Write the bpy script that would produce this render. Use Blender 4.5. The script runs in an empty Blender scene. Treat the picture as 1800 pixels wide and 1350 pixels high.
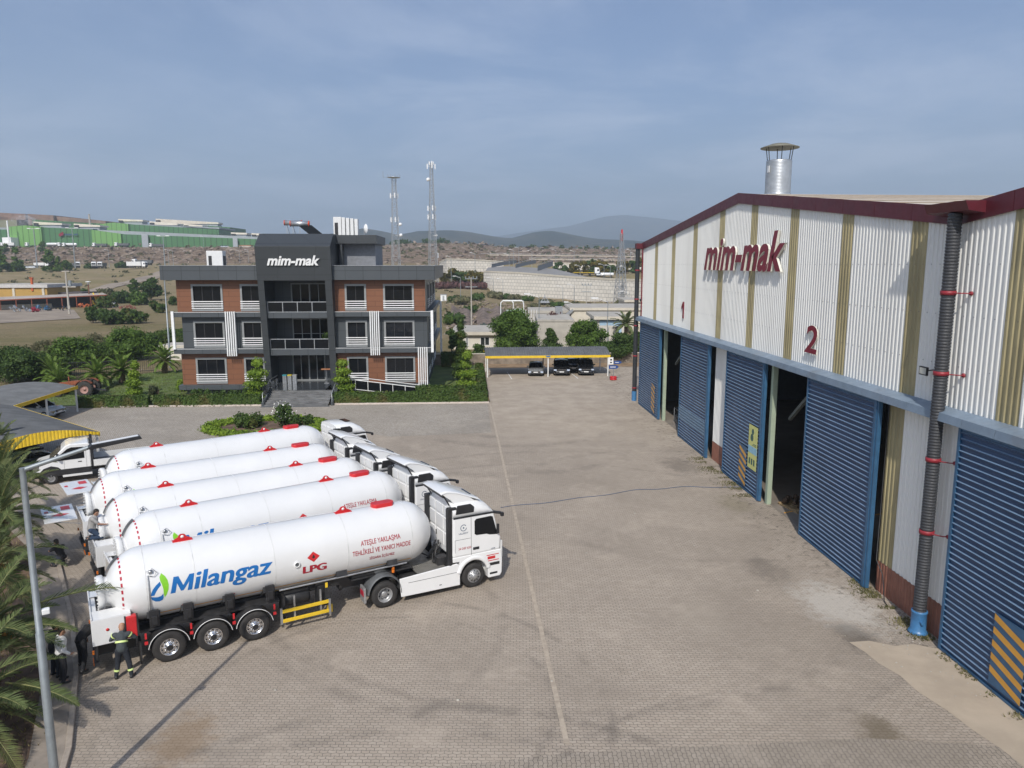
import bpy, bmesh, math, random
import numpy as np
from mathutils import Vector, Matrix
R=math.radians; sin=math.sin; cos=math.cos; PI=math.pi
S=bpy.context.scene
# ---------------------------------------------------------------- camera
FPX=1320.; PITCH=R(9.04); YAW=R(3.34); CH=13.0
FW=Vector((sin(YAW)*cos(PITCH),cos(YAW)*cos(PITCH),-sin(PITCH)))
RT=Vector((cos(YAW),-sin(YAW),0)); UP=RT.cross(FW)
cd=bpy.data.cameras.new('camera'); cam=bpy.data.objects.new('camera',cd); S.collection.objects.link(cam)
cam.matrix_world=Matrix(((RT.x,UP.x,-FW.x,0),(RT.y,UP.y,-FW.y,0),(RT.z,UP.z,-FW.z,CH),(0,0,0,1)))
cd.sensor_width=36; cd.lens=FPX/1800*36; cd.clip_start=.1; cd.clip_end=40000
S.camera=cam
# ---------------------------------------------------------------- sun, sky, exposure
SUN_AZ=R(13.2); SUN_EL=R(43)       # light travels towards +Y, a little +X
sd=Vector((sin(SUN_AZ)*cos(SUN_EL),cos(SUN_AZ)*cos(SUN_EL),-sin(SUN_EL)))
ld=bpy.data.lights.new('sun','SUN'); ld.energy=3.95; ld.angle=R(.6); ld.color=(1,.95,.87)
sun=bpy.data.objects.new('sun',ld); S.collection.objects.link(sun)
sun.rotation_euler=sd.to_track_quat('-Z','Y').to_euler()
W=bpy.data.worlds.new('World'); S.world=W; W.use_nodes=True
nt=W.node_tree; nt.nodes.clear()
def N(t,ty,**k):
    n=t.nodes.new(ty)
    for a,b in k.items(): setattr(n,a,b)
    return n
sky=N(nt,'ShaderNodeTexSky',sky_type='NISHITA'); sky.sun_disc=False; sky.sun_elevation=SUN_EL
sky.sun_rotation=PI+SUN_AZ; sky.air_density=1.0; sky.dust_density=3.2; sky.ozone_density=2.5; sky.altitude=50
tc=N(nt,'ShaderNodeTexCoord'); sx=N(nt,'ShaderNodeSeparateXYZ'); nt.links.new(tc.outputs['Generated'],sx.inputs[0])
def M(t,op,a,b=None,c=None,clamp=False):
    n=N(t,'ShaderNodeMath',operation=op); n.use_clamp=clamp
    for i,v in enumerate((a,b,c)):
        if v is None: continue
        if isinstance(v,(int,float)): n.inputs[i].default_value=v
        else: t.links.new(v,n.inputs[i])
    return n.outputs[0]
zz=M(nt,'ADD',M(nt,'MAXIMUM',sx.outputs[2],0.0),.12)
cx=N(nt,'ShaderNodeCombineXYZ'); nt.links.new(M(nt,'DIVIDE',sx.outputs[0],zz),cx.inputs[0]); nt.links.new(M(nt,'DIVIDE',sx.outputs[1],zz),cx.inputs[1])
def noise(t,vec,scale,detail=6,rough=.6,dist=0):
    n=N(t,'ShaderNodeTexNoise'); n.inputs['Scale'].default_value=scale; n.inputs['Detail'].default_value=detail
    n.inputs['Roughness'].default_value=rough; n.inputs['Distortion'].default_value=dist
    if vec is not None: t.links.new(vec,n.inputs['Vector'])
    return n.outputs['Fac']
def mrange(t,v,a,b,c=0,d=1):
    n=N(t,'ShaderNodeMapRange'); t.links.new(v,n.inputs[0])
    for i,q in enumerate((a,b,c,d)): n.inputs[i+1].default_value=q
    n.interpolation_type='SMOOTHSTEP'; return n.outputs[0]
def mixc(t,f,a,b,mode='MIX'):
    n=N(t,'ShaderNodeMix',data_type='RGBA',blend_type=mode)
    if isinstance(f,(int,float)): n.inputs[0].default_value=f
    else: t.links.new(f,n.inputs[0])
    for i,v in ((6,a),(7,b)):
        if isinstance(v,(tuple,list)): n.inputs[i].default_value=(*v[:3],1)
        else: t.links.new(v,n.inputs[i])
    return n.outputs[2]
c1=mrange(nt,noise(nt,cx.outputs[0],.85,7,.62,.4),.40,.66,0,1)
c2=mrange(nt,noise(nt,cx.outputs[0],.28,4,.5,.2),.34,.56,0,1)
cl=M(nt,'MULTIPLY',M(nt,'MULTIPLY',c1,c2),.5)
skc=mixc(nt,1.0,mixc(nt,cl,sky.outputs[0],(7.6,7.5,7.7)),(.875,.985,1.17),'MULTIPLY')
bg=N(nt,'ShaderNodeBackground'); bg.inputs[1].default_value=.097
nt.links.new(skc,bg.inputs[0]); wo=N(nt,'ShaderNodeOutputWorld'); nt.links.new(bg.outputs[0],wo.inputs[0])
S.view_settings.view_transform='Standard'; S.view_settings.look='None'; S.view_settings.exposure=.12; S.view_settings.gamma=1
S.render.engine='CYCLES'
S.cycles.max_bounces=6; S.cycles.volume_bounces=1; HAZE=2.3e-4
# ---------------------------------------------------------------- helpers
def at(px,py,D):
    """point on the ray through photo pixel (1800 wide) at horizontal forward distance D"""
    d=FW*FPX+RT*(px-900)-UP*(py-675); h=Vector((sin(YAW),cos(YAW),0)); return Vector((0,0,CH))+d*(D/d.dot(h))
def gr(px,py,z=0):
    d=FW*FPX+RT*(px-900)-UP*(py-675); return Vector((0,0,CH))+d*((z-CH)/d.z)
def tag(o,label=None,cat=None,group=None,kind=None):
    for k,v in (('label',label),('category',cat),('group',group),('kind',kind)):
        if v: o[k]=v
    return o
def thing(name,label,cat,loc=(0,0,0),rz=0,group=None):
    o=bpy.data.objects.new(name,None); S.collection.objects.link(o); o.empty_display_size=.3
    o.location=loc; o.rotation_euler=(0,0,rz); return tag(o,label,cat,group)
def copy_tree(o,parent=None,loc=None,rz=None,label=None,scale=None):
    c=o.copy(); S.collection.objects.link(c)
    if parent: c.parent=parent
    for ch in list(o.children): copy_tree(ch,c)
    if loc is not None: c.location=loc
    if rz is not None: c.rotation_euler=(0,0,rz)
    if label: c['label']=label
    if scale: c.scale=(scale,)*3 if isinstance(scale,(int,float)) else scale
    return c
class MB:
    def __init__(s): s.v=[]; s.f=[]; s.m=[]; s.s=[]
    def add(s,vs,fs,m=0,sm=False):
        o=len(s.v); s.v.extend([tuple(v) for v in vs]); 
        for f in fs: s.f.append(tuple(i+o for i in f)); s.m.append(m); s.s.append(sm)
    def quad(s,a,b,c,d,m=0): s.add((a,b,c,d),((0,1,2,3),),m)
    def box(s,x0,x1,y0,y1,z0,z1,m=0):
        s.add([(x0,y0,z0),(x1,y0,z0),(x1,y1,z0),(x0,y1,z0),(x0,y0,z1),(x1,y0,z1),(x1,y1,z1),(x0,y1,z1)],
              [(3,2,1,0),(4,5,6,7),(0,1,5,4),(1,2,6,5),(2,3,7,6),(3,0,4,7)],m)
    def bar(s,p,q,w,h,m=0,up=(0,0,1)):
        p=Vector(p);q=Vector(q);d=(q-p).normalized();u=Vector(up)
        if abs(d.dot(u))>.99: u=Vector((0,1,0))
        a=d.cross(u).normalized();b=a.cross(d)
        vs=[]
        for c in (p,q):
            for i,j in ((-1,-1),(1,-1),(1,1),(-1,1)): vs.append(c+a*w/2*i+b*h/2*j)
        s.add(vs,[(0,1,2,3),(7,6,5,4),(0,4,5,1),(1,5,6,2),(2,6,7,3),(3,7,4,0)],m)
    def tube(s,pts,r,n=8,m=0,caps=True,sm=True):
        pts=[Vector(p) for p in pts]; rs=r if isinstance(r,(list,tuple)) else [r]*len(pts)
        vs=[];fs=[];pa=None
        for i,p in enumerate(pts):
            d=(pts[min(i+1,len(pts)-1)]-pts[max(i-1,0)]).normalized()
            if pa is None:
                u=Vector((0,0,1)) if abs(d.z)<.95 else Vector((1,0,0)); a=d.cross(u).normalized()
            else:
                a=(pa-d*pa.dot(d)).normalized()
            pa=a; b=d.cross(a)
            for k in range(n):
                t=2*PI*k/n; vs.append(p+(a*cos(t)+b*sin(t))*rs[i])
        for i in range(len(pts)-1):
            for k in range(n): fs.append((i*n+k,i*n+(k+1)%n,(i+1)*n+(k+1)%n,(i+1)*n+k))
        s.add(vs,fs,m,sm)
        if caps:
            o=len(vs); L=len(pts)-1
            s.add(vs[:n],[tuple(range(n))[::-1]],m); s.add(vs[L*n:],[tuple(range(n))],m)
    def lathe(s,prof,o=(0,0,0),ax='z',n=24,m=0,sm=True):
        """prof: (radius, height) pairs about an axis through o"""
        vs=[];fs=[]
        for r,h in prof:
            for k in range(n):
                t=2*PI*k/n; a,b=r*cos(t),r*sin(t)
                p={'z':(a,b,h),'y':(a,h,b),'x':(h,a,b)}[ax]; vs.append((p[0]+o[0],p[1]+o[1],p[2]+o[2]))
        for i in range(len(prof)-1):
            for k in range(n): fs.append((i*n+k,i*n+(k+1)%n,(i+1)*n+(k+1)%n,(i+1)*n+k))
        s.add(vs,fs,m,sm)
    def prism(s,poly,a0,a1,ax='y',m=0):
        """poly in the other two axes (x,z for y; y,z for x; x,y for z)"""
        f={'y':lambda p,h:(p[0],h,p[1]),'x':lambda p,h:(h,p[0],p[1]),'z':lambda p,h:(p[0],p[1],h)}[ax]
        n=len(poly); vs=[f(p,a0) for p in poly]+[f(p,a1) for p in poly]
        s.add(vs,[tuple(range(n)),tuple(range(n,2*n))[::-1]]+[(i,i+n,(i+1)%n+n,(i+1)%n) for i in range(n)],m)
    def loft(s,rings,m=0,sm=True,caps=True,closed=True):
        n=len(rings[0]); vs=[p for r in rings for p in r]; fs=[]
        for i in range(len(rings)-1):
            for k in range(n if closed else n-1): fs.append((i*n+k,i*n+(k+1)%n,(i+1)*n+(k+1)%n,(i+1)*n+k))
        s.add(vs,fs,m,sm)
        if caps and closed: s.add(rings[0],[tuple(range(n))[::-1]],m); s.add(rings[-1],[tuple(range(n))],m)
    def build(s,name,mats,parent=None,world=False,bevel=0,mods=None,fixn=True):
        me=bpy.data.meshes.new(name); off=(0,0,0)
        if world and parent is not None: off=parent.location
        vs=[(v[0]-off[0],v[1]-off[1],v[2]-off[2]) for v in s.v] if world else s.v
        me.from_pydata(vs,[],s.f)
        if not isinstance(mats,(list,tuple)): mats=[mats]
        for mt in mats: me.materials.append(mt)
        me.polygons.foreach_set('material_index',s.m); me.polygons.foreach_set('use_smooth',s.s)
        if fixn:
            bm=bmesh.new(); bm.from_mesh(me); bmesh.ops.recalc_face_normals(bm,faces=bm.faces); bm.to_mesh(me); bm.free()
        me.update()
        o=bpy.data.objects.new(name,me); S.collection.objects.link(o)
        if parent is not None: o.parent=parent
        if bevel:
            b=o.modifiers.new('bevel','BEVEL'); b.width=bevel; b.segments=2; b.limit_method='ANGLE'; b.angle_limit=R(35)
        return o
def struct(o): o['kind']='structure'; return o
def stuff(o,label,cat): tag(o,label,cat,kind='stuff'); return o
def textmesh(body,size=1,shear=0,offset=0,extrude=0,space=1):
    c=bpy.data.curves.new('t','FONT'); c.body=body; c.size=size; c.shear=shear; c.offset=offset; c.extrude=extrude; c.space_character=space
    c.resolution_u=4; o=bpy.data.objects.new('t',c); me=o.to_mesh()
    vs=[tuple(v.co) for v in me.vertices]; fs=[tuple(p.vertices) for p in me.polygons]; o.to_mesh_clear(); bpy.data.objects.remove(o)
    x0=min(v[0] for v in vs); x1=max(v[0] for v in vs); y0=min(v[1] for v in vs)
    return [((v[0]-x0),v[1],v[2]) for v in vs],fs,x1-x0
def slicey(vs,fs,step):
    bm=bmesh.new(); q=[bm.verts.new(v) for v in vs]
    for f in fs:
        try: bm.faces.new([q[i] for i in f])
        except Exception: pass
    lo=min(v[1] for v in vs); hi=max(v[1] for v in vs); y=lo+step
    while y<hi:
        bmesh.ops.bisect_plane(bm,geom=bm.verts[:]+bm.edges[:]+bm.faces[:],plane_co=(0,y,0),plane_no=(0,1,0)); y+=step
    bm.verts.index_update(); bm.verts.ensure_lookup_table()
    r=[tuple(v.co) for v in bm.verts],[tuple(v.index for v in f.verts) for f in bm.faces]; bm.free(); return r
# ---------------------------------------------------------------- materials
def newmat(name):
    m=bpy.data.materials.new(name); m.use_nodes=True; t=m.node_tree; b=t.nodes['Principled BSDF']; return m,t,b
def pm(name,col,rough=.6,metal=0,var=.12,scale=3,bump=0,bscale=30,spec=.5,dirt=None,coat=0,stretch=None):
    m,t,b=newmat(name); tc=N(t,'ShaderNodeTexCoord'); vec=tc.outputs['Object']
    if stretch:
        mp=N(t,'ShaderNodeMapping'); mp.inputs['Scale'].default_value=stretch; t.links.new(vec,mp.inputs[0]); vec=mp.outputs[0]
    nz=noise(t,vec,scale,5,.62)
    lo=tuple(max(0,c*(1-var)) for c in col); hi=tuple(min(1,c*(1+var)) for c in col)
    c=mixc(t,mrange(t,nz,.3,.7),lo,hi)
    if dirt:
        c=mixc(t,M(t,'MULTIPLY',mrange(t,noise(t,vec,scale*.35,8,.7,.3),.5,.8),dirt[1]),c,dirt[0])
    t.links.new(c,b.inputs['Base Color']); t.links.new(mrange(t,noise(t,vec,scale*2.3,4),.2,.8,max(0,rough-.08),min(1,rough+.08)),b.inputs['Roughness'])
    b.inputs['Metallic'].default_value=metal; b.inputs['Specular IOR Level'].default_value=spec; b.inputs['Coat Weight'].default_value=coat
    if bump:
        bp=N(t,'ShaderNodeBump'); bp.inputs['Strength'].default_value=bump; bp.inputs['Distance'].default_value=.02
        t.links.new(noise(t,vec,bscale,4),bp.inputs['Height']); t.links.new(bp.outputs[0],b.inputs['Normal'])
    return m
def leafmat(name,dark,light,yellow=None,trans=.25):
    m,t,b=newmat(name); g=N(t,'ShaderNodeNewGeometry'); tc=N(t,'ShaderNodeTexCoord')
    c=mixc(t,g.outputs['Random Per Island'],dark,light)
    c=mixc(t,M(t,'MULTIPLY',mrange(t,noise(t,tc.outputs['Object'],.9,3),.4,.65),.5),c,light)
    if yellow: c=mixc(t,M(t,'MULTIPLY',mrange(t,noise(t,tc.outputs['Object'],.7,3),.5,.72),.7),c,yellow)
    t.links.new(c,b.inputs['Base Color']); b.inputs['Roughness'].default_value=.6; b.inputs['Specular IOR Level'].default_value=.25
    tr=N(t,'ShaderNodeBsdfTranslucent'); t.links.new(c,tr.inputs[0]); mx=N(t,'ShaderNodeMixShader'); mx.inputs[0].default_value=trans
    t.links.new(b.outputs[0],mx.inputs[1]); t.links.new(tr.outputs[0],mx.inputs[2]); t.links.new(mx.outputs[0],t.nodes['Material Output'].inputs[0])
    return m
MT={}
MT['tankwhite']=pm('tank_white_paint',(.73,.73,.725),.14,0,.03,.5,coat=.6,dirt=((.6,.59,.57),.35))
MT['seam']=pm('tank_seam',(.60,.60,.59),.35)
MT['cabwhite']=pm('cab_white_paint',(.79,.79,.785),.2,0,.02,1.5,coat=.4)
MT['bumpwhite']=pm('white_plastic',(.68,.68,.67),.4,0,.04)
MT['black']=pm('black_plastic',(.022,.022,.024),.5,0,.3)
MT['chassis']=pm('chassis_black',(.03,.03,.032),.45,0,.3,4,dirt=((.09,.08,.07),.5))
MT['rubber']=pm('tyre_rubber',(.028,.026,.025),.8,0,.2,6,dirt=((.08,.07,.06),.5))
MT['alu']=pm('polished_aluminium',(.75,.75,.76),.22,1,.05,8)
MT['steel']=pm('galvanised_steel',(.5,.51,.52),.4,.8,.15,6)
MT['wheelgrey']=pm('wheel_grey',(.38,.38,.38),.4,.5,.1,8)
MT['greyplastic']=pm('mudguard_grey',(.10,.105,.11),.55,0,.15)
MT['red']=pm('red_paint',(.55,.025,.03),.35,0,.08)
MT['redtext']=pm('red_vinyl',(.40,.015,.035),.4,0,.04)
MT['yellow']=pm('yellow_paint',(.75,.50,.03),.4,0,.08)
MT['tape']=pm('yellow_reflective_tape',(.66,.33,.05),.4,0,.05)
MT['blue']=pm('logo_blue',(.01,.14,.42),.35,0,.05)
MT['green']=pm('logo_green',(.22,.56,.03),.35,0,.05)
MT['navy']=pm('dark_blue_print',(.03,.07,.14),.5,0,.05)
MT['amber']=pm('amber_lens',(.7,.18,.02),.2,0,.03)
def glass(name,col=(.012,.014,.016),rough=.06):
    m,t,b=newmat(name); b.inputs['Base Color'].default_value=(*col,1); b.inputs['Roughness'].default_value=rough; b.inputs['Specular IOR Level'].default_value=.3
    bp=N(t,'ShaderNodeBump'); bp.inputs['Strength'].default_value=.04; tc=N(t,'ShaderNodeTexCoord'); t.links.new(noise(t,tc.outputs['Object'],1.2,2),bp.inputs['Height']); t.links.new(bp.outputs[0],b.inputs['Normal']); return m
MT['redclamp']=pm('clamp_red',(.26,.02,.03),.5)
MT['glass']=glass('dark_glass',(.008,.009,.011)); MT['glass2']=glass('tinted_glass',(.025,.03,.03))
MT['cream']=pm('translucent_fibreglass',(.34,.29,.16),.45,0,.2,1.2,dirt=((.18,.15,.08),.5),stretch=(1,1,.25))
MT['clad']=pm('white_corrugated_steel',(.74,.735,.70),.42,0,.04,.6,dirt=((.42,.40,.37),.5),stretch=(1,1,.15),bump=.35,bscale=1.6)
MT['maroon']=pm('maroon_flashing',(.095,.012,.020),.45,0,.12,2)
MT['crimson']=pm('crimson_letter_face',(.22,.012,.03),.4,0,.06)
MT['offwhite']=pm('letter_side',(.72,.70,.62),.5,0,.04)
MT['skirt']=pm('terracotta_skirting',(.25,.105,.07),.6,0,.15,2,bump=.2)
MT['doorblue']=pm('blue_ribbed_door',(.018,.055,.13),.4,0,.12,1.2,spec=.5,dirt=((.07,.10,.15),.6),stretch=(1,.3,1),bump=.4,bscale=1.4)
MT['ledge']=pm('painted_rib_highlight',(.16,.24,.34),.45,0,.15,1.2)  # paler upward rib faces: sun catching the ledges, painted into the colour
MT['frameblue']=pm('blue_door_frame',(.035,.105,.20),.4,0,.15,2)
MT['canopy']=pm('grey_blue_flashing',(.20,.26,.33),.45,.1,.1,1.5,dirt=((.16,.15,.14),.6))
MT['palegreen']=pm('pale_green_column',(.33,.39,.29),.5,0,.05)
MT['roofcream']=pm('cream_roof_sheet',(.62,.56,.46),.55,0,.06,.3,dirt=((.35,.28,.2),.3))
MT['drainblack']=pm('black_corrugated_hose',(.04,.042,.047),.6,0,.15,4)
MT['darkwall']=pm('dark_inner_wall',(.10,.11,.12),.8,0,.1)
MT['concfloor']=pm('workshop_floor',(.22,.19,.16),.6,0,.15,.6)
MT['aluframe']=pm('grey_window_frame',(.27,.28,.28),.4,.1,.05)
MT['louvre']=pm('white_louvre',(.8,.8,.79),.35,0,.03)
MT['carproof']=pm('grey_carport_sheet',(.12,.125,.13),.8,.0,.15,1,spec=.2)
MT['whitepost']=pm('white_post',(.72,.72,.7),.5,0,.05)
MT['galv']=pm('lamp_post_steel',(.33,.36,.37),.45,.6,.1,3)
MT['skin']=pm('skin',(.36,.19,.12),.55,0,.08,10)
MT['hair']=pm('dark_hair',(.02,.015,.012),.7,0,.2,40)
MT['bark']=pm('bark',(.12,.085,.06),.9,0,.3,8,bump=.6,bscale=14)
MT['palmbark']=pm('palm_trunk',(.16,.11,.07),.9,0,.45,9,bump=1,bscale=9)
MT['soil']=pm('soil_bed',(.13,.085,.058),.95,0,.35,1.4,bump=.7,bscale=9)
MT['kerb']=pm('kerb_concrete',(.33,.28,.23),.85,0,.2,1.5,bump=.3,bscale=20,dirt=((.16,.13,.10),.6))
MT['kerbwhite']=pm('pale_kerb',(.55,.48,.42),.8,0,.12,2)
MT['wallcream']=pm('cream_render',(.55,.50,.41),.8,0,.08,.8,dirt=((.35,.3,.24),.35))
MT['conc']=pm('concrete',(.40,.37,.32),.85,0,.12,.7,dirt=((.25,.22,.18),.4))
MT['tree']=leafmat('leaf_green',(.022,.048,.012),(.085,.14,.03))
MT['pine']=leafmat('pine_needles',(.022,.05,.010),(.12,.20,.03))
MT['lime']=leafmat('lime_conifer',(.07,.13,.015),(.24,.34,.035))
MT['hedge']=leafmat('hedge_leaf',(.028,.055,.012),(.085,.14,.025),(.15,.11,.04))
MT['olive']=leafmat('olive_leaf',(.05,.065,.03),(.11,.125,.06))
MT['bluespruce']=leafmat('blue_spruce',(.06,.09,.08),(.15,.19,.17))
MT['pink']=leafmat('oleander_bloom',(.07,.04,.035),(.18,.09,.085))
MT['palmgreen']=leafmat('bright_palm_frond',(.06,.11,.02),(.20,.30,.05),None,.35)
MT['scrub']=leafmat('dry_scrub',(.05,.065,.025),(.17,.16,.08),(.2,.16,.09))
MT['palm']=leafmat('palm_frond',(.055,.08,.028),(.17,.215,.08),(.17,.17,.06),.3)
MT['mustard']=leafmat('yellowing_tree',(.05,.06,.012),(.18,.14,.02))
MT['drygrass']=leafmat('dry_grass_blade',(.16,.13,.05),(.3,.25,.11))
MT['flower']=pm('white_petals',(.75,.74,.68),.6)
# ---------------------------------------------------------------- paving and ground sheets
def pavemat(name,rot,base,alt,marks=True,patches=None):
    m,t,b=newmat(name); tc=N(t,'ShaderNodeTexCoord'); P=tc.outputs['Object']
    mp=N(t,'ShaderNodeMapping'); mp.inputs['Rotation'].default_value=(0,0,rot); t.links.new(P,mp.inputs[0])
    sp=N(t,'ShaderNodeSeparateXYZ'); t.links.new(mp.outputs[0],sp.inputs[0])
    # zig-zag the joints as interlocking blocks do
    tri=M(t,'PINGPONG',sp.outputs[0],.1125); tri2=M(t,'PINGPONG',sp.outputs[1],.0625)
    cb=N(t,'ShaderNodeCombineXYZ'); t.links.new(M(t,'ADD',sp.outputs[0],M(t,'MULTIPLY',tri2,.3)),cb.inputs[0]); t.links.new(M(t,'ADD',sp.outputs[1],M(t,'MULTIPLY',tri,.3)),cb.inputs[1])
    br=N(t,'ShaderNodeTexBrick'); t.links.new(cb.outputs[0],br.inputs[0]); br.inputs['Scale'].default_value=1
    br.inputs['Brick Width'].default_value=.225; br.inputs['Row Height'].default_value=.125; br.inputs['Mortar Size'].default_value=.009; br.inputs['Mortar Smooth'].default_value=.3
    br.inputs['Color1'].default_value=(*base,1); br.inputs['Color2'].default_value=(*alt,1); br.inputs['Mortar'].default_value=tuple(c*.36 for c in base)+(1,)
    c=mixc(t,M(t,'MULTIPLY',mrange(t,noise(t,P,.13,6,.65,.4),.4,.66),.5),br.outputs[0],tuple(x*.66 for x in base))
    c=mixc(t,M(t,'MULTIPLY',mrange(t,noise(t,P,.35,8,.72),.5,.72),.5),c,tuple(min(1,x*1.35) for x in base))
    c=mixc(t,M(t,'MULTIPLY',mrange(t,noise(t,P,2.2,6,.75),.56,.75),.35),c,(.08,.068,.055))
    if marks:
        s2=N(t,'ShaderNodeSeparateXYZ'); t.links.new(P,s2.inputs[0])
        brk=mrange(t,noise(t,P,.45,4,.7),.4,.62,.0,.7)
        for (ax,ay,r,w,k) in ((-2,10,9.5,.16,.3),(-1.5,9.2,11.4,.2,.3),(4,34,14,.22,.22),(5,35,16.2,.25,.22),(-6,26,7.2,.18,.25),(3.5,62,9,.5,.32),(5,66,10.5,.5,.3),(2,57,11.5,.6,.25),(-3,21,5.5,.12,.3),(-3.2,20.6,7.3,.14,.3),(9,12,9,.12,.2),(12,41,10,.3,.18)):
            dx=M(t,'SUBTRACT',s2.outputs[0],ax); dy=M(t,'SUBTRACT',s2.outputs[1],ay)
            rr=M(t,'SQRT',M(t,'ADD',M(t,'MULTIPLY',dx,dx),M(t,'MULTIPLY',dy,dy)))
            d=M(t,'ABSOLUTE',M(t,'SUBTRACT',rr,r)); mk=mrange(t,d,w*1.8,0.0,0,k*1.35)
            c=mixc(t,M(t,'MULTIPLY',mk,brk),c,(.07,.062,.055))
        for (px,py,r,col,k) in patches or ():
            dx=M(t,'SUBTRACT',s2.outputs[0],px); dy=M(t,'MULTIPLY',M(t,'SUBTRACT',s2.outputs[1],py),.6)
            rr=M(t,'SQRT',M(t,'ADD',M(t,'MULTIPLY',dx,dx),M(t,'MULTIPLY',dy,dy)))
            rr=M(t,'ADD',rr,M(t,'MULTIPLY',M(t,'SUBTRACT',noise(t,P,1.6,6,.8),.5),r*2.2))
            c=mixc(t,mrange(t,rr,r,r*.25,0,k),c,col)
    if marks and patches:
        wob=M(t,'MULTIPLY',M(t,'SUBTRACT',noise(t,P,.12,6,.7),.5),26)
        k1=mrange(t,M(t,'ADD',M(t,'ADD',s2.outputs[1],M(t,'MULTIPLY',s2.outputs[0],.5)),wob),52,66); k2=mrange(t,s2.outputs[0],1.9,2.3)
        cc=mixc(t,mrange(t,noise(t,P,.5,8,.7),.35,.65),(.34,.285,.225),(.44,.375,.30)); cc=mixc(t,M(t,'MULTIPLY',mrange(t,noise(t,P,3,5,.7),.55,.75),.3),cc,(.2,.165,.13))
        c=mixc(t,M(t,'MULTIPLY',M(t,'MULTIPLY',k1,k2),.85),c,cc)
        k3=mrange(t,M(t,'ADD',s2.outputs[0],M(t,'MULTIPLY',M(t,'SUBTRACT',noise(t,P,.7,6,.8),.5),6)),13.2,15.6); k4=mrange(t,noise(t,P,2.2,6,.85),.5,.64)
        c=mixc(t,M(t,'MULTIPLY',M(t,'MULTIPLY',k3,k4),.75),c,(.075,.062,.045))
    t.links.new(c,b.inputs['Base Color']); b.inputs['Roughness'].default_value=.85; b.inputs['Specular IOR Level'].default_value=.3
    bp=N(t,'ShaderNodeBump'); bp.inputs['Strength'].default_value=.35; bp.inputs['Distance'].default_value=.006; t.links.new(M(t,'SUBTRACT',noise(t,P,40,3),br.outputs['Fac']),bp.inputs['Height']); t.links.new(bp.outputs[0],b.inputs['Normal'])
    return m
PAVE=(.365,.308,.248); PALT=(.42,.358,.292)
CHALK=(.55,.52,.47); DARK=(.07,.06,.05)
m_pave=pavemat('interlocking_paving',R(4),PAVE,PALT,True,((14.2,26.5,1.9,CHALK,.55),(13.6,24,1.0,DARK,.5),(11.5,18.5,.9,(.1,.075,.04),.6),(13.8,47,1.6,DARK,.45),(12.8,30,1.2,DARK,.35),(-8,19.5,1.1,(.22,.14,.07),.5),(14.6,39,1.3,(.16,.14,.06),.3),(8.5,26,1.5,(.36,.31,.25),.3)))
m_pave2=pavemat('interlocking_paving_turned',R(94),(.31,.265,.215),(.36,.31,.255))
m_pave3=pavemat('grey_striped_paving',R(60),(.33,.29,.24),(.41,.37,.32),False)
m_conc=pm('yard_concrete',(.41,.345,.275),.85,0,.14,.35,bump=.2,bscale=25,dirt=((.2,.165,.13),.5))
m_apron=pm('sandy_concrete_apron',(.43,.355,.27),.85,0,.10,.6,bump=.2,bscale=25,dirt=((.26,.2,.15),.4))
def sheet(name,poly,z,m):
    b=MB(); b.add([(p[0],p[1],z) for p in poly],[tuple(range(len(poly)))]); o=b.build(name,m); return struct(o)
KL=[(-9.6,15.5),(-10.8,19.17),(-12.6,23.2),(-14.6,26.9),(-16.74,30.43),(-19.3,34.6),(-22.6,38.2)]     # kerb of the palm bed
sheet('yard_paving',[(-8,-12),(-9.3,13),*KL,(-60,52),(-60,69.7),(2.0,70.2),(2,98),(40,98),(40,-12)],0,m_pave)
sheet('office_front_paving',[(-34,52.5),(-34,69.7),(1.75,70.2),(1.75,57.5),(-6,56.5),(-12,60.5),(-16,50.5)],.004,m_pave3)
sheet('near_paving_strip',[(-9.2,12),(-10.3,17.9),(-4,17.5),(2.5,18.3),(11,18.45),(14.4,17.9),(14.4,2),(-8,2)],.004,m_pave2)
sheet('concrete_apron',[(13.15,23.7),(13.35,23.0),(13.42,22.3),(13.7,21.5),(13.72,20.6),(14.0,19.6),(14.12,18.7),(14.35,17.8),(14.5,16.2),(15.1,12),(16.41,12),(16.41,23.2),(15.9,23.1),(15.3,23.45),(14.6,23.35),(13.9,23.75)],.008,m_apron)
b=MB()
for i in range(26):
    y0=18.7+i*2.0; x=2.6-(y0-18.7)*.012; x1=2.6-(y0+1.97-18.7)*.012
    b.add([(x-.075,y0,.012),(x+.075,y0,.012),(x1+.075,y0+1.97,.012),(x1-.075,y0+1.97,.012)],[(0,1,2,3)])
struct(b.build('drain_channel',pm('channel_concrete',(.40,.335,.262),.8,0,.15,4,dirt=((.28,.23,.18),.6))))
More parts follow.
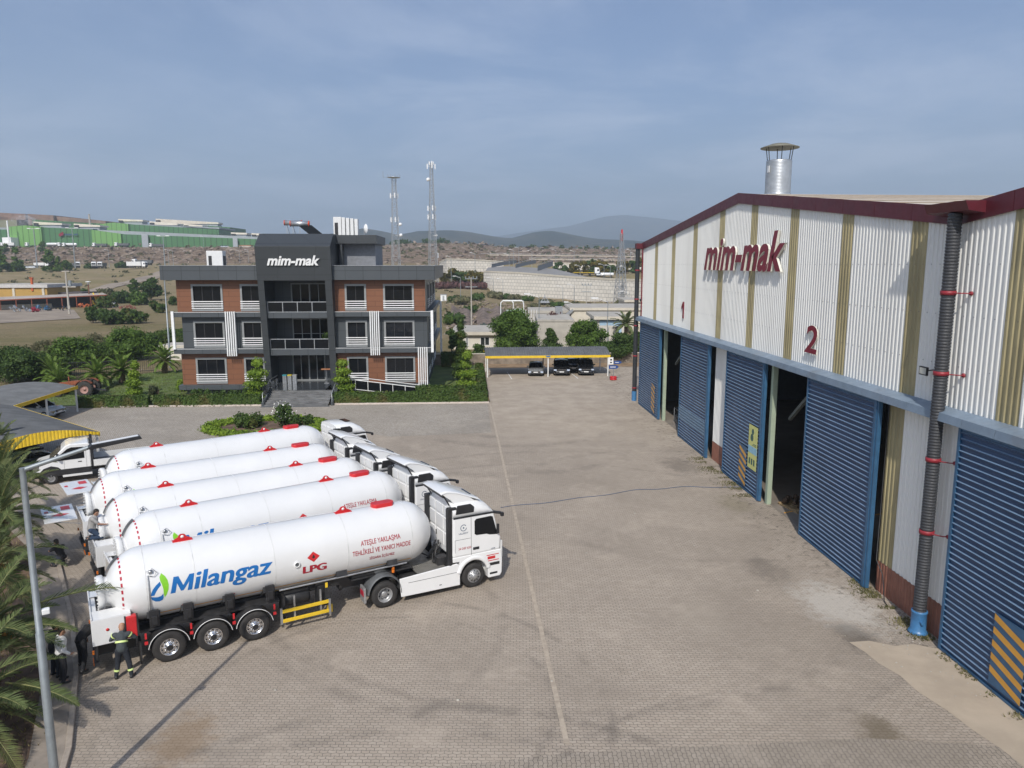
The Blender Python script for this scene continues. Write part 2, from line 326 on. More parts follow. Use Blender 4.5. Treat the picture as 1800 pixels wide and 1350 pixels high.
# warehouse threshold strip
# kerb of the palm bed, with gutter
def ribbon(b,pts,o0,o1,z0,z1,m=0):
    pts=[Vector((p[0],p[1],0)) for p in pts]; L=[]
    for i,p in enumerate(pts):
        d=(pts[min(i+1,len(pts)-1)]-pts[max(i-1,0)]).normalized(); n=Vector((-d.y,d.x,0)); L.append((p+n*o0,p+n*o1))
    for i in range(len(L)-1):
        a,c=L[i];a2,c2=L[i+1]
        vs=[Vector((q.x,q.y,z)) for z in (z0,z1) for q in (a,a2,c2,c)]
        b.add(vs,[(3,2,1,0),(4,5,6,7),(0,1,5,4),(1,2,6,5),(2,3,7,6),(3,0,4,7)],m)
b=MB(); ribbon(b,[(-9.3,13)]+KL+[(-30,41)],0,.16,-.05,.13); struct(b.build('palm_bed_kerb',MT['kerb'],bevel=.02))
b=MB(); ribbon(b,[(-9.3,13)]+KL+[(-30,41)],.16,1.0,-.05,.10); struct(b.build('palm_bed_path',pm('worn_path_concrete',(.27,.23,.19),.9,0,.25,.9,bump=.3,dirt=((.14,.1,.07),.7))))
sheet('palm_bed_soil',[(-10.2,13),(-10.6,15.7),(-11.7,19.5),(-13.5,23.5),(-15.5,27.4),(-17.6,31),(-20.2,35.1),(-23.2,38.9),(-30,42),(-50,46),(-50,5),(-10,5)],.06,MT['soil'])
# ---------------------------------------------------------------- terrain
hillp=[(-400,60),(0,75),(300,90),(440,100),(640,146),(700,130),(738,148),(782,142),(847,124),(898,112),(936,126),(966,130),(1025,118),(1055,112),(1126,96),(1400,110),(2200,80)]
mntp=[(-400,90),(300,120),(600,190),(800,270),(936,380),(1000,440),(1060,560),(1093,590),(1150,570),(1300,470),(1600,300),(2200,200)]
ridgep=[(-400,40),(440,38),(560,30),(658,32),(723,36.5),(782,36.5),(818,35.5),(862,33),(906,31),(1126,29.5),(2200,29)]
def interp(tab,x): return float(np.interp(x,[a for a,_ in tab],[c for _,c in tab]))
PRL=[(0,-.3),(215,0),(300,1),(400,7),(440,10.6),(520,11.2),(555,13),(625,26.5),(650,28),(1000,30)]
PRC=[(0,-.3),(215,0),(300,1),(345,3),(400,8),(470,12.5),(520,15.5),(640,25),(760,31)]
PRR=[(0,-.3),(240,-.2),(335,-.2),(350,8),(420,9),(438,9),(446,13.5),(560,16.5),(700,23),(780,27)]
def th(x,y):
    D=x*sin(YAW)+y*cos(YAW); La=x*cos(YAW)-y*sin(YAW)
    if D<1: return -.3
    px=900+FPX*La/(D*cos(PITCH)+1); px=max(-400,min(2200,px))
    l=interp(PRL,D); c=interp(PRC,D); r=interp(PRR,D)
    wl=max(0,min(1,(600-px)/140)); wr=max(0,min(1,(px-850)/25))
    z=l*wl+c*(1-wl)*(1-wr)+r*wr
    rd=interp(ridgep,px)
    if D>700:
        k=min(1,(D-700)/150); k=k*k*(3-2*k); z=z*(1-k)+rd*k
        nz=sin(x*.021+1)*cos(y*.017)*2.2+sin(x*.05)*sin(y*.043)*1.0; z+=nz*k*.5
    if D>900:
        k=min(1,(D-900)/500); z=z*(1-k)+15*k
    if D>2000: k=min(1,(D-2000)/900);k=k*k*(3-2*k); z=z*(1-k)+(interp(hillp,px)+9*sin(x*.006)*cos(y*.004)+5*sin(x*.019+2))*k
    if D>3100: k=min(1,(D-3100)/1500); z=z*(1-k)+40*k
    if D>5000: k=min(1,(D-5000)/2600);k=k*k*(3-2*k); z=z*(1-k)+(interp(mntp,px)*.84+22*sin(x*.0021)*cos(y*.0017))*k
    if 250<D<700: z+=.35*sin(x*.11)*cos(y*.09)+.2*sin(x*.31+y*.2)
    return z
az=[-180,-140,-110,-90,-75,-62]+list(np.arange(-52,52.01,.5))+[62,75,90,110,140,180]
rad=[0,30,60,100,140,180,215,235,250,265,280,295,310,320,330,335,340,345,350,356,362,370,380,390,400,410,420,430,438,442,446,452,460,480,500,520,540,555,570,590,610,625,640,655,680,720,760,800,850,900,960,1050,1150,1250,1400,1600,1800,2000,2150,2300,2450,2600,2750,2900,3050,3200,3500,3900,4400,5000,5500,6000,6500,7000,7300,7600,7900,8300]
b=MB(); vs=[]
for r in rad:
    for a in az: x=r*sin(R(a)+YAW); y=r*cos(R(a)+YAW); vs.append((x,y,th(x,y)))
n=len(az)
b.add(vs,[(i*n+k,i*n+k+1,(i+1)*n+k+1,(i+1)*n+k) for i in range(len(rad)-1) for k in range(n-1)],0,True)
m,t,bs=newmat('dry_field_terrain'); tc=N(t,'ShaderNodeTexCoord'); P=tc.outputs['Object']; sp=N(t,'ShaderNodeSeparateXYZ'); t.links.new(P,sp.inputs[0])
mp=N(t,'ShaderNodeMapping'); mp.inputs['Scale'].default_value=(.35,1,1); t.links.new(P,mp.inputs[0])
c=mixc(t,mrange(t,noise(t,mp.outputs[0],.06,8,.7,.3),.36,.66),(.33,.255,.155),(.24,.205,.10))
c=mixc(t,M(t,'MULTIPLY',mrange(t,noise(t,mp.outputs[0],.4,7,.75),.5,.7),.5),c,(.13,.125,.05))
c=mixc(t,M(t,'MULTIPLY',mrange(t,noise(t,P,1.6,6,.8),.5,.7),.4),c,(.18,.135,.08))
hz=sp.outputs[2]
rock=mixc(t,mrange(t,noise(t,P,.16,10,.8),.4,.62),(.12,.08,.055),(.34,.255,.185))
rock=mixc(t,mrange(t,noise(t,P,.045,5,.7),.52,.7),rock,(.19,.145,.075))
c=mixc(t,mrange(t,hz,11.4,15),c,rock)
far=mixc(t,mrange(t,noise(t,P,.006,8,.7),.42,.6),(.02,.03,.022),(.07,.065,.04))
far=mixc(t,mrange(t,noise(t,P,.03,6,.8),.52,.66),far,(.018,.025,.016))
c=mixc(t,mrange(t,sp.outputs[1],1200,1900),c,far)
t.links.new(c,bs.inputs['Base Color']); bs.inputs['Roughness'].default_value=.95; bs.inputs['Specular IOR Level'].default_value=.1
bp=N(t,'ShaderNodeBump'); bp.inputs['Strength'].default_value=1; bp.inputs['Distance'].default_value=1.6; t.links.new(noise(t,P,.22,8,.8),bp.inputs['Height']); t.links.new(bp.outputs[0],bs.inputs['Normal'])
ter=struct(b.build('ground',m)); 
# dirt plot by the shed, gravel lanes
m_dirt=pm('packed_dirt',(.27,.22,.17),.95,0,.2,.15,bump=.4,bscale=3,dirt=((.14,.11,.08),.5))
def drape(name,poly_px,m,z=.12,n=14):
    """four corners on the ground, draped as a grid over the terrain"""
    A,B_,C_,D_=[Vector(p) for p in poly_px]; b=MB(); vs=[]
    for i in range(n+1):
        for j in range(n+1):
            u,v=i/n,j/n; p=(A*(1-u)+B_*u)*(1-v)+(D_*(1-u)+C_*u)*v; vs.append((p.x,p.y,th(p.x,p.y)+z))
    b.add(vs,[(i*(n+1)+j,(i+1)*(n+1)+j,(i+1)*(n+1)+j+1,i*(n+1)+j+1) for i in range(n) for j in range(n)],0,True)
    return struct(b.build(name,m))
drape('dirt_yard',[gr(-60,572)[:],gr(142,560)[:],gr(130,545)[:],gr(-60,540)[:]],m_dirt)
drape('dirt_track',[gr(150,524)[:],gr(310,507)[:],gr(310,503.5)[:],gr(150,520)[:]],m_dirt,.25)
m_asph=pm('far_asphalt',(.10,.10,.10),.9,0,.15,.05)
# ---------------------------------------------------------------- foliage helpers
def leaves(b,blobs,n,size,rs,m=0,elong=1.5,shell=.55,up=.3):
    """many small leaf faces spread through ellipsoid blobs"""
    g=np.random.default_rng(rs); B=np.array([(*c,*r) for c,r in blobs],float); vol=np.power(B[:,3]*B[:,4]*B[:,5],.67); k=g.choice(len(B),n,p=vol/vol.sum())
    d=g.normal(size=(n,3)); d/=np.linalg.norm(d,axis=1)[:,None]; rr=shell+(1-shell)*g.random(n)**.6; rr*=1+.14*g.normal(size=n)
    P=B[k,:3]+d*B[k,3:]*rr[:,None]
    nrm=d*.7+g.normal(size=(n,3))*.8; nrm[:,2]+=up; nrm/=np.linalg.norm(nrm,axis=1)[:,None]
    a=np.cross(nrm,g.normal(size=(n,3))); a/=np.linalg.norm(a,axis=1)[:,None]; c=np.cross(nrm,a); s=size*(.6+.8*g.random(n))[:,None]/2
    a=a*s*elong; c=c*s
    V=np.stack([P-a,P+c*.9-a*.1,P+a,P-c*.9+a*.1],1).reshape(-1,3)
    o=len(b.v); b.v.extend(map(tuple,V.tolist())); b.f.extend([(o+4*i,o+4*i+1,o+4*i+2,o+4*i+3) for i in range(n)]); b.m.extend([m]*n); b.s.extend([False]*n)
def core(b,blobs,k=.72,m=0,rs=1):
    rnd=random.Random(rs)
    for c,r in blobs:
        vs=[];nu,nv=8,5
        for j in range(nv+1):
            for i in range(nu):
                p=PI*j/nv; q=2*PI*i/nu; j_=1+rnd.uniform(-.15,.15)
                vs.append((c[0]+r[0]*k*j_*sin(p)*cos(q),c[1]+r[1]*k*j_*sin(p)*sin(q),c[2]+r[2]*k*j_*cos(p)))
        b.add(vs,[(j*nu+i,j*nu+(i+1)%nu,(j+1)*nu+(i+1)%nu,(j+1)*nu+i) for j in range(nv) for i in range(nu)],m)
def crownblobs(w,h,z0,n,rs,kind='round'):
    rnd=random.Random(rs); L=[]
    for i in range(n):
        t=rnd.random()
        if kind=='cone': rad_=w*(1-t)*.42; zz=z0+h*t*.92; r=w*(.24-.13*t)
        else:
            zz=z0+h*(.12+.76*t); rad_=w*.36*math.sqrt(max(.05,1-((t-.42)/.62)**2)); r=w*rnd.uniform(.13,.21)
        a=rnd.uniform(0,2*PI); q=math.sqrt(rnd.random())
        L.append(((rad_*q*cos(a),rad_*q*sin(a),zz),(r,r,r*rnd.uniform(.6,.85))))
    return L
def tree_parts(root,w,h,trunk_h,mat,n=3500,leaf=.28,rs=1,kind='round',blobs=16,tr=.16,elong=1.6):
    b=MB(); rnd=random.Random(rs)
    b.tube([(0,0,-.3),(0,0,trunk_h*.5),(rnd.uniform(-.1,.1),rnd.uniform(-.1,.1),trunk_h),(0,0,trunk_h+(h-trunk_h)*.6)],[tr*1.25,tr,tr*.85,tr*.35],8)
    bl=crownblobs(w,h-trunk_h,trunk_h,blobs,rs,kind)
    for c,r in bl[:7]: b.tube([(0,0,trunk_h*.9),(c[0]*.5,c[1]*.5,(trunk_h+c[2])/2),c],[tr*.5,tr*.3,tr*.12],5)
    b.build('trunk',MT['bark'],root)
    b=MB(); core(b,bl,.62,0,rs); leaves(b,bl,n,leaf,rs,0,elong); b.build('crown',MT[mat],root,fixn=False)
    return root
def bush(name,label,cat,loc,w,h,mat='tree',n=900,leaf=.25,rs=1,group=None,d=None):
    d=d or w; r=thing(name,label,cat,loc,0,group); rnd=random.Random(rs); bl=[]
    for i in range(max(3,int(w*2))):
        x=rnd.uniform(-.36,.36)*w; y=rnd.uniform(-.36,.36)*d; k=rnd.uniform(.28,.4)*min(max(w,d),h*2.2)*.7
        bl.append(((x,y,h*rnd.uniform(.3,.55)),(k,k,h*.42)))
    b=MB(); core(b,bl,.7,0,rs); leaves(b,bl,n,leaf,rs,0); b.build('foliage',MT[mat],r,fixn=False)
    b=MB()
    for i in range(4): b.tube([(0,0,-.1),(rnd.uniform(-.2,.2)*w,rnd.uniform(-.2,.2)*d,h*.5)],[.04,.02],5)
    b.build('stem',MT['bark'],r); return r
# ---------------------------------------------------------------- warehouse
wh=thing('warehouse','long white corrugated warehouse with blue sliding doors, maroon gable edge and red lettering','warehouse',(16.42,25,0))
FX=16.42
GP=[(-38.4,15),(-17.3,14.75),(3.8,17.2),(24.7,14.85),(45.6,17.2),(70.3,14.95)]
def gz(Y): return interp(GP,Y)
def corr(b,y0,y1,zb,zt,x=FX,pitch=.25,amp=.035,m=0):
    """vertically ribbed sheet; zb,zt constants or functions of Y"""
    n=max(2,int(round((y1-y0)/pitch))); L=[]
    for i in range(n):
        for f,a in ((0,0),(.28,0),(.4,1),(.72,1),(.84,0)):
            L.append((y0+(y1-y0)*(i+f)/n,a))
    L.append((y1,0)); vs=[]
    for y,a in L:
        X=x-a*amp; vs.append((X,y,zb(y) if callable(zb) else zb)); vs.append((X,y,zt(y) if callable(zt) else zt))
    b.add(vs,[(2*i,2*i+1,2*i+3,2*i+2) for i in range(len(L)-1)],m)
top=lambda y: gz(y)-.25
strips=[65.4,59.9,54.2,48.5,43.0,37.6,32.2,26.9,21.6,16.2,10.8,5.4,0,-5.4]
edges=[70.3]
for s_ in strips: edges+=[s_+.5,s_-.5]
edges.append(-20)
for i in range(len(edges)-1):
    y1,y0=edges[i],edges[i+1]; b=MB(); corr(b,y0,y1,8.0,top,FX-(.003 if i%2 else 0))
    b.build('translucent_panel' if i%2 else 'cladding_panel',MT['cream' if i%2 else 'clad'],wh,True)
# rivet lines on upper sheets
b=MB()
for z in (9.6,11.3,13.0):
    for k in range(150):
        y=68-k*.5
        if top(y)>z+.3: b.box(FX-.045,FX-.03,y-.012,y+.012,z,z+.025)
b.build('rivet',MT['greyplastic'],wh,True)
# lower piers
for y0,y1 in ((69.0,70.3),(45.4,48.65),(23.1,26.9),(-20,6.5)): b=MB(); corr(b,y0,y1,1.25,8.0); b.build('cladding_panel',MT['clad'],wh,True)
b=MB(); corr(b,26.9,27.9,1.25,8.0,FX-.004); b.build('translucent_panel',MT['cream'],wh,True)
for y0,y1 in ((69.0,70.3),(45.4,48.65),(23.1,27.9),(-20,6.5)): b=MB(); corr(b,y0,y1,-.1,1.26,FX-.02,.2,.02); b.build('skirting',MT['skirt'],wh,True)
# other walls, roof, floor
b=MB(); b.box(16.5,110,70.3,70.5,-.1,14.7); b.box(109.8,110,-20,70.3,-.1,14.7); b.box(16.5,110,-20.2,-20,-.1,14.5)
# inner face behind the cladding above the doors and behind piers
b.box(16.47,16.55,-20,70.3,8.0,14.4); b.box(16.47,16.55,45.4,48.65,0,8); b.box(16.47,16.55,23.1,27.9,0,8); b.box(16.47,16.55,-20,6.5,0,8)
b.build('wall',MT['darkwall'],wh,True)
b=MB(); b.add([(16.43,-20,.016),(109,-20,.016),(109,70.2,.016),(16.43,70.2,.016)],[(0,1,2,3)]); b.build('floor',MT['concfloor'],wh,True)
b=MB()
for i in range(len(GP)-1):
    (ya,za),(yb,zb)=GP[i],GP[i+1]
    if yb<=-17.4: continue
    b.add([(16.32,ya,za),(112,ya,za),(112,yb,zb),(16.32,yb,zb),(16.32,ya,za-.12),(112,ya,za-.12),(112,yb,zb-.12),(16.32,yb,zb-.12)],[(0,1,2,3),(7,6,5,4),(0,4,5,1),(1,5,6,2),(2,6,7,3),(3,7,4,0)])
b.build('roof',MT['roofcream'],wh,True)
b=MB()
for k in range(1,8):       # sheet laps running along the ridge
    for (ya,za),(yb,zb) in zip(GP[2:],GP[3:]):
        t_=k/8; y=ya+(yb-ya)*t_; z=za+(zb-za)*t_; b.box(16.35,111,y-.03,y+.03,z+.003,z+.035)
b.build('roof_lap',pm('roof_lap_brown',(.25,.19,.14),.7),wh,True)
b=MB()
def slope_seg(b,ya,yb,x0,x1,dt,db,m=0):
    za,zb_=gz(ya),gz(yb); vs=[(x,y,z+o) for x in (x0,x1) for y,z,o in ((ya,za,db),(yb,zb_,db),(yb,zb_,dt),(ya,za,dt))]
    b.add(vs,[(0,1,2,3),(7,6,5,4),(0,4,5,1),(1,5,6,2),(2,6,7,3),(3,7,4,0)],m)
ys=[70.6]
for a_,c_ in ((70.6,45.6),(45.6,24.7),(24.7,3.8),(3.8,-17.3)):
    k=8
    for i in range(1,k+1): ys.append(a_+(c_-a_)*i/k)
for i in range(len(ys)-1): slope_seg(b,ys[i+1]+.012,ys[i]-.012,16.30,16.36,.06,-.55)
b.build('fascia',MT['maroon'],wh,True)
b=MB()
for i in range(len(ys)-1): slope_seg(b,ys[i+1],ys[i],16.33,16.35,.05,-.5)
b.box(16.28,16.38,70.3,70.42,0,14.6)
b.build('corner_trim',pm('red_corner_trim',(.16,.015,.025),.5),wh,True)
b=MB(); b.prism([(15.62,15.0),(16.3,15.0),(16.3,14.62),(15.75,14.7)],23.3,25.5,'y'); b.build('gutter_hopper',MT['maroon'],wh,True); b=MB()
b.box(15.75,16.3,70.35,71.1,14.45,14.95)
b.build('gutter_hopper',MT['maroon'],wh,True)
# canopy band over the doors
b=MB(); y=70.9
while y>-19:
    y2=y-1.55; vs=[]
    for yy in (y-.01,y2+.01): vs+=[(16.4,yy,8.2),(15.88,yy,8.06),(15.84,yy,7.78),(15.9,yy,7.76),(16.4,yy,7.9)]
    b.add(vs,[(0,1,6,5),(1,2,7,6),(2,3,8,7),(3,4,9,8),(0,5,9,4),(0,4,3,2,1),(5,6,7,8,9)]); y=y2
b.build('door_canopy',MT['canopy'],wh,True)
# sliding doors
def door(y0,y1,hazard=None,pale=None,stile=None):
    b=MB(); pitch=.205; z=.06; L=[]
    while z<7.72:
        L+=[(16.02,z),(16.02,z+.12),(15.965,z+.15),(15.965,z+.175),(16.02,z+.2)]; z+=pitch
    L.append((16.02,7.76)); vs=[]
    for x,zz_ in L: vs+=[(x,y0,zz_),(x,y1,zz_)]
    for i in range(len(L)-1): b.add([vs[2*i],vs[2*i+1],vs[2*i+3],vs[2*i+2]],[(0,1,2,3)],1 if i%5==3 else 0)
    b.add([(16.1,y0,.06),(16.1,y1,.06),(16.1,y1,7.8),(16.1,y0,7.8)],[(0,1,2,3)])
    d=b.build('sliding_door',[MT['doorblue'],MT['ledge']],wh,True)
    loc=wh.location
    def sub(b,n,m):
        for i,v in enumerate(b.v): b.v[i]=(v[0]-loc[0],v[1]-loc[1],v[2]-loc[2])
        return b.build(n,m,d)
    f=MB()
    for yy in (y0,y1): f.box(15.96,16.12,yy-.06,yy+.06,.04,7.8)
    f.box(15.97,16.12,y0,y1,0.02,.1); f.box(15.99,16.12,y0,y1,7.66,7.8)
    if stile: f.box(15.93,16.1,stile-.09,stile+.09,.03,7.76)
    sub(f,'frame',MT['frameblue'])
    if hazard:
        h0,h1,zt=hazard; p=MB(); p.box(15.95,15.96,h0,h1,.25,zt); sub(p,'hazard_panel',MT['frameblue'])
        p=MB(); w=h1-h0; nS=int((zt-.25)/.42)
        for k in range(-2,nS+1):
            a=.25+k*.42+.02; poly=[(h0,a),(h1,a+.36),(h1,a+.57),(h0,a+.21)]
            # clip
            q=[(yy,max(.25,min(zt,z_))) for yy,z_ in poly]
            if len(set(q))<4: continue
            p.add([(15.946,yy,z_) for yy,z_ in q],[(0,1,2,3)])
        sub(p,'hazard_stripes',MT['tape'])
    if pale:
        p=MB(); z=1.5
        while z<2.4: p.box(15.968,15.974,y0+.08,y1-.08,z,z+.12); z+=.205
        sub(p,'pale_slat',pm('pale_door_slat',(.16,.27,.38),.4))
    return d,sub
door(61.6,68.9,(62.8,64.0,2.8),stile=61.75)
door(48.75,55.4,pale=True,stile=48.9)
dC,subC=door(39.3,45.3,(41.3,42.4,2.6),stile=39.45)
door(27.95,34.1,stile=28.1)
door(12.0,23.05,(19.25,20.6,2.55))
# hygiene poster on third door
def poster(b,y0,y1,z0,z1,x,m): b.box(x-.004,x,y0,y1,z0,z1,m)
b=MB(); poster(b,39.75,41.05,1.55,4.05,15.95,0); subC(b,'poster',pm('poster_pale_yellow',(.62,.62,.22),.5,0,.05))
b=MB(); poster(b,39.77,41.03,2.45,2.85,15.944,0)
subC(b,'poster_panel',pm('poster_blue',(.28,.5,.62),.5))
b=MB()
b.lathe([(0,15.944),(.17,15.943)],(0,40.45,3.7),'x',14); b.lathe([(0,15.943),(.22,15.942)],(0,40.55,3.35),'x',10)
for i in range(4): b.lathe([(0,15.943),(.08,15.942)],(0,39.95+i*.3,2.65),'x',8)
for j in range(3): b.box(15.94,15.944,40.0+j*.33,40.2+j*.33,1.8,2.15)
b.box(15.94,15.944,39.85,40.3,3.0,3.04); b.box(15.94,15.944,39.85,40.5,2.92,2.95)
subC(b,'poster_print',pm('poster_print',(.05,.12,.10),.6))
# jamb columns and braces inside openings
for yj,s in ((61.3,-1),(38.9,-1),(55.9,1),(34.5,1)):
    b=MB(); b.box(16.25,16.5,yj-.14,yj+.14,0,7.9); b.build('door_jamb',MT['palegreen'],wh,True)
m_is=pm('inner_steel',(.12,.13,.12),.7)
for ya,yb in ((61.0,56.5),(38.6,35)): b=MB(); b.bar((17.2,ya,4.8),(17.2,yb,7.6),.16,.16); b.build('steel_brace',m_is,wh,True)
for xx in (30,45):
    for yy in (64,58,52,40,36,30): b=MB(); b.box(xx,xx+.3,yy,yy+.3,0,14.2); b.build('steel_column',m_is,wh,True)
b=MB(); b.add([(16.6,35.2,.022),(24,37.5,.022),(24,37.62,.022),(16.6,35.34,.022)],[(0,1,2,3)]); b.add([(16.6,37.2,.022),(22,39.5,.022),(22,39.62,.022),(16.6,37.34,.022)],[(0,1,2,3)]); b.add([(16.6,57.4,.022),(20,58.5,.022),(20,58.6,.022),(16.6,57.55,.022)],[(0,1,2,3)])
b.build('floor_line',MT['tape'],wh,True)
# wall lettering
def walltext(body,y_left,y_right,zbase,zheight,refh,shear,depth,bold,sp=1,x=FX-.045):
    """text reading along -Y on the facade, as a part"""
    vs,fs,w=textmesh(body,1,shear,bold,0,sp); k=(y_left-y_right)/w; hz_=max(v[1] for v in vs); kz=zheight/hz_
    def place(d,xx): return [(xx-(v[2]+d),y_left-v[0]*k,zbase+v[1]*kz) for v in vs]
    vf,ff,_=textmesh(body,1,shear,bold,.5,sp)
    b=MB()
    P=[(x-.05-(v[2]+.5)*depth,y_left-v[0]*k,zbase+v[1]*kz) for v in vf]
    b.add(P,ff)
    o=b.build('lettering',[MT['offwhite'],MT['crimson']],wh,True)
    for p in o.data.polygons:
        if abs(p.normal.x)>.9 and p.center.x<min(q[0] for q in P)-wh.location.x+.02: p.material_index=1
    return o
walltext('mim-mak',51.35,38.15,12.72,2.05,0,.30,.12,.03)
b=MB(); b.prism([(56.35,8.95),(56.6,8.95),(56.6,10.2),(56.42,10.2),(56.95,9.75),(56.95,9.6),(56.6,9.85),(56.35,10.2)][:4]+[(56.35,10.2)],FX-.09,FX-.05,'x'); b.prism([(56.6,10.2),(56.6,9.88),(56.98,9.62),(56.98,9.82)],FX-.09,FX-.05,'x'); b.build('lettering',MT['crimson'],wh,True)
walltext('2',35.4,34.1,8.85,1.3,0,.1,.04,.02)
# chimney on the roof
b=MB(); prof=[(.76,16.3)]; z=17.35
prof.append((.80,17.3)); prof.append((.80,17.36))
while z<19.3: prof+=[(.76,z),(.775,z+.03),(.76,z+.06)]; z+=.085
prof+=[(.76,19.35),(.70,19.35)]
b.lathe(prof,(19.3,47,0),'z',28); ch=b.build('chimney',pm('galvanised_duct',(.5,.52,.54),.35,.75,.1,2),wh,True)
def csub(b,n,m):
    for i,v in enumerate(b.v): b.v[i]=(v[0]-wh.location[0],v[1]-wh.location[1],v[2])
    return b.build(n,m,ch)
b=MB(); b.lathe([(.0,20.42),(.5,20.34),(1.15,20.12),(1.15,20.08),(.5,20.2),(0,20.25)],(19.3,47,0),'z',28); csub(b,'rain_cap',pm('rusty_cap',(.20,.19,.15),.6,.3))
b=MB()
for k in range(6): a=k*PI/3+.3; b.tube([(19.3+.72*cos(a),47+.72*sin(a),19.2),(19.3+.85*cos(a),47+.85*sin(a),20.15)],.025,6)
csub(b,'cap_strut',MT['chassis'])
b=MB(); b.box(18.54,18.56,46.6,46.9,18.6,19.0); csub(b,'sticker',MT['louvre'])
# down pipes
b=MB(); prof=[(.2,.7)]; z=.7
while z<14.6: prof+=[(.222,z+.02),(.222,z+.06),(.198,z+.075),(.198,z+.095)]; z+=.105
b.lathe(prof,(15.95,24.25,0),'z',20); dp=b.build('down_pipe',MT['drainblack'],wh,True)
def dsub(b,n,m,par):
    for i,v in enumerate(b.v): b.v[i]=(v[0]-wh.location[0],v[1]-wh.location[1],v[2])
    return b.build(n,m,par)
for z in (3.7,6.3,9.3,12.0):
    b=MB(); b.lathe([(.22,z),(.245,z),(.245,z+.14),(.22,z+.14)],(15.95,24.25,0),'z',20); b.tube([(15.98,24.0,z+.07),(16.2,23.75,z+.07),(16.38,23.7,z+.07)],.022,6); b.lathe([(0,16.33),(.07,16.33),(.07,16.39)],(0,23.7,z+.07),'x',10); dsub(b,'pipe_clamp',MT['redclamp'],dp)
b=MB(); b.lathe([(.30,0),(.34,.05),(.30,.1),(.26,.15),(.25,.75),(.27,.78),(.27,.85),(.2,.85)],(15.95,24.25,0),'z',20); b.tube([(15.9,24.25,.5),(15.9,23.9,.5)],.07,8); dsub(b,'pipe_foot',pm('blue_pipe_foot',(.05,.17,.35),.4),dp)
b=MB(); b.tube([(15.95,70.7,.9),(15.95,70.7,14.5)],.21,16); dp2=b.build('down_pipe',pm('black_pipe',(.03,.033,.037),.35),wh,True)
for z in (1.2,4.3,7.2,9.7,12.4):
    b=MB(); b.lathe([(.215,z),(.23,z),(.23,z+.12),(.215,z+.12)],(15.95,70.7,0),'z',18); dsub(b,'pipe_clamp',MT['redclamp'],dp2)
b=MB(); b.lathe([(.24,0),(.24,.95)],(15.95,70.7,0),'z',18); dsub(b,'pipe_foot',pm('blue_pipe_foot_far',(.05,.17,.35),.4),dp2)
# thin cable beside the near pipe
b=MB(); b.tube([(16.3,24.9+.05*sin(z*1.3),z) for z in np.arange(.6,14.4,.6)]+[(16.2,26.2,.9),(16.3,27.4,1.3)][:0],.018,5)
b.tube([(16.3,27.75,8),(16.28,27.78,1.3),(16.25,27.2,.9),(16.1,26.7,.05),(16.0,26.3,.03)],.02,5); b.build('cable',MT['chassis'],wh,True)
# flood light
b=MB(); b.box(15.98,16.05,25.1,25.55,9.15,9.45); b.bar((16.05,25.3,9.3),(16.4,25.0,9.4),.04,.04); b.build('floodlight',MT['black'],wh,True)
b=MB(); b.box(15.972,15.979,25.14,25.51,9.19,9.41); b.build('floodlight_lens',pm('lens_pale',(.5,.5,.45),.3),wh,True)
b=MB(); b.box(15.98,16.08,69.3,69.6,9.6,9.85); b.build('floodlight',MT['black'],wh,True)
# contents of the openings
r=thing('cylinder_rack','steel rack of upright blue gas bottles just inside the far doorway','rack',(17.7,59.3,0))
b=MB()
for x in (-.6,.6):
    for y in (-1.3,1.3): b.tube([(x,y,0),(x,y,1.25)],.03,6)
for z in (.15,.65,1.2):
    b.tube([(-.6,-1.3,z),(.6,-1.3,z),(.6,1.3,z),(-.6,1.3,z),(-.6,-1.3,z)],.025,6)
for k in range(7): b.tube([(-.6,-1.3+k*.43,.15),(-.6,-1.3+k*.43,.65)],.015,5)
b.build('rack_frame',MT['steel'],r)
for i in range(8):
    g_=MB(); x=-.3+.5*(i%2); y=-1.05+(i//2)*.62; g_.lathe([(0,.1),(.13,.1),(.13,1.35),(.06,1.5),(.05,1.62),(0,1.62)],(x,y,0),'z',12); o=g_.build('gas_bottle',pm('bottle_blue',(.03,.12,.2),.4) if i==0 else bpy.data.materials['bottle_blue'],r)
r=thing('pallet','wooden pallet loaded with rusty steel parts in the dark middle doorway','pallet',(17.6,38.0,0),.2)
b=MB()
for k in range(7): b.box(-.6,.6,-.8+k*.25,-.64+k*.25,.12,.15)
for x in (-.55,0,.5): b.box(x,x+.1,-.8,.86,0,.12)
b.build('pallet_deck',pm('pallet_wood',(.36,.25,.13),.8,0,.2),r)
p_=thing('machine_parts','heap of dark flanges and valves lying on the wooden pallet','machine parts',(17.6,38.0,.155),.2)
rnd=random.Random(5)
b=MB()
for k in range(16): b.lathe([(0,0),(rnd.uniform(.06,.16),0),(.1,rnd.uniform(.1,.3)),(0,.3)],(rnd.uniform(-.45,.45),rnd.uniform(-.6,.6),rnd.uniform(0,.25)),'z',10)
b.build('flange_heap',pm('rusty_metal',(.08,.05,.03),.6,.5),p_)
r=thing('hose_reel','small dark machine wheel on a stand inside the middle doorway','reel',(20.5,38.2,0))
b=MB(); b.lathe([(.1,-.1),(.55,-.1),(.55,-.06),(.12,-.06),(.12,.06),(.55,.06),(.55,.1),(.1,.1)],(0,0,.7),'y',18); b.build('wheel',MT['chassis'],r)
b=MB(); b.bar((-.3,.2,0),(0,.2,.7),.06,.06); b.bar((.3,.2,0),(0,.2,.7),.06,.06); b.bar((-.3,-.2,0),(0,-.2,.7),.06,.06); b.bar((.3,-.2,0),(0,-.2,.7),.06,.06); b.build('stand',MT['steel'],r)
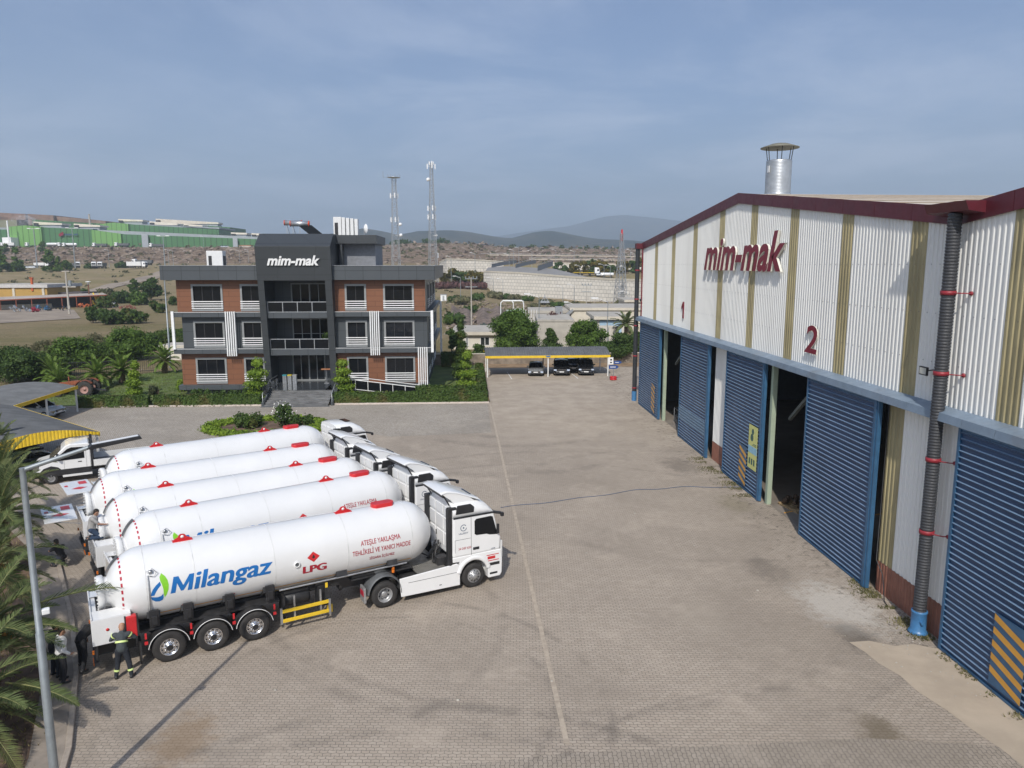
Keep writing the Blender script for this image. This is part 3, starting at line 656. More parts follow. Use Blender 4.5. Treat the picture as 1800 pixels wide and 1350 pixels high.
# hose lying across the yard
b=MB(); pts=[]
P0=gr(880,893); P1=gr(1000,879); P2=gr(1120,862); P3=gr(1215,856); P4=gr(1340,858)
import itertools
ctrl=[P0,P1,P2,P3,P4]
for i in range(len(ctrl)-1):
    for k in range(8):
        t_=k/8; p=ctrl[i].lerp(ctrl[i+1],t_); pts.append((p.x,p.y+.1*sin((i*8+k)*.9),.025))
b.tube(pts,.015,6); tag(b.build('air_hose',pm('thin_blue_hose',(.08,.12,.2),.5)),'thin blue hose lying across the paved yard from the front truck to the warehouse','hose')
# ---------------------------------------------------------------- office building
of=thing('office_building','three storey dark grey office with rust brown panels and a white lettered entrance tower','office',(-16.5,76.5,0))
def panelmat(name,col,lw,lh,line=.55,rough=.5,var=.06,mort=.022):
    m,t,b=newmat(name); tc=N(t,'ShaderNodeTexCoord'); sp=N(t,'ShaderNodeSeparateXYZ'); t.links.new(tc.outputs['Object'],sp.inputs[0])
    cb=N(t,'ShaderNodeCombineXYZ'); t.links.new(M(t,'ADD',sp.outputs[0],sp.outputs[1]),cb.inputs[0]); t.links.new(sp.outputs[2],cb.inputs[1])
    br=N(t,'ShaderNodeTexBrick'); br.offset=0 if lw>1.2 and lh>1 else .5; t.links.new(cb.outputs[0],br.inputs[0]); br.inputs['Scale'].default_value=1
    br.inputs['Brick Width'].default_value=lw; br.inputs['Row Height'].default_value=lh; br.inputs['Mortar Size'].default_value=mort; br.inputs['Mortar Smooth'].default_value=0
    br.inputs['Color1'].default_value=(*col,1); br.inputs['Color2'].default_value=(*[c*(1-var) for c in col],1); br.inputs['Mortar'].default_value=(*[c*line for c in col],1)
    c=mixc(t,M(t,'MULTIPLY',mrange(t,noise(t,tc.outputs['Object'],.8,6,.7),.45,.75),.25),br.outputs[0],tuple(min(1,c*1.25) for c in col))
    t.links.new(c,b.inputs['Base Color']); b.inputs['Roughness'].default_value=rough; return m
m_rust=panelmat('rust_wood_panel',(.20,.082,.040),2.4,.52,.55)
m_grey=panelmat('grey_composite_panel',(.062,.070,.076),3.0,1.6,.5,.4)
m_band=panelmat('grey_band_panel',(.068,.076,.083),1.75,3.1,.35,.4)
m_tower=panelmat('dark_tower_panel',(.046,.051,.055),3.5,1.5,.5,.4)
def holewall(b,x0,x1,z0,z1,holes,y,depth=.22,m=0,mr=0,axis='x'):
    xs=sorted({x0,x1,*[h[0] for h in holes],*[h[1] for h in holes]}); zs=sorted({z0,z1,*[h[2] for h in holes],*[h[3] for h in holes]})
    P=(lambda a,d,z:(a,y+d,z)) if axis=='x' else (lambda a,d,z:(y-d,a,z))
    for i in range(len(xs)-1):
        for j in range(len(zs)-1):
            cx_=(xs[i]+xs[i+1])/2; cz_=(zs[j]+zs[j+1])/2
            if any(h[0]<cx_<h[1] and h[2]<cz_<h[3] for h in holes): continue
            b.quad(P(xs[i],0,zs[j]),P(xs[i+1],0,zs[j]),P(xs[i+1],0,zs[j+1]),P(xs[i],0,zs[j+1]),m)
    for h in holes:
        a0,a1,c0,c1=h[:4]
        for (p,q,r,s) in (((a0,c0),(a1,c0),0,0),((a0,c1),(a1,c1),0,0),((a0,c0),(a0,c1),0,0),((a1,c0),(a1,c1),0,0)):
            b.quad(P(p[0],0,p[1]),P(q[0],0,q[1]),P(q[0],depth,q[1]),P(p[0],depth,p[1]),mr)
def window(a0,a1,z0,z1,y,axis='x',parent=of,lou=True,mull=2):
    """grey frame (thing part) with panes and white louvre bars as sub-parts"""
    def BX(b,p0,p1,d0,d1,q0,q1):
        if axis=='x': b.box(p0,p1,y+d0,y+d1,q0,q1)
        else: b.box(y-d1,y-d0,p0,p1,q0,q1)
    f=MB(); w=.17
    BX(f,a0-.02,a1+.02,-.07,.02,z0-.02,z0+w); BX(f,a0-.02,a1+.02,-.07,.02,z1-w,z1+.02); BX(f,a0-.02,a0+w,-.071,.02,z0+w,z1-w); BX(f,a1-w,a1+.02,-.071,.02,z0+w,z1-w)
    o=f.build('window',MT['aluframe'],parent,True)
    g=MB(); BX(g,a0,a1,.12,.14,z0,z1)
    L=parent.location
    def sub(b,n,m):
        b.v=[(v[0]-L[0],v[1]-L[1],v[2]-L[2]) for v in b.v]; return b.build(n,m,o)
    sub(g,'pane',MT['glass'])
    g=MB()
    for k in range(1,mull+1): c=a0+(a1-a0)*k/(mull+1); BX(g,c-.03,c+.03,.08,.118,z0,z1)
    sub(g,'mullion',MT['black'])
    if lou:
        g=MB()
        for k in range(4): zz_=z0+.22+k*.22; BX(g,a0-.03,a1+.03,-.13,-.075,zz_,zz_+.085)
        sub(g,'louvre',MT['louvre'])
WX=[(-27.3,-24.3,2),(-22.55,-20.52,1),(-12.28,-10.2,1),(-8.47,-5.45,2)]
for nm,m,z0,z1,wz0,wz1,xl,xr in (('brown_wall',m_rust,1.05,4.3,1.15,3.76,-28.7,-4.3),('grey_wall',m_grey,4.65,7.9,4.79,7.42,-28.4,-4.15),('brown_wall',m_rust,8.3,11.5,8.45,11.06,-28.75,-4.3)):
    b=MB(); holewall(b,xl,-20.3,z0,z1,[(a,c,wz0,wz1) for a,c,_ in WX[:2]],76.5); b.box(xl+.2,-20.3,76.78,77.0,z0,z1); b.build(nm,m,of,True)
    b=MB(); holewall(b,-13.4,xr,z0,z1,[(a,c,wz0,wz1) for a,c,_ in WX[2:]],76.5); b.box(-13.4,xr,76.78,77.0,z0,z1); b.build(nm,m,of,True)
    b=MB(); b.box(xl,xl+.2,76.503,100,z0,z1); b.build('side_wall',m,of,True); b=MB(); b.box(xl+.2,xr-.6,99.8,100,z0,z1); b.build('rear_wall',m,of,True)
    sh=[(80,83,wz0,wz1),(86,89,wz0,wz1),(92.5,96,wz0,wz1)]
    b=MB(); holewall(b,76.5,100,z0,z1,sh,xr+.003,.22,0,0,'y'); b.box(xr-.6,xr-.4,77,100,z0,z1); b.build('side_wall',m_grey,of,True)
    for a,c,k in WX: window(a,c,wz0,wz1,76.5,'x',of,True,k)
    for a,c,_,_ in sh: window(a,c,wz0,wz1,xr,'y',of,True,2)
for q in ((-29.15,-20.42,75.85,76.9,7.87,8.33),(-29.15,-20.42,75.85,76.9,4.23,4.69),(-13.3,-3.72,75.85,76.9,7.87,8.33),(-13.3,-3.72,75.85,76.9,4.23,4.69),(-4.9,-3.72,76.9,100.6,7.87,8.33),(-4.9,-3.72,76.9,100.6,4.23,4.69),(-28.95,-20.42,76.0,77,.58,1.05),(-13.3,-4.0,76.0,77,.58,1.05)):
    b=MB(); b.box(*q); b.build('floor_band',m_band,of,True)
b=MB()
for x0,x1 in ((-29.15,-20.42),(-13.3,-3.72)):
    for z in (8.335,4.695): b=MB(); b.box(x0,x1,75.83,75.9,z,z+.03); b.build('band_drip_edge',MT['louvre'],of,True)
b=MB(); b.box(-28.4,-20.3,76.6,77.2,-.1,.58); b.box(-13.4,-4.4,76.6,77.2,-.1,.58); b.box(-4.9,-4.4,77.2,100,-.1,1.05); b.build('basement_wall',pm('basement_grey',(.06,.065,.07),.6),of,True)
b=MB()
b.box(-29.85,-20.42,75.55,75.8,11.5,12.88); b.box(-13.3,-3.25,75.55,75.8,11.5,12.88); b.box(-3.5,-3.25,75.8,100.9,11.5,12.88); b.box(-29.85,-29.6,75.8,100.9,11.5,12.88); b.box(-29.85,-3.25,100.9,101.1,11.5,12.88)
b.box(-29.6,-3.5,75.8,100.9,11.5,11.7)
b.build('parapet',m_band,of,True)
b=MB(); b.box(-29.6,-3.5,75.82,100.88,12.5,12.55); b.build('roof_deck',pm('roof_deck_grey',(.2,.2,.2),.8),of,True)
b=MB(); b.box(-29.9,-20.42,75.5,75.85,12.885,12.92); b.box(-13.3,-3.2,75.5,75.85,12.885,12.92); b.box(-3.54,-3.2,75.85,101,12.885,12.92); b.build('parapet_cap',MT['steel'],of,True)
# vertical white fins, each group one part
for x0,x1,z0,z1 in ((-23.92,-22.95,4.0,8.42),(-9.8,-8.85,4.0,8.42),(-5.08,-4.1,.8,4.78)):
    b=MB()
    for k in range(5): x=x0+(x1-x0)*k/4.6; b.box(x,x+.1,75.62,75.82,z0,z1); 
    b.box(x0,x1,75.82,75.845,z0+.5,z0+.55); b.build('white_fins',MT['louvre'],of,True)
for q in ((-29.15,-28.9,75.7,75.9,4.7,8.45),(-3.75,-3.5,75.7,75.9,4.25,8.45),(-3.75,-3.5,100.3,100.6,.5,8.2)): b=MB(); b.box(*q); b.build('white_end_post',MT['louvre'],of,True)
# tower
b=MB()
for x0,x1 in ((-20.42,-19.82),(-13.95,-13.3)): b=MB(); b.prism([(76.35,0),(75.0,11.42),(75.0,11.5),(79.2,11.5),(79.2,0)],x0,x1,'x'); b.build('tower_leg',m_tower,of,True)
b=MB(); b.prism([(74.98,11.45),(74.6,14.75),(76.6,16.0),(83,16.0),(83,11.45)],-20.45,-13.25,'x'); b.build('tower_head',m_tower,of,True,bevel=.02)
b=MB(); b.box(-19.82,-13.95,79.0,79.2,1,11.45); b.build('recess_wall',m_grey,of,True)
b=MB()
for z0,z1 in ((7.75,8.3),(4.0,4.58)): b=MB(); b.box(-19.82,-13.95,75.75+(.35 if z0<6 else 0),79,z0,z1); b.build('balcony_slab',m_band,of,True)
for z0,y in ((8.3,75.85),(4.58,76.2)):
    b=MB(); b.box(-19.8,-13.97,y,y+.02,z0+.08,z0+1.0); o=b.build('balcony_glass',MT['glass'],of,True)
    b=MB(); b.box(-19.8,-13.97,y-.03,y+.05,z0+1.0,z0+1.07); b.box(-19.8,-13.97,y-.03,y+.05,z0+.02,z0+.08)
    for k in range(5): x=-19.8+k*1.44; b.box(x,x+.07,y-.04,y-.002,z0,z0+1.0)
    b.build('balcony_rail',MT['steel'],of,True)
def glazed(x0,x1,z0,z1,n,transom=None,y=79.0):
    g=MB(); g.box(x0,x1,y-.04,y-.02,z0,z1); o=g.build('glazed_door',MT['glass'],of,True); L=of.location
    f=MB()
    for k in range(n+1): x=x0+(x1-x0)*k/n; w=.06 if k in (0,n) else (.07 if k==n//2 else .04); f.box(x-w,x+w,y-.1,y-.041,z0,z1)
    f.box(x0-.06,x1+.06,y-.101,y-.042,z1,z1+.12); f.box(x0,x1,y-.101,y-.042,z0-.02,z0+.1)
    if transom: f.box(x0,x1,y-.095,y-.042,transom,transom+.05)
    f.v=[(v[0]-L[0],v[1]-L[1],v[2]-L[2]) for v in f.v]; f.build('door_frame',MT['aluframe'],o)
glazed(-18.1,-14.45,8.32,11.0,4); glazed(-18.1,-14.45,4.6,7.4,4,5.9); 
b=MB(); b.box(-19.8,-13.97,72.7,79,.92,1.0); b.build('porch_floor',pm('polished_granite',(.05,.055,.06),.15,0,.2,3),of,True)
glazed(-18.25,-15.0,1.02,3.75,4)
b=MB()
for k in range(7): b.box(-18.95-(.0),-13.1,69.65+k*.44,72.75,-.02 if k==0 else k*.143,(k+1)*.143)
b.build('entrance_steps',pm('streaked_grey_marble',(.15,.15,.15),.35,0,.35,1.2,dirt=((.05,.05,.055),.8),stretch=(1,1,6)),of,True)
b=MB(); b.box(-19.2,-12.9,69.2,69.65,.0,.03); b.build('dark_threshold',MT['greyplastic'],of,True)
b=MB()
for x in (-19.2,-12.85): b=MB(); b.prism([(69.7,0),(72.8,0),(72.8,1.2),(69.7,.35)],x,x+.22,'x'); b.build('stair_cheek',m_grey,of,True)
b=MB()
for x in (-19.1,-12.75):
    b=MB(); b.tube([(x,69.8,.3),(x,69.8,1.15),(x,72.8,2.05),(x,75.5,2.05)],.03,6); 
    for yy,zz_ in ((71.2,1.57),(72.8,2.05)): b.tube([(x,yy,.6),(x,yy,zz_)],.025,6)
    b.build('handrail',MT['steel'],of,True)
b=MB(); b.box(-19.08,-19.06,70.0,75.4,.9,1.8); b.build('rail_glass',MT['glass2'],of,True)
# ramp
b=MB(); b.prism([(-12.5,0),(-4.8,0),(-4.8,.1),(-12.5,1.0)],73.6,75.2,'y'); b.build('ramp',m_grey,of,True)
b=MB(); P=lambda x,h:(x,73.5,1.0+( -.9)*(x+12.5)/7.7+h)
b.add([P(-12.3,.1),P(-5.0,.1),P(-5.0,.85),P(-12.3,.95)],[(0,1,2,3)]); b.build('ramp_glass',MT['glass'],of,True)
b=MB(); b.tube([P(-12.3,1.02),P(-5.0,.9)],.04,6); b.tube([P(-12.3,.06),P(-5.0,.06)],.03,6); b.tube([(-12.3,75.2,2.0),(-5.0,75.2,1.0)],.035,6)
for k in range(7): x=-12.3+k*1.21; b.tube([P(x,-.05),P(x,1.0)],.035,6)
b.build('ramp_rail',MT['louvre'],of,True)
# lettering on the tower head (leans with it)
vs,fs,w=textmesh('mim-mak',1,.3,.03,.5,1.0); k=5.05/w; hz_=max(v[1] for v in vs); kz=.92/hz_
b=MB(); P=[]
for v in vs:
    z=12.95+v[1]*kz; y=74.98-(z-11.45)*.115-.02-(v[2]+.5)*.14; P.append((-19.35+v[0]*k,y,z))
b.add(P,fs); b.build('lettering',MT['louvre'],of,True)
# roof house behind the tower
b=MB(); b.box(-13.2,-9.5,79.5,86,12.5,15.1); b.build('roof_house_wall',pm('roof_house_grey',(.19,.20,.22),.6),of,True)
b=MB(); b.box(-13.25,-9.2,78.2,86.4,15.1,15.95); b.build('roof_house_top',m_tower,of,True)
b=MB(); b.box(-12.9,-12.7,78.3,79.5,12.5,15.1); b.build('roof_house_fin',m_tower,of,True)
def ventbox(x,y,z0,w,h,lab):
    r=thing('roof_vent',lab,'roof vent',(x,y,z0)); b=MB(); b.box(-w,w,-.6,.6,0,h); b.build('casing',MT['bumpwhite'],r,bevel=.02)
    b=MB(); b.box(-w*.75,-w*.35,-.63,-.602,.3,h*.72); b.box(w+.002,w+.03,-.4,.4,.3,h*.72); b.build('vent_opening',MT['black'],r)
ventbox(-27.1,84,12.55,.85,1.9,'white vent box standing alone on the left half of the office roof')
r=thing('roof_vent','cluster of white square flues on top of the office roof house','roof vent',(-13.3,84,15.95)); b=MB()
for k in range(4): b.box(-.2+k*.45,.15+k*.45,-.5,.5,0,2.05-.05*k)
b.box(-1.1,-.25,-.5,.5,0,2.1); b.build('flue',MT['bumpwhite'],r,bevel=.02); b=MB(); b.box(-.95,-.6,-.53,-.502,.2,1.5); b.build('vent_opening',MT['black'],r)
def heater(x,y,z,lab,panel=True):
    r=thing('solar_water_heater',lab,'water heater',(x,y,z)); b=MB(); b.lathe([(0,-.9),(.28,-.9),(.28,.9),(0,.9)],(0,0,1.15),'x',16); b.build('tank',MT['steel'],r)
    b=MB(); b.lathe([(0,.9),(.3,.9),(.3,.97),(0,.97)],(0,0,1.15),'x',16); b.lathe([(0,-.97),(.3,-.97),(.3,-.9),(0,-.9)],(0,0,1.15),'x',16); b.build('end_cap',pm('orange_red_cap',(.7,.07,.02),.4) if 'orange_red_cap' not in bpy.data.materials else bpy.data.materials['orange_red_cap'],r)
    b=MB(); b.bar((-.7,0,0),(-.7,0,1.0),.05,.05); b.bar((.7,0,0),(.7,0,1.0),.05,.05); b.bar((-.7,1.2,0),(-.7,0,1.0),.04,.04); b.build('stand',MT['steel'],r)
    if panel: b=MB(); b.add([(-.2,-.1,1.0),(1.2,-.1,1.0),(2.3,-.1,.1),(.9,-.1,.1),(-.2,.0,1.0),(1.2,.0,1.0),(2.3,.0,.1),(.9,.0,.1)],[(0,1,2,3),(7,6,5,4),(0,4,5,1),(1,5,6,2),(2,6,7,3),(3,7,4,0)]); b.build('collector',MT['glass'],r)
heater(-17.2,80,16.0,'nearer solar water heater with a dark sloping collector on the tower roof')
heater(-19.2,86,16.4,'farther solar water heater without visible collector on the tower roof',False)
r=thing('satellite_dish','small white satellite dish at the edge of the office roof house','satellite dish',(-11.2,84,15.95),R(30))
b=MB(); b.lathe([(0,0),(.3,.06),(.52,.2)],(0,0,.9),'x',18); b.build('dish',MT['louvre'],r); b=MB(); b.tube([(0,0,0),(0,0,.9)],.04,6); b.tube([(0,0,.6),(.8,0,.8)],.02,5); b.build('mast',MT['steel'],r)
# porch things
r=thing('bin_cluster','three small recycling bins with coloured lids on the office porch','bins',(-18.6,77.0,1.0))
for k,c in enumerate(((.05,.25,.3),(.5,.4,.05),(.3,.3,.3))):
    b=MB(); b.box(-.3+k*.5,.08+k*.5,-.25,.15,0,.8); b.build('bin',MT['steel'],r); b=MB(); b.box(-.32+k*.5,.1+k*.5,-.27,.17,.8,.92); b.build('lid',pm('bin_lid_%s'%'abc'[k],c,.5),r)
r=thing('lectern','thin reading stand with a wooden top beside the office entrance','stand',(-14.5,77,1)); b=MB(); b.tube([(0,0,0),(0,0,1.4)],.04,8); b.box(-.25,.25,-.2,.2,0,.03); b.build('post',MT['steel'],r); b=MB(); b.box(-.5,.45,-.25,.25,1.4,1.5); b.build('top',pm('light_wood',(.35,.15,.07),.5),r)
r=thing('potted_plant','leafy plant in a white pot on the first floor balcony','potted plant',(-14.35,77,4.58)); b=MB(); b.lathe([(0,0),(.2,0),(.28,.6),(.22,.6),(0,.5)],(0,0,0),'z',14); b.build('pot',MT['louvre'],r); b=MB(); leaves(b,[((0,0,1.1),(.5,.4,.5))],140,.22,4); b.build('foliage',MT['tree'],r,fixn=False)
# ---------------------------------------------------------------- garden round the office
def hedge(lab,p,q,w=.9,h=1.0,n=None,rs=1,group='clipped hedges round the office'):
    p=Vector((*p,0));q=Vector((*q,0)); L=(q-p).length; a=math.atan2(q.y-p.y,q.x-p.x)
    r=thing('hedge',lab,'hedge',p,a,group); b=MB(); b.box(.06,L-.06,-w/2+.08,w/2-.08,0,h-.1)
    g=np.random.default_rng(rs); n=n or int(L*230)
    for i in range(n):
        f=g.random(); x=g.random()*L
        if f<.4: P_=(x,-w/2+g.normal()*.03,g.random()*h); nr=(0,-1,.4)
        elif f<.78: P_=(x,(g.random()-.5)*w,h+g.normal()*.04); nr=(0,0,1)
        elif f<.92: P_=(x,w/2+g.normal()*.03,g.random()*h); nr=(0,1,.4)
        else: P_=(L*(g.random()>.5)+g.normal()*.02,(g.random()-.5)*w,g.random()*h); nr=(1 if P_[0]>L/2 else -1,0,.3)
        nn=Vector(nr)+Vector(g.normal(size=3))*.55; nn.normalize(); a_=nn.cross(Vector(g.normal(size=3))).normalized(); c_=nn.cross(a_); s=.075+g.random()*.05
        P_=Vector(P_); b.add([P_-a_*s,P_+c_*s*.7,P_+a_*s,P_-c_*s*.7],[(0,1,2,3)])
    b.build('foliage',MT['hedge'],r,fixn=False); return r
hedge('long clipped hedge left of the office entrance steps',(-29.1,70.45),(-19.4,70.45),rs=1)
hedge('short clipped hedge at the far left, by the carport',(-35.9,70.25),(-29.55,70.4),rs=2)
hedge('long clipped hedge right of the office entrance steps',(-12.7,70.75),(1.75,70.75),1.0,1.05,rs=3)
hedge('second hedge row behind the right-hand front hedge',(-5.2,73.6),(1.2,73.6),.9,1.15,rs=4)
hedge('hedge running back along the parking side of the lawn',(1.3,74.2),(1.3,92),.9,1.0,rs=5)
hedge('dark hedge block behind the right side of the office',(-3.5,96),(-.4,96),1.2,1.9,rs=6)
gm=pm('lawn_grass',(.10,.14,.035),.9,0,.35,.5,bump=.5,bscale=30,dirt=((.19,.15,.08),.7))
sheet('lawn',[(-46,70.6),(-19.3,70.85),(-19.3,76.7),(-28.3,76.7),(-28.5,97.5),(-38,93.5),(-46,78)],.05,gm)
sheet('garden_lawn',[(-12.7,71.1),(1.6,71.1),(1.6,97.5),(-4.4,97.5),(-4.4,76.7),(-12.7,76.7)],.05,gm)
b=MB(); g=np.random.default_rng(8)
for i in range(9000):
    x=-45+g.random()*16; y=71+g.random()*24
    if y>78+(x+46)*1.9 : continue
    h=.06+g.random()*.12; a=g.random()*6.28; b.add([(x-.03*cos(a),y-.03*sin(a),.05),(x+.03*cos(a),y+.03*sin(a),.05),(x+g.normal()*.04,y,.05+h)],[(0,1,2)])
stuff(b.build('grass',leafmat('grass_blade',(.07,.12,.02),(.16,.22,.05),(.2,.17,.08)),fixn=False),'short patchy green grass on the lawn left of the office','grass')
b=MB(); ribbon(b,[(-46,69.75),(-29,70.0),(-19.3,69.95)],-.0,.18,0,.14); ribbon(b,[(-12.85,70.1),(1.9,70.15)],0,.18,0,.14); struct(b.build('garden_kerb',MT['kerbwhite']))
def topiary(lab,loc,h,w,n=5,mat='lime',rs=1,group='cloud-pruned conifers'):
    r=thing('topiary_tree',lab,'topiary',loc,0,group); rnd=random.Random(rs); b=MB(); b.tube([(0,0,-.1),(.08,0,h*.5),(0,.05,h*.9)],[.08,.06,.03],6); b.build('trunk',MT['bark'],r)
    bl=[]
    for k in range(n):
        t=k/(n-1); ww=w*(1-.5*t)*rnd.uniform(.8,1.1); hh=h/n*.52; bl.append(((rnd.uniform(-.12,.12)*w,rnd.uniform(-.12,.12)*w,h*(.14+.78*t)),(ww/2,ww/2,hh*.95)))
    b=MB(); core(b,bl,.82,0,rs); leaves(b,bl,500*n,.13,rs,0,1.4,.85); b.build('crown',MT[mat],r,fixn=False); return r
topiary('bright green layered conifer at the left of the entrance steps',(-20.6,73.4,0),3.9,2.9,4,rs=1)
topiary('bright green layered conifer at the right of the entrance steps',(-12.1,72.6,0),3.9,2.3,5,rs=2)
topiary('spiral layered conifer alone on the left lawn',(-33.4,76.2,0),3.4,1.7,4,rs=3)
topiary('tall narrow conifer nearest the parking hedge',(-.9,84.5,0),5.6,1.9,6,'hedge',rs=4)
topiary('layered yellow-green conifer in front of the narrow ones',(-.3,78.5,0),4.0,2.3,4,rs=5)
topiary('dark conifer column behind the layered ones by the office',(-.9,92,0),6.0,1.8,5,'tree',rs=6)
bush('bush','round yellow-green bush at the left corner of the office','bush',(-29.6,78.3,0),1.7,1.5,'lime',900,.14,11)
for k,x in enumerate((-26.6,-25.4,-24.2,-22.9,-21.7)):
    bush('rose_bush','leafy rose bush %s'%['leftmost in the bed under the office window','second from the left under the office window','third from the left under the office window','fourth from the left under the office window','beside the layered conifer under the office window'][k],'bush',(x,73.8+.3*sin(k*2),0),1.2,1.1,'tree',420,.15,20+k,'rose bushes under the office window')
bush('shrub','small spiky shrub on the left lawn','shrub',(-31.4,76.8,0),1.2,1.2,'olive',350,.18,31)
# round flower bed in the yard
bed=gr(468,752); bed.z=0
cpts=[(bed.x+4.9*cos(a)*1.0,bed.y+3.4*sin(a)) for a in np.linspace(0,2*PI,24)[:-1]]
sheet('flower_bed_soil',cpts,.03,MT['soil'])
bs_=thing('groundcover_ring','low yellow-green plants edging the round flower bed behind the tanks','ground cover',bed); b=MB(); bl=[]
for a in np.linspace(0,2*PI,30)[:-1]: bl.append(((4.4*cos(a),3.0*sin(a),.12),(.75,.6,.38)))
core(b,bl,.7); leaves(b,bl,6500,.14,7); b.build('foliage',MT['lime'],bs_,fixn=False)
bush('rose_bush','tall white-flowering rose bush in the round flower bed','bush',(bed.x+1.3,bed.y+.3,0),1.9,2.1,'tree',1000,.15,41)
b=MB(); leaves(b,[((0,0,1.4),(.95,.9,.75))],70,.12,5,0,1,.9); fl=b.build('blossoms',MT['flower'],bpy.data.objects['rose_bush.005'] if 'rose_bush.005' in bpy.data.objects else None,fixn=False)
bush('rose_bush','wide green rose bush left of the white-flowering one','bush',(bed.x-1.3,bed.y+.5,0),2.2,1.5,'hedge',900,.15,42)
bush('rose_bush','low green bush at the right of the round flower bed','bush',(bed.x+3.1,bed.y-.2,0),2.0,1.2,'tree',800,.15,43)
# ---------------------------------------------------------------- carports
def carport(name,lab,loc,rz,L,D,z0=2.35,rise=.55,posts=3,valance=None,bow=.9):
    """arched sheet roof; local x along the open front, y to the back; front edge at y=0"""
    r=thing(name,lab,'carport',loc,rz,None); b=MB(); n=12; vs=[]; nx=int(L/.28); prof=[]
    for j in range(n+1):
        t=j/n; prof.append((t*D,z0+rise*sin(PI*(.12+.76*t))**1-rise*sin(PI*.12)+t*.12))
    for i in range(nx*3+1):
        x=L*i/(nx*3); dz=.06 if i%3==1 else 0
        for y,z in prof: vs.append((x,y,z+dz))
    b.add(vs,[(i*(n+1)+j,(i+1)*(n+1)+j,(i+1)*(n+1)+j+1,i*(n+1)+j+1) for i in range(nx*3) for j in range(n)],0,False)
    b.build('roof_sheet',MT['carproof'],r)
    b=MB(); b.box(0,L,-.03,.03,z0-.22,z0+.06); b.box(0,L,D-.03,D+.03,z0-.06,z0+.1); b.build('edge_beam',MT['yellow'] ,r)
    for k in range(posts):
        b=MB(); x=.25+(L-.5)*k/(posts-1); b.box(x-.06,x+.06,.02,.14,0,z0-.14); b.box(x-.06,x+.06,D-.5,D-.38,0,z0); b.bar((x,.1,z0-.12),(x,D-.4,z0+.1),.08,.1)
        b.build('post',MT['whitepost'],r)
    if valance:
        b=MB(); m_=12; vs=[]
        for i in range(int(D/.1)+1):
            y=min(D,i*.1); t=y/D; z=z0+rise*sin(PI*(.12+.76*t))-rise*sin(PI*.12)+t*.12; x=L+.03+(.025 if i%3 else 0); vs+=[(x,y,z+.03),(x,y,z-.1-valance*(t))]
        b.add(vs,[(2*i,2*i+1,2*i+3,2*i+2) for i in range(len(vs)//2-1)]); b.build('gable_valance',MT['yellow'],r)
    return r
cp=carport('carport','long low grey carport with a yellow front edge beyond the yard',(1.95,86.6,0),R(1.0),14.7,5.4,2.45,1.05,3)
b=MB(); b.box(7.1,7.6,-.06,-.035,2.33,2.47); b.build('sign_plate',MT['logo'] if 'logo' in MT else MT['blue'],cp)
struct_lines=MB()
for x0,y0,x1,y1 in ((4.95,86.3,4.7,91),(12.6,86.3,12.3,91)): struct_lines.add([(x0-.06,y0-1.2,.009),(x0+.06,y0-1.2,.009),(x1+.06,y1,.009),(x1-.06,y1,.009)],[(0,1,2,3)])
struct(struct_lines.build('parking_line',MT['whitepost']))
# ---------------------------------------------------------------- gas tanker trailers (local: x forward, near side -y)
TZ=2.45; TR=1.22
def wheel(b_t,b_r,x,y,side,dish=-.06,r=.52,w=.36,rimr=.30,style='alu',hub=None):
    """tyre into b_t, rim into b_r; outer face at y, side -1 = near"""
    s=side; o=(x,0,r)
    prof=[(rimr,y-s*0),(rimr+.03,y+s*.0),(r*.72,y+s*.012),(r-.05,y),(r-.015,y-s*.03),(r,y-s*.07),(r,y-s*(w-.07)),(r-.05,y-s*w),(rimr,y-s*w)]
    b_t.lathe(prof,o,'y',36)
    for k in range(4): yy=y-s*(.09+k*(w-.18)/3); b_t.lathe([(r+.001,yy-.012),(r-.012,yy-.008),(r-.012,yy+.008),(r+.001,yy+.012)],o,'y',36)
    d=y+s*dish
    b_r.lathe([(rimr+.005,y+s*.004),(rimr-.015,y+s*.008),(rimr-.03,y-s*.03),(rimr-.05,d+s*0),(.13,d+s*.01),(.12,d+s*.07),(.09,d+s*.10),(0,d+s*.10)],o,'y',30)
    for k in range(10):
        a=2*PI*k/10; b_r.lathe([(0,d+s*.05),(.018,d+s*.05),(.018,d)],(x+.165*cos(a),0,r+.165*sin(a)),'y',6)
def rimholes(b,x,y,side,r=.52,dish=-.06,n=10,rad=.225,hr=.024):
    for k in range(n):
        a=2*PI*(k+.5)/n; b.lathe([(0,y+side*(dish+.016)),(hr,y+side*(dish+.016)),(hr,y+side*dish)],(x+rad*cos(a),0,r+rad*sin(a)),'y',8)
def tank_decal(par,name,vs,fs,mat,s0,a0,ks,ka,lift=.006,side=-1):
    """flat art (x right, y up) wrapped on the tank; s0,a0 = left/base in metres"""
    vs,fs=slicey(vs,fs,.12/ka if ka else .1); b=MB(); P=[]
    for v in vs:
        s=s0+v[0]*ks; a=(a0+v[1]*ka)/TR; r=TR+lift; P.append((s,-r*cos(a),TZ+r*sin(a)))
    b.add(P,fs); return b.build(name,mat,par)
def bold(par,txt,m,s0,a0,wid,hh,shear=0,fat=.03):
    vs,fs,w=textmesh(txt,1,shear,.006 if hh>.2 else 0); ks=(wid-fat)/w; V=[];F=[]
    vs,fs=slicey(vs,fs,.12*.72/hh); b=MB()
    for i in range(4):
        r=TR+.006+i*.0012; P=[]
        for v in vs: a=(a0+(0 if i==0 else .012*hh*(1 if i%2 else -1))+v[1]*hh/.72)/TR; P.append((s0+fat*i/3+v[0]*ks,-r*cos(a),TZ+r*sin(a)))
        b.add(P,fs)
    b.build('lettering',m,par)
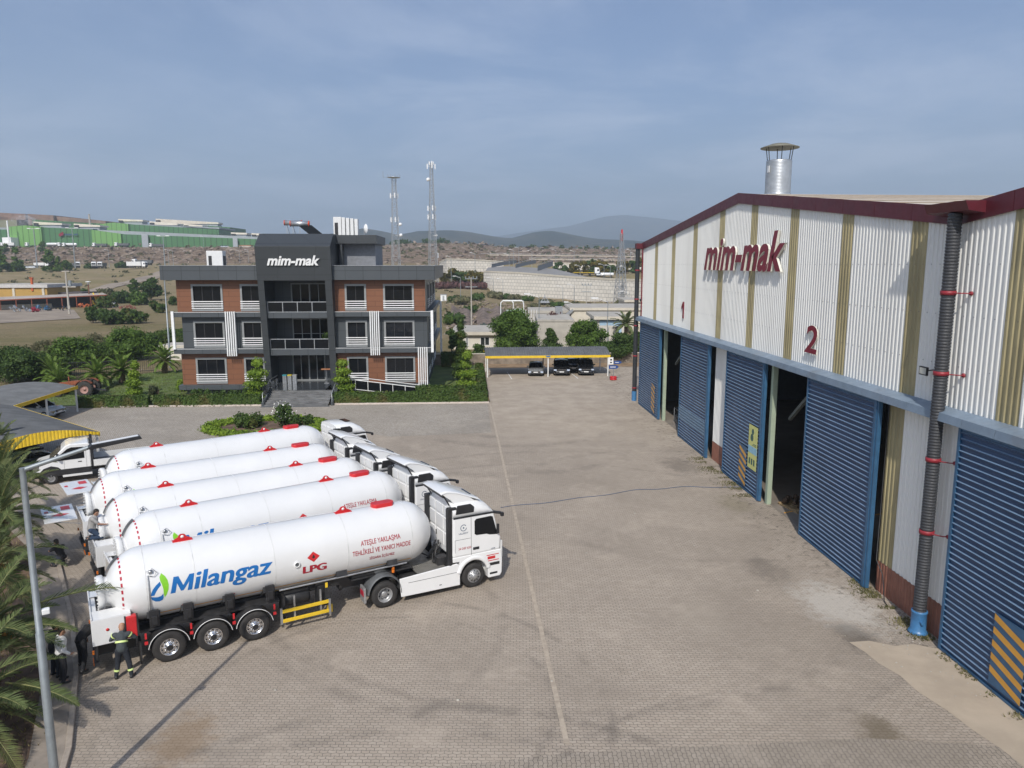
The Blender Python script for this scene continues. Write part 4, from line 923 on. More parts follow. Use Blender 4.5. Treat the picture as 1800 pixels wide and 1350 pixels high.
def make_trailer():
    T=thing('tanker_trailer','x','tanker trailer',(0,0,0))
    b=MB(); prof=[]
    for k in range(13): t=k/12*PI/2; prof.append((TR*sin(t)+1e-4,-1.9-1.15*cos(t)))
    for k in range(12,-1,-1): t=k/12*PI/2; prof.append((TR*sin(t)+1e-4,7.4+1.2*cos(t)))
    b.lathe(prof,(0,0,TZ),'x',96); tk=b.build('tank',MT['tankwhite'],T)
    for x in (-1.9,-.43,2.18,4.84,7.4):
        b=MB(); b.lathe([(TR-.002,x-.022),(TR+.005,x-.01),(TR+.005,x+.01),(TR-.002,x+.022)],(0,0,TZ),'x',72); b.build('weld_ring',MT['seam'],tk)
    for x in (-.61,5.07):
        b=MB(); n=10; poly=[(x-.3,0),(x+.3,0),(x+.3,.05)]+[(x+.13*cos(a)*1.0,.13+.11*sin(a)) for a in np.linspace(.1,PI-.1,n)]+[(x-.3,.05)]
        b.prism([(p[0],TZ+TR-.02+p[1]) for p in poly],-.03,.03,'y'); b.box(x-.32,x+.32,-.12,.12,TZ+TR-.02,TZ+TR+.012); b.lathe([(.055,-.033),(.055,-.034),(0,-.034)],(x,0,TZ+TR+.13),'y',12,1); b.lathe([(.055,.033),(.055,.034),(0,.034)],(x,0,TZ+TR+.13),'y',12,1)
        b.build('lifting_lug',[MT['red'],MT['louvre']],tk)
    b=MB(); n=20; poly=[]
    for k in range(n): a=2*PI*k/n; poly.append((6.65+(.26 if cos(a)>0 else -.26)+.2*cos(a),.24*sin(a)))
    b.prism([(p[0],p[1]) for p in poly],TZ+TR-.05,TZ+TR+.13,'z'); b.build('manhole_collar',MT['red'],tk,bevel=.02)
    b=MB(); 
    for k in range(14): b.box(-1.85+k*.67,-1.85+k*.67+.64,0,0,0,0) if False else None
    # yellow reflective line along the flank
    a=-.89/TR; r=TR+.006; P=[]
    for s in (-1.55,8.0):
        for da in (-.022,.022): P.append((min(s,7.45),-r*cos(a+da),TZ+r*sin(a+da)))
    b=MB(); b.add(P,[(0,1,3,2)]); b.build('reflective_line',MT['tape'],tk)
    # dashed red band round the rear head
    b=MB(); xr=-2.62; rr=TR*math.sqrt(1-((-xr-1.9)/1.15)**2)+.012
    for k in range(28):
        a0=2*PI*k/28; a1=a0+2*PI/28*.55
        q=[]
        for xx,ra in ((xr,rr),(xr+.055,rr+.035)):
            for aa in (a0,a1): q.append((xx,ra*cos(aa),TZ+ra*sin(aa)))
        b.add(q,[(0,1,3,2)])
    b.build('rear_reflective_band',MT['redtext'],tk)
    b=MB()                 # bolted rear flange
    b.lathe([(0,-3.28),(.56,-3.28),(.58,-3.25),(.58,-3.1),(.5,-3.08),(.5,-2.9)],(0,0,TZ-.1),'x',36)
    for k in range(24): a=2*PI*k/24; b.lathe([(0,-3.31),(.022,-3.31),(.022,-3.07)],(0,.53*cos(a),TZ-.1+.53*sin(a)),'x',6)
    b.build('rear_manway',MT['tankwhite'],tk)
    b=MB()                 # grey grating plate at top of the rear head
    q=[]
    for k in range(9):
        a=R(36+k*4.2); x0=-1.9-1.18*sin(a); z0=TZ+(TR+.03)*cos(a); q+=[(x0,.02,z0),(x0,.34,z0-.03)]
    b.add(q,[(2*i,2*i+1,2*i+3,2*i+2) for i in range(8)])
    b.build('tread_plate',MT['greyplastic'],tk)
    # decals
    bold(tk,'ilangaz',MT['blue'],-.50,-.11,2.6,.60,.22,.045)
    tank_decal(tk,'lettering',[(p[0],p[1],0) for p in ((-1.22,-.11),(-1.09,.42),(-.94,.42),(-.82,.10),(-.60,.42),(-.45,.42),(-.56,-.11),(-.70,-.11),(-.63,.19),(-.82,-.08),(-.90,-.08),(-1.00,.20),(-1.07,-.11))],[tuple(range(13))],MT['blue'],0,0,1,1,.006)
    # cut a little slant: drop shaped mark
    def poly(name,pts,m): 
        pts=[(p[0],p[1],0) for p in pts]; tank_decal(tk,name,pts,[tuple(range(len(pts)))],m,0,0,1,1,.006)
    poly('logo_leaf',[(-1.44,.62),(-1.33,.50),(-1.27,.36),(-1.25,.2),(-1.27,.05),(-1.33,-.1),(-1.40,-.2),(-1.42,-.05),(-1.42,.1),(-1.45,.25),(-1.49,.38),(-1.5,.5)],MT['green'])
    poly('logo_drop',[(-1.50,.36),(-1.62,.27),(-1.73,.15),(-1.79,.02),(-1.80,-.06),(-1.70,-.06),(-1.64,.05),(-1.57,.15),(-1.48,.24)],MT['blue'])
    poly('logo_drop',[(-1.81,-.09),(-1.77,-.2),(-1.68,-.28),(-1.56,-.31),(-1.46,-.27),(-1.43,-.2),(-1.43,-.05),(-1.5,-.12),(-1.6,-.14),(-1.7,-.12)],MT['blue'])
    bold(tk,'LPG',MT['redtext'],3.13,-.42,.88,.29,0,.05)
    poly('flame_diamond',[(3.30,.16),(3.53,-.03),(3.76,.16),(3.53,.35)],MT['red'])
    P=[(3.53,.10),(3.58,.13),(3.57,.19),(3.53,.25),(3.50,.19),(3.48,.13)]; pts=[(p[0],p[1]) for p in P]
    tank_decal(tk,'flame_print',[(p[0],p[1],0) for p in pts],[tuple(range(6))],MT['black'],0,0,1,1,.009)
    for txt,s0,a0,wid,hh in (('ATEŞLE YAKLAŞMA',5.32,.20,1.58,.19),('TEHLİKELİ VE YANICI MADDE',4.98,-.14,2.32,.19),('SİGARA İÇİLMEZ',5.65,-.42,1.0,.11)):
        bold(tk,txt,MT['redtext'],s0,a0,wid,hh,0,.003)
    for x,txt in ((-.75,'TSE'),(.68,'•'),(2.0,'•')):
        pts=[(x+.14*cos(a),-.70+.07*sin(a),0) for a in np.linspace(0,2*PI,13)[:-1]]; q=pts+[(x+.115*cos(a),-.70+.052*sin(a),0) for a in np.linspace(0,2*PI,13)[:-1]]
        tank_decal(tk,'small_emblem',q,[(i,(i+1)%12,12+(i+1)%12,12+i) for i in range(12)],MT['redtext'],0,0,1,1,.006)
    # gauge and valve on the flank
    b=MB(); b.lathe([(.11,-TR-.0),(.11,-TR-.045),(.075,-TR-.05),(.07,-TR-.03),(0,-TR-.03)],(2.93,0,TZ),'y',18); b.build('gauge_ring',MT['louvre'],tk); b=MB(); b.lathe([(.068,-TR-.034),(0,-TR-.034)],(2.93,0,TZ),'y',14); b.build('gauge_face',MT['greyplastic'],tk)
    b=MB(); a=.72/TR; y=-(TR+.03)*cos(a); z=TZ+(TR+.03)*sin(a); b.lathe([(0,-.05),(.07,-.05),(.07,.05),(0,.05)],(-1.75,y,z),'x',10)
    b.tube([(-1.88,y-.03,z+.03),(-1.7,y-.08,z+.13),(-1.58,y-.1,z),(-1.66,y-.1,z-.14),(-1.8,y-.08,z-.1)],.014,6); b.build('valve',MT['steel'],tk)
    b=MB(); b.tube([(-1.84,-(TR+.04)*cos(q/TR),TZ+(TR+.04)*sin(q/TR)) for q in np.linspace(.62,-.85,9)],.02,6); b.build('conduit',MT['steel'],tk)
    # chassis
    b=MB()
    for y in (-.5,.42): b.box(-3.4,7.3,y,y+.08,1.02,1.28)
    for x in (-3.3,-2.4,-.7,.7,2.2,3.2,4.2,5.4,6.4): b.box(x,x+.1,-.42,.42,1.05,1.25)
    b.box(5.0,7.5,-.9,.9,1.22,1.28)
    for x in (-1.75,-.72,.6,1.95,4.6,6.6):
        for s in (-1,1): b.add([(x-.2,s*.5,1.25),(x+.2,s*.5,1.25),(x+.2,s*1.1,1.6),(x-.2,s*1.1,1.6),(x-.2,s*.5,1.33),(x+.2,s*.5,1.33),(x+.2,s*1.02,1.8),(x-.2,s*1.02,1.8)],[(0,1,2,3),(7,6,5,4),(0,4,5,1),(1,5,6,2),(2,6,7,3),(3,7,4,0)])
    b.box(-2.4,2.3,-1.0,1.0,1.12,1.2)
    b.build('chassis_frame',MT['chassis'],T)
    for x in (-1.75,-.72,.6,1.95):
        for s in (-1,1): b=MB(); b.box(x-.15,x+.15,*(sorted((s*1.13,s*1.21))),1.32,1.88); b.box(x-.09,x+.09,*(sorted((s*1.2,s*1.27))),1.4,1.7); b.build('tank_saddle',MT['black'],T,bevel=.015)
    for s in (-1,1):
        b=MB(); b.tube([(2.3,s*1.05,1.55),(7.2,s*1.05,1.55)],.035,8); b.build('side_tube',MT['steel'],T)
    for i,x in enumerate((-1.37,0,1.37)):
        for s in (-1,1):
            t_=MB(); r_=MB(); wheel(t_,r_,x,s*1.27,s,-.05,.53,.37,.29); w_=t_.build('wheel',MT['rubber'],T); r_.build('rim',MT['alu'],w_)
            h=MB(); rimholes(h,x,s*1.27,s,.53,-.05); h.lathe([(.10,s*1.27+s*-.05+s*.11),(0,s*1.27+s*-.05+s*.115)],(x,0,.53),'y',14); h.build('hub_holes',MT['black'],w_)
            m_=MB(); n=14; rings=[]
            for k in range(n+1):
                a=R(8+164*k/n); rings.append((x+.635*cos(a),.53+.635*sin(a)))
            vs=[]
            for (xx,z_) in rings: vs+=[(xx,s*1.28,z_),(xx,s*.85,z_)]
            m_.add(vs,[(2*k,2*k+1,2*k+3,2*k+2) for k in range(n)],0,True)
            # flat lip
            vs=[]
            for k,(xx,z_) in enumerate(rings): a=R(8+164*k/n); vs+=[(xx,s*1.281,z_),(x+.59*cos(a),s*1.281,.53+.59*sin(a))]
            m_.add(vs,[(2*k,2*k+1,2*k+3,2*k+2) for k in range(n)])
            g_=m_.build('mudguard',MT['chassis'],T)
            l_=MB(); l_.tube([(x+.628*cos(R(8+164*k/n)),s*1.292,.53+.628*sin(R(8+164*k/n))) for k in range(n+1)],.011,5); l_.build('guard_edging',MT['louvre'],g_)
        b=MB(); b.tube([(x,-.95,.53),(x,.95,.53)],.07,10); b.build('axle',MT['chassis'],T)
    for x in (-2.05,-.68,.68,2.05):
        b=MB(); b.box(x-.03,x+.03,-1.31,-1.285,1.0,1.2); b.box(x-.05,x+.05,-1.33,-1.29,.82,.92); b.build('side_marker',MT['red'],T)
    # inner tank/boxes behind the side guard
    b=MB(); b.lathe([(0,2.5),(.24,2.5),(.27,2.54),(.27,3.4),(.24,3.45),(0,3.45)],(0,-.62,1.0),'x',18); b.box(3.7,4.15,-.95,-.6,.55,1.35); b.box(2.4,2.48,-1.1,-.5,.45,1.3); b.build('air_tank',MT['black'],T)
    b=MB(); b.box(3.92,4.15,-1.12,-.96,.62,1.3); b.box(4.0,4.1,-1.14,-1.12,.9,1.2); b.build('landing_leg',MT['chassis'],T)
    b=MB(); b.box(3.93,4.02,-1.16,-1.14,1.32,1.5); b.box(4.0,4.18,-1.15,-.98,.32,.62); b.build('crank_box',MT['yellow'],T)
    b=MB(); b.box(2.25,2.33,-1.27,-1.2,.35,.95); b.box(4.0,4.08,-1.27,-1.2,.3,.9)
    for x in (2.75,3.7): b.box(x,x+.06,-1.2,-1.14,.35,1.3)
    gd=b.build('guard_post',MT['steel'],T)
    b=MB(); b.box(2.33,4.0,-1.275,-1.22,.40,.52); b.box(2.33,4.0,-1.275,-1.22,.76,.88); b.build('side_guard',MT['yellow'],T,bevel=.008)
    b=MB(); b.box(2.25,4.08,1.2,1.27,.40,.88); b.build('side_guard',MT['yellow'],T)
    # rear cabinet round the tank end
    b=MB(); b.box(-3.55,-2.42,-1.25,-.95,1.12,1.98); b.box(-3.55,-2.42,.95,1.25,1.12,1.98); b.box(-3.55,-3.35,-.95,.95,1.1,1.98)
    b.add([(-3.55,-1.25,1.98),(-2.42,-1.25,1.98),(-2.42,-.62,2.02),(-3.55,-.62,2.02)],[(0,1,2,3)]); b.add([(-3.55,1.25,1.98),(-2.42,1.25,1.98),(-2.42,.62,2.02),(-3.55,.62,2.02)],[(0,1,2,3)]); b.box(-3.35,-2.5,-.95,.95,1.5,1.6)
    b.box(-3.55,-3.5,-1.25,1.25,1.98,2.04)
    cb=b.build('rear_cabinet',MT['tankwhite'],T,bevel=.02)
    b=MB(); b.lathe([(0,-1.262),(.05,-1.262),(.05,-1.25)],(-3.1,0,1.6),'y',12); b.build('round_reflector',MT['red'],cb)
    b=MB(); b.box(-2.58,-2.27,-1.34,-1.1,1.18,1.9); b.build('extinguisher_box',MT['red'],T,bevel=.03)
    b=MB(); b.box(-2.62,-2.58,-1.33,-1.08,1.14,1.92); b.box(-2.27,-2.22,-1.33,-1.06,1.2,1.86); b.build('box_edge',MT['black'],T)
    b=MB(); b.box(-3.55,-3.4,-1.22,1.22,.45,.58); b.box(-3.4,-2.3,-.6,-.5,.5,1.1); b.box(-3.4,-2.3,.5,.6,.5,1.1); b.box(-3.5,-3.42,-1.2,-.7,.6,1.1); b.box(-3.5,-3.42,.7,1.2,.6,1.1); b.box(-2.25,-2.18,-1.2,-.8,.15,.95); b.build('rear_bumper',MT['chassis'],T)
    b=MB(); b.box(-3.58,-3.52,-1.24,-1.18,.86,.98); b.box(-3.58,-3.52,1.18,1.24,.86,.98); b.box(-3.57,-3.51,-1.2,-.8,.46,.56); b.build('tail_lamp',MT['amber'],T)
    return T
def lid(T):
    b=MB(); b.box(-4.95,-3.72,-1.22,1.2,2.14,2.19); o=b.build('raised_rear_lid',MT['tankwhite'],T,bevel=.01)
    b=MB(); b.add([(-4.05,-.9,2.2),(-4.05,-.5,2.2),(-4.55,-.5,2.2),(-4.55,-.9,2.2)][:0] or [(-4.3,-.6,2.196),(-3.95,-.35,2.196),(-4.3,-.1,2.196),(-4.65,-.35,2.196)],[(0,1,2,3)]); b.add([(-4.2,.35,2.196),(-3.85,.35,2.196),(-3.85,.95,2.196),(-4.2,.95,2.196)],[(0,1,2,3)]); b.add([(-4.85,.2,2.196),(-4.7,.2,2.196),(-4.7,.5,2.196),(-4.85,.5,2.196)],[(0,1,2,3)]); b.build('warning_sticker',MT['red'],o)
    b=MB(); b.tube([(-3.6,-1.15,1.9),(-4.6,-1.15,2.14)],.015,5); b.tube([(-3.6,1.15,1.9),(-4.6,1.15,2.14)],.015,5); b.build('lid_strut',MT['steel'],o)
# ---------------------------------------------------------------- tractor unit
def make_tractor(spoiler=True):
    t=thing('tractor_unit','x','truck cab',(0,0,0))
    b=MB()
    side=[(2.86,1.22),(3.1,1.24),(3.18,1.26)]
    for k in range(9): a=R(160-140*k/8); side.append((3.78+.62*cos(a),.62+.62*sin(a)))
    side+=[(4.5,.98),(5.02,.95),(5.07,1.45),(4.98,2.02),(4.72,3.02),(2.87,3.06)]
    # upper cab
    cab=[(2.86,1.42),(4.99,1.42),(5.02,1.95),(4.93,2.15),(4.70,3.05),(2.88,3.07)]
    b.prism(cab,-1.25,1.25,'y'); c=b.build('cab_body',MT['cabwhite'],t,bevel=.07)
    # lower cab with wheel arches, each side
    b=MB()
    low=[(2.86,1.43),(2.86,1.22),(3.14,1.22)]
    for k in range(11): a=R(165-150*k/10); low.append((3.78+.64*cos(a),.6+.66*sin(a)))
    low+=[(4.42,.72),(4.44,.28),(4.98,.28),(5.06,.42),(5.08,1.0),(5.03,1.43)]
    b.prism(low,-1.255,-.85,'y'); b.prism(low,.85,1.255,'y'); b.box(4.35,5.1,-.86,.86,.3,1.43); b.build('lower_cab',MT['cabwhite'],t,bevel=.03)
    # raised arch lip
    for s in (-1,1):
        b=MB(); vs=[]
        for k in range(15):
            a=R(165-150*k/14)
            for rr,y in ((.60,1.24),(.63,1.30),(.75,1.30),(.79,1.25)): vs.append((3.78+rr*cos(a),s*y,.58+rr*sin(a)))
        b.add(vs,[(4*i+j,4*i+j+1,4*i+j+5,4*i+j+4) for i in range(14) for j in range(3)],0,True); b.build('wheel_arch',MT['cabwhite'],t)
    # roof
    b=MB()
    def ring(x,zc,w,zt,sh=.75):
        return [(x,-w,3.05),(x,-w*.985,3.05+(zt-3.05)*.45),(x,-w*.86,3.05+(zt-3.05)*.82),(x,-w*.5,zt-.015),(x,0,zt),(x,w*.5,zt-.015),(x,w*.86,3.05+(zt-3.05)*.82),(x,w*.985,3.05+(zt-3.05)*.45),(x,w,3.05)]
    rings=[ring(2.88,0,1.24,3.66),ring(3.1,0,1.24,3.70),ring(3.6,0,1.23,3.70),ring(4.1,0,1.22,3.63),ring(4.45,0,1.2,3.45),ring(4.66,0,1.18,3.22),ring(4.72,0,1.17,3.07)]
    b.loft(rings); b.build('roof',MT['cabwhite'],t)
    b=MB(); b.box(2.9,4.72,-1.265,-1.24,3.03,3.09); b.box(2.9,4.72,1.24,1.265,3.03,3.09); b.build('roof_trim',MT['black'],t)
    b=MB(); b.box(3.7,4.05,-.45,.35,3.68,3.715); b.add([],[]); b.build('roof_hatch',MT['glass'],t)
    # rear wall pressings
    b=MB()
    for z0,z1 in ((1.7,2.25),(2.35,2.9),(3.0,3.4)):
        for y0,y1 in ((-1.05,-.45),(-.35,.35),(.45,1.05)): b.box(2.835,2.87,y0,y1,z0,z1)
    b.build('rear_panel_pressing',MT['cabwhite'],t,bevel=.012)
    b=MB(); b.box(2.82,2.86,-.95,-.87,1.95,2.15); b.box(2.82,2.86,.3,.38,1.95,2.15); b.build('rear_slot',MT['black'],t)
    # glazing
    b=MB(); P=[(4.965,2.1),(4.74,2.98)]
    b.add([(4.99,-1.12,2.02),(4.99,1.12,2.02),(4.745,1.08,2.97),(4.745,-1.08,2.97),(4.95,-1.12,2.02),(4.95,1.12,2.02),(4.70,1.08,2.97),(4.70,-1.08,2.97)],[(0,1,2,3),(7,6,5,4),(0,4,5,1),(1,5,6,2),(2,6,7,3),(3,7,4,0)]); b.build('windscreen',MT['glass'],t)
    for s in (-1,1):
        y0,y1=sorted((s*1.262,s*1.235)); b=MB(); b.prism([(3.82,2.28),(3.9,2.22),(4.35,2.2),(4.5,2.14),(4.86,2.10),(4.64,2.88),(4.55,2.92),(3.9,2.9),(3.82,2.82)],y0,y1,'y'); b.build('side_window',MT['glass'],t)
        y0,y1=sorted((s*1.256,s*1.249)); b=MB(); b.box(3.66,3.675,y0,y1,1.43,3.0); b.box(2.95,3.64,y0,y1,2.14,2.15); b.box(2.95,2.96,y0,y1,1.62,2.14); b.build('door_gap',MT['greyplastic'],t)
        y0,y1=sorted((s*1.275,s*1.245)); b=MB(); b.box(3.74,4.02,y0,y1,1.62,1.73); b.build('door_handle',MT['black'],t,bevel=.02)
        b=MB(); y0,y1=sorted((s*1.27,s*1.5)); 
        b.bar((4.72,s*1.15,3.03),(5.05,s*1.22,2.96),.13,.10); b.box(5.0,5.12,*sorted((s*1.22,s*1.36)),2.84,3.0); b.box(4.8,4.9,*sorted((s*1.26,s*1.36)),2.15,2.55) ; b.build('mirror_arm',MT['black'],t,bevel=.02)
        b=MB(); b.prism([(3.0,3.2),(3.08,3.56),(3.66,3.56),(3.82,3.42),(3.8,3.2)],*sorted((s*1.19,s*1.25)),'y'); b.build('air_grille',MT['black'],t,bevel=.02)
        # steps and bumper corner
        b=MB(); b.box(4.46,4.95,*sorted((s*1.262,s*1.25)),.80,.92); b.box(4.5,4.85,*sorted((s*1.262,s*1.25)),.42,.50); b.build('step_opening',MT['black'],t)
    b=MB(); b.box(5.03,5.12,-1.2,1.2,1.05,1.75); b.build('front_grille',MT['bumpwhite'],t,bevel=.02)
    b=MB()
    for k in range(4): b.box(5.12,5.13,-1.0,1.0,1.12+k*.15,1.2+k*.15)
    b.build('grille_slot',MT['black'],t)
    for s in (-1,1):
        b=MB(); b.box(5.07,5.12,*sorted((s*.75,s*1.18)),.62,.85); b.build('headlamp',MT['alu'],t)
    # sun visor
    b=MB(); b.add([(4.72,-1.15,3.08),(4.72,1.15,3.08),(5.0,1.12,2.93),(5.0,-1.12,2.93),(4.72,-1.15,3.05),(4.72,1.15,3.05),(5.0,1.12,2.9),(5.0,-1.12,2.9)],[(0,1,2,3),(7,6,5,4),(0,4,5,1),(1,5,6,2),(2,6,7,3),(3,7,4,0)]); b.build('sun_visor',MT['glass2'],t)
    # snorkel / air intake stack
    for s in ((-1,1) if spoiler else (-1,)):
        b=MB(); b.box(2.66,2.86,*sorted((s*1.2,s*1.0)),1.3,3.45); b.box(2.68,3.06,*sorted((s*1.22,s*1.0)),3.4,3.5); b.tube([(2.76,s*1.1,.95),(2.76,s*1.1,1.35)],.14,12); b.build('intake_stack',MT['black'],t,bevel=.03)
    if spoiler:
        b=MB()
        for s in (-1,1):
            P=[(2.55,4.03),(2.75,4.08),(3.2,3.98),(3.75,3.75),(4.05,3.52),(3.9,3.5),(3.1,3.5),(2.9,3.75)]
            b.prism(P[:],*sorted((s*1.0,s*.95)),'y')
        n=8; P=[(2.5,4.06),(2.75,4.12),(3.2,4.02),(3.75,3.80),(4.2,3.62)]; rings=[]
        for x,z in P: rings.append([(x,-1.02,z-.04),(x,-.8,z),(x,.8,z),(x,1.02,z-.04),(x,.8,z-.03),(x,-.8,z-.03)])
        b.loft(rings,0,True); b.build('roof_spoiler',MT['cabwhite'],t)
        b=MB(); b.tube([(2.6,-.9,4.0),(2.95,-.9,3.4)],.03,6); b.tube([(2.6,.9,4.0),(2.95,.9,3.4)],.03,6); b.box(2.55,2.62,-1.0,1.0,3.9,3.98); b.build('spoiler_bracket',MT['black'],t)
    # emblem and plate text on near side
    def flat(body,x0,z0,w_,h,m,nm,sh=0):
        for s in (-1,1):
            vs,fs,w=textmesh(body,1,sh,.01); b=MB(); P=[]
            for v in vs:
                xx=x0+v[0]*w_/w if s<0 else x0+w_-v[0]*w_/w
                P.append((xx,s*1.2575,z0+v[1]*h/.72))
            b.add(P,fs); b.build(nm,m,t)
    flat('ULUSOY',3.12,2.36,.42,.07,MT['navy'],'door_lettering'); flat('34 DEF 620',3.1,1.72,.55,.09,MT['redtext'],'door_number'); flat('1848',4.55,1.50,.2,.05,MT['navy'],'model_digits',.2)
    for s in (-1,1):
        b=MB(); vs=[]; n=18
        for k in range(n): a=2*PI*k/n+.6; vs+=[(3.33+.14*cos(a),s*1.2575,2.62+.14*sin(a)),(3.33+.115*cos(a),s*1.2575,2.62+.115*sin(a))]
        b.add(vs,[(2*k,2*k+1,2*k+3,2*k+2) for k in range(n-2)]); b.lathe([(0,s*1.2578),(.035,s*1.2572)],(3.33,0,2.62),'y',8); b.build('door_emblem',MT['navy'],t)
    b=MB(); b.box(4.35,4.92,-1.262,-1.257,1.0,1.03); b.box(4.4,4.75,-1.262,-1.257,1.08,1.2); b.box(4.35,4.92,-1.262,-1.257,1.24,1.27); b.build('bumper_sticker',MT['red'],t)
    # wheels
    for s in (-1,1):
        a_=MB(); r_=MB(); wheel(a_,r_,3.78,s*1.24,s,.03,.515,.33,.285); w_=a_.build('wheel',MT['rubber'],t); r_.build('rim',MT['wheelgrey'],w_); h=MB(); rimholes(h,3.78,s*1.24,s,.515,.03,10,.22,.022); h.build('rim_holes',MT['black'],w_)
        a_=MB(); r_=MB(); wheel(a_,r_,0,s*1.25,s,-.17,.52,.60,.29); w_=a_.build('wheel',MT['rubber'],t); r_.build('rim',MT['wheelgrey'],w_); h=MB(); rimholes(h,0,s*1.25,s,.52,-.17,8,.2,.035); h.build('rim_holes',MT['black'],w_)
        m_=MB(); n=14; vs=[]
        for k in range(n+1):
            a=R(-5+178*k/n); rr=.66
            for q,y in ((rr-.02,1.27),(rr,1.27),(rr+.03,1.2),(rr+.03,.62)): vs.append((q*cos(a),s*y,.55+q*sin(a)*1.12))
        m_.add(vs,[(4*i+j,4*i+j+1,4*i+j+5,4*i+j+4) for i in range(n) for j in range(3)],0,True); m_.build('rear_mudguard',MT['greyplastic'],t)
        b=MB(); b.box(-.83,-.74,*sorted((s*1.25,s*.75)),.35,.95); b.build('lamp_board',MT['wheelgrey'],t,bevel=.02); b=MB(); b.box(-.85,-.83,*sorted((s*1.2,s*.85)),.62,.82); b.build('tail_lamp',MT['redtext'],t)
        b=MB(); b.prism([(.66,.28),(3.16,.24),(3.16,.60),(3.24,1.0),(3.05,1.16),(.60,1.02)],*sorted((s*1.24,s*1.17)),'y'); sf=b.build('side_fairing',MT['cabwhite'],t,bevel=.02)
        b=MB(); b.box(.95,3.05,*sorted((s*1.246,s*1.238)),.80,.815); b.box(2.25,2.35,*sorted((s*1.25,s*1.24)),.42,.45); b.build('fairing_crease',MT['tape'] if False else MT['greyplastic'],sf)
        b=MB(); b.tube([(.45,s*.95,1.24),(.45,s*.95,1.38)],.06,10); b.lathe([(0,1.5),(.05,1.48),(.07,1.38),(0,1.38)],(.45,s*.95,0),'z',10); b.build('beacon',MT['amber'],t)
    b=MB()
    for y in (-.43,.35): b.box(-1.5,4.6,y,y+.08,.78,1.05)
    for x in (-1.45,-.6,.5,1.4,2.3): b.box(x,x+.12,-.35,.35,.82,1.0)
    b.box(-1.55,-1.45,-.5,.5,.75,1.1); b.box(.8,2.2,-1.15,-.5,.45,.95); b.box(.8,2.2,.5,1.15,.45,.95); b.tube([(0,-.65,.52),(0,.65,.52)],.1,10); b.prism([(-.3,1.05),(.9,1.05),(.7,1.2),(-.1,1.2)],-.45,.45,'y')
    b.tube([(2.3,-.6,1.12),(2.5,-.3,1.4),(2.7,-.2,1.9)],.04,6); b.tube([(2.3,-.5,1.12),(2.45,-.1,1.5),(2.7,.1,1.8)],.035,6); b.tube([(2.3,0,1.12),(2.6,.3,1.3)],.08,8); b.box(2.35,2.8,-.9,-.5,1.0,1.4)
    b.build('frame',MT['chassis'],t)
    b=MB(); b.box(1.35,2.6,-1.15,1.15,1.06,1.09)
    for k in range(16): b.box(1.38+k*.076,1.40+k*.076,-1.14,1.14,1.09,1.10)
    b.build('catwalk',pm('tread_aluminium',(.25,.24,.22),.5,.4,.1) if 'tread_aluminium' not in bpy.data.materials else bpy.data.materials['tread_aluminium'],t)
    b=MB(); b.tube([(2.75,-.25,1.75),(2.4,-.3,1.25),(1.9,-.2,1.5),(1.3,0,1.6)],.018,6); b.tube([(2.75,-.15,1.75),(2.35,-.1,1.2),(1.9,-.1,1.45),(1.3,0,1.6)],.018,6); b.build('coiled_hose',MT['black'],t)
    return t
TP=[((-9.32,25.50),28.0),((-10.52,29.43),33.2),((-12.44,32.10),32.5),((-14.43,35.20),32.2),((-15.76,39.45),35.0)]
TL=['nearest white gas tank trailer, its whole blue company name in view','second white gas tank trailer from the camera, lettering half hidden by the nearest tank','middle one of the five white gas tank trailers, a man crouching at its rear','fourth white gas tank trailer with its rear lid raised, second from the flower bed','farthest white gas tank trailer, beside the round flower bed']
CL=['nearest white truck cab, its whole side, wheels and skirting in view','second white truck cab, just behind the nearest one','middle white truck cab of the five in the row','fourth white truck cab with a roof spoiler, next to the flat-roofed one','farthest white truck cab, flat roofed without a spoiler']
T0=make_trailer(); A0=make_tractor(True); A1=make_tractor(False)
for i,((x,y),a) in enumerate(TP):
    if i==0: T=T0; T.location=(x,y,0); T.rotation_euler=(0,0,R(a))
    else: T=copy_tree(T0,None,(x,y,0),R(a))
    T['label']=TL[i]; T['group']='white gas tanker trailers'
    if i in (3,4): lid(T)
    src=A1 if i==4 else A0
    ta=a-(2.2 if i==0 else 1.5); k=Vector((x+6.3*cos(R(a)),y+6.3*sin(R(a)),0)); lx=(.05,.37,.42,.30,.55)[i]
    if i==4: k=k+Vector((cos(R(a)),sin(R(a)),0))*.35
    p=k-Vector((cos(R(ta)),sin(R(ta)),0))*lx
    if i in (0,4): A=src; A.location=p; A.rotation_euler=(0,0,R(ta))
    else: A=copy_tree(A0,None,p,R(ta))
    A['label']=CL[i]; A['group']='white truck cabs pulling the gas trailers'
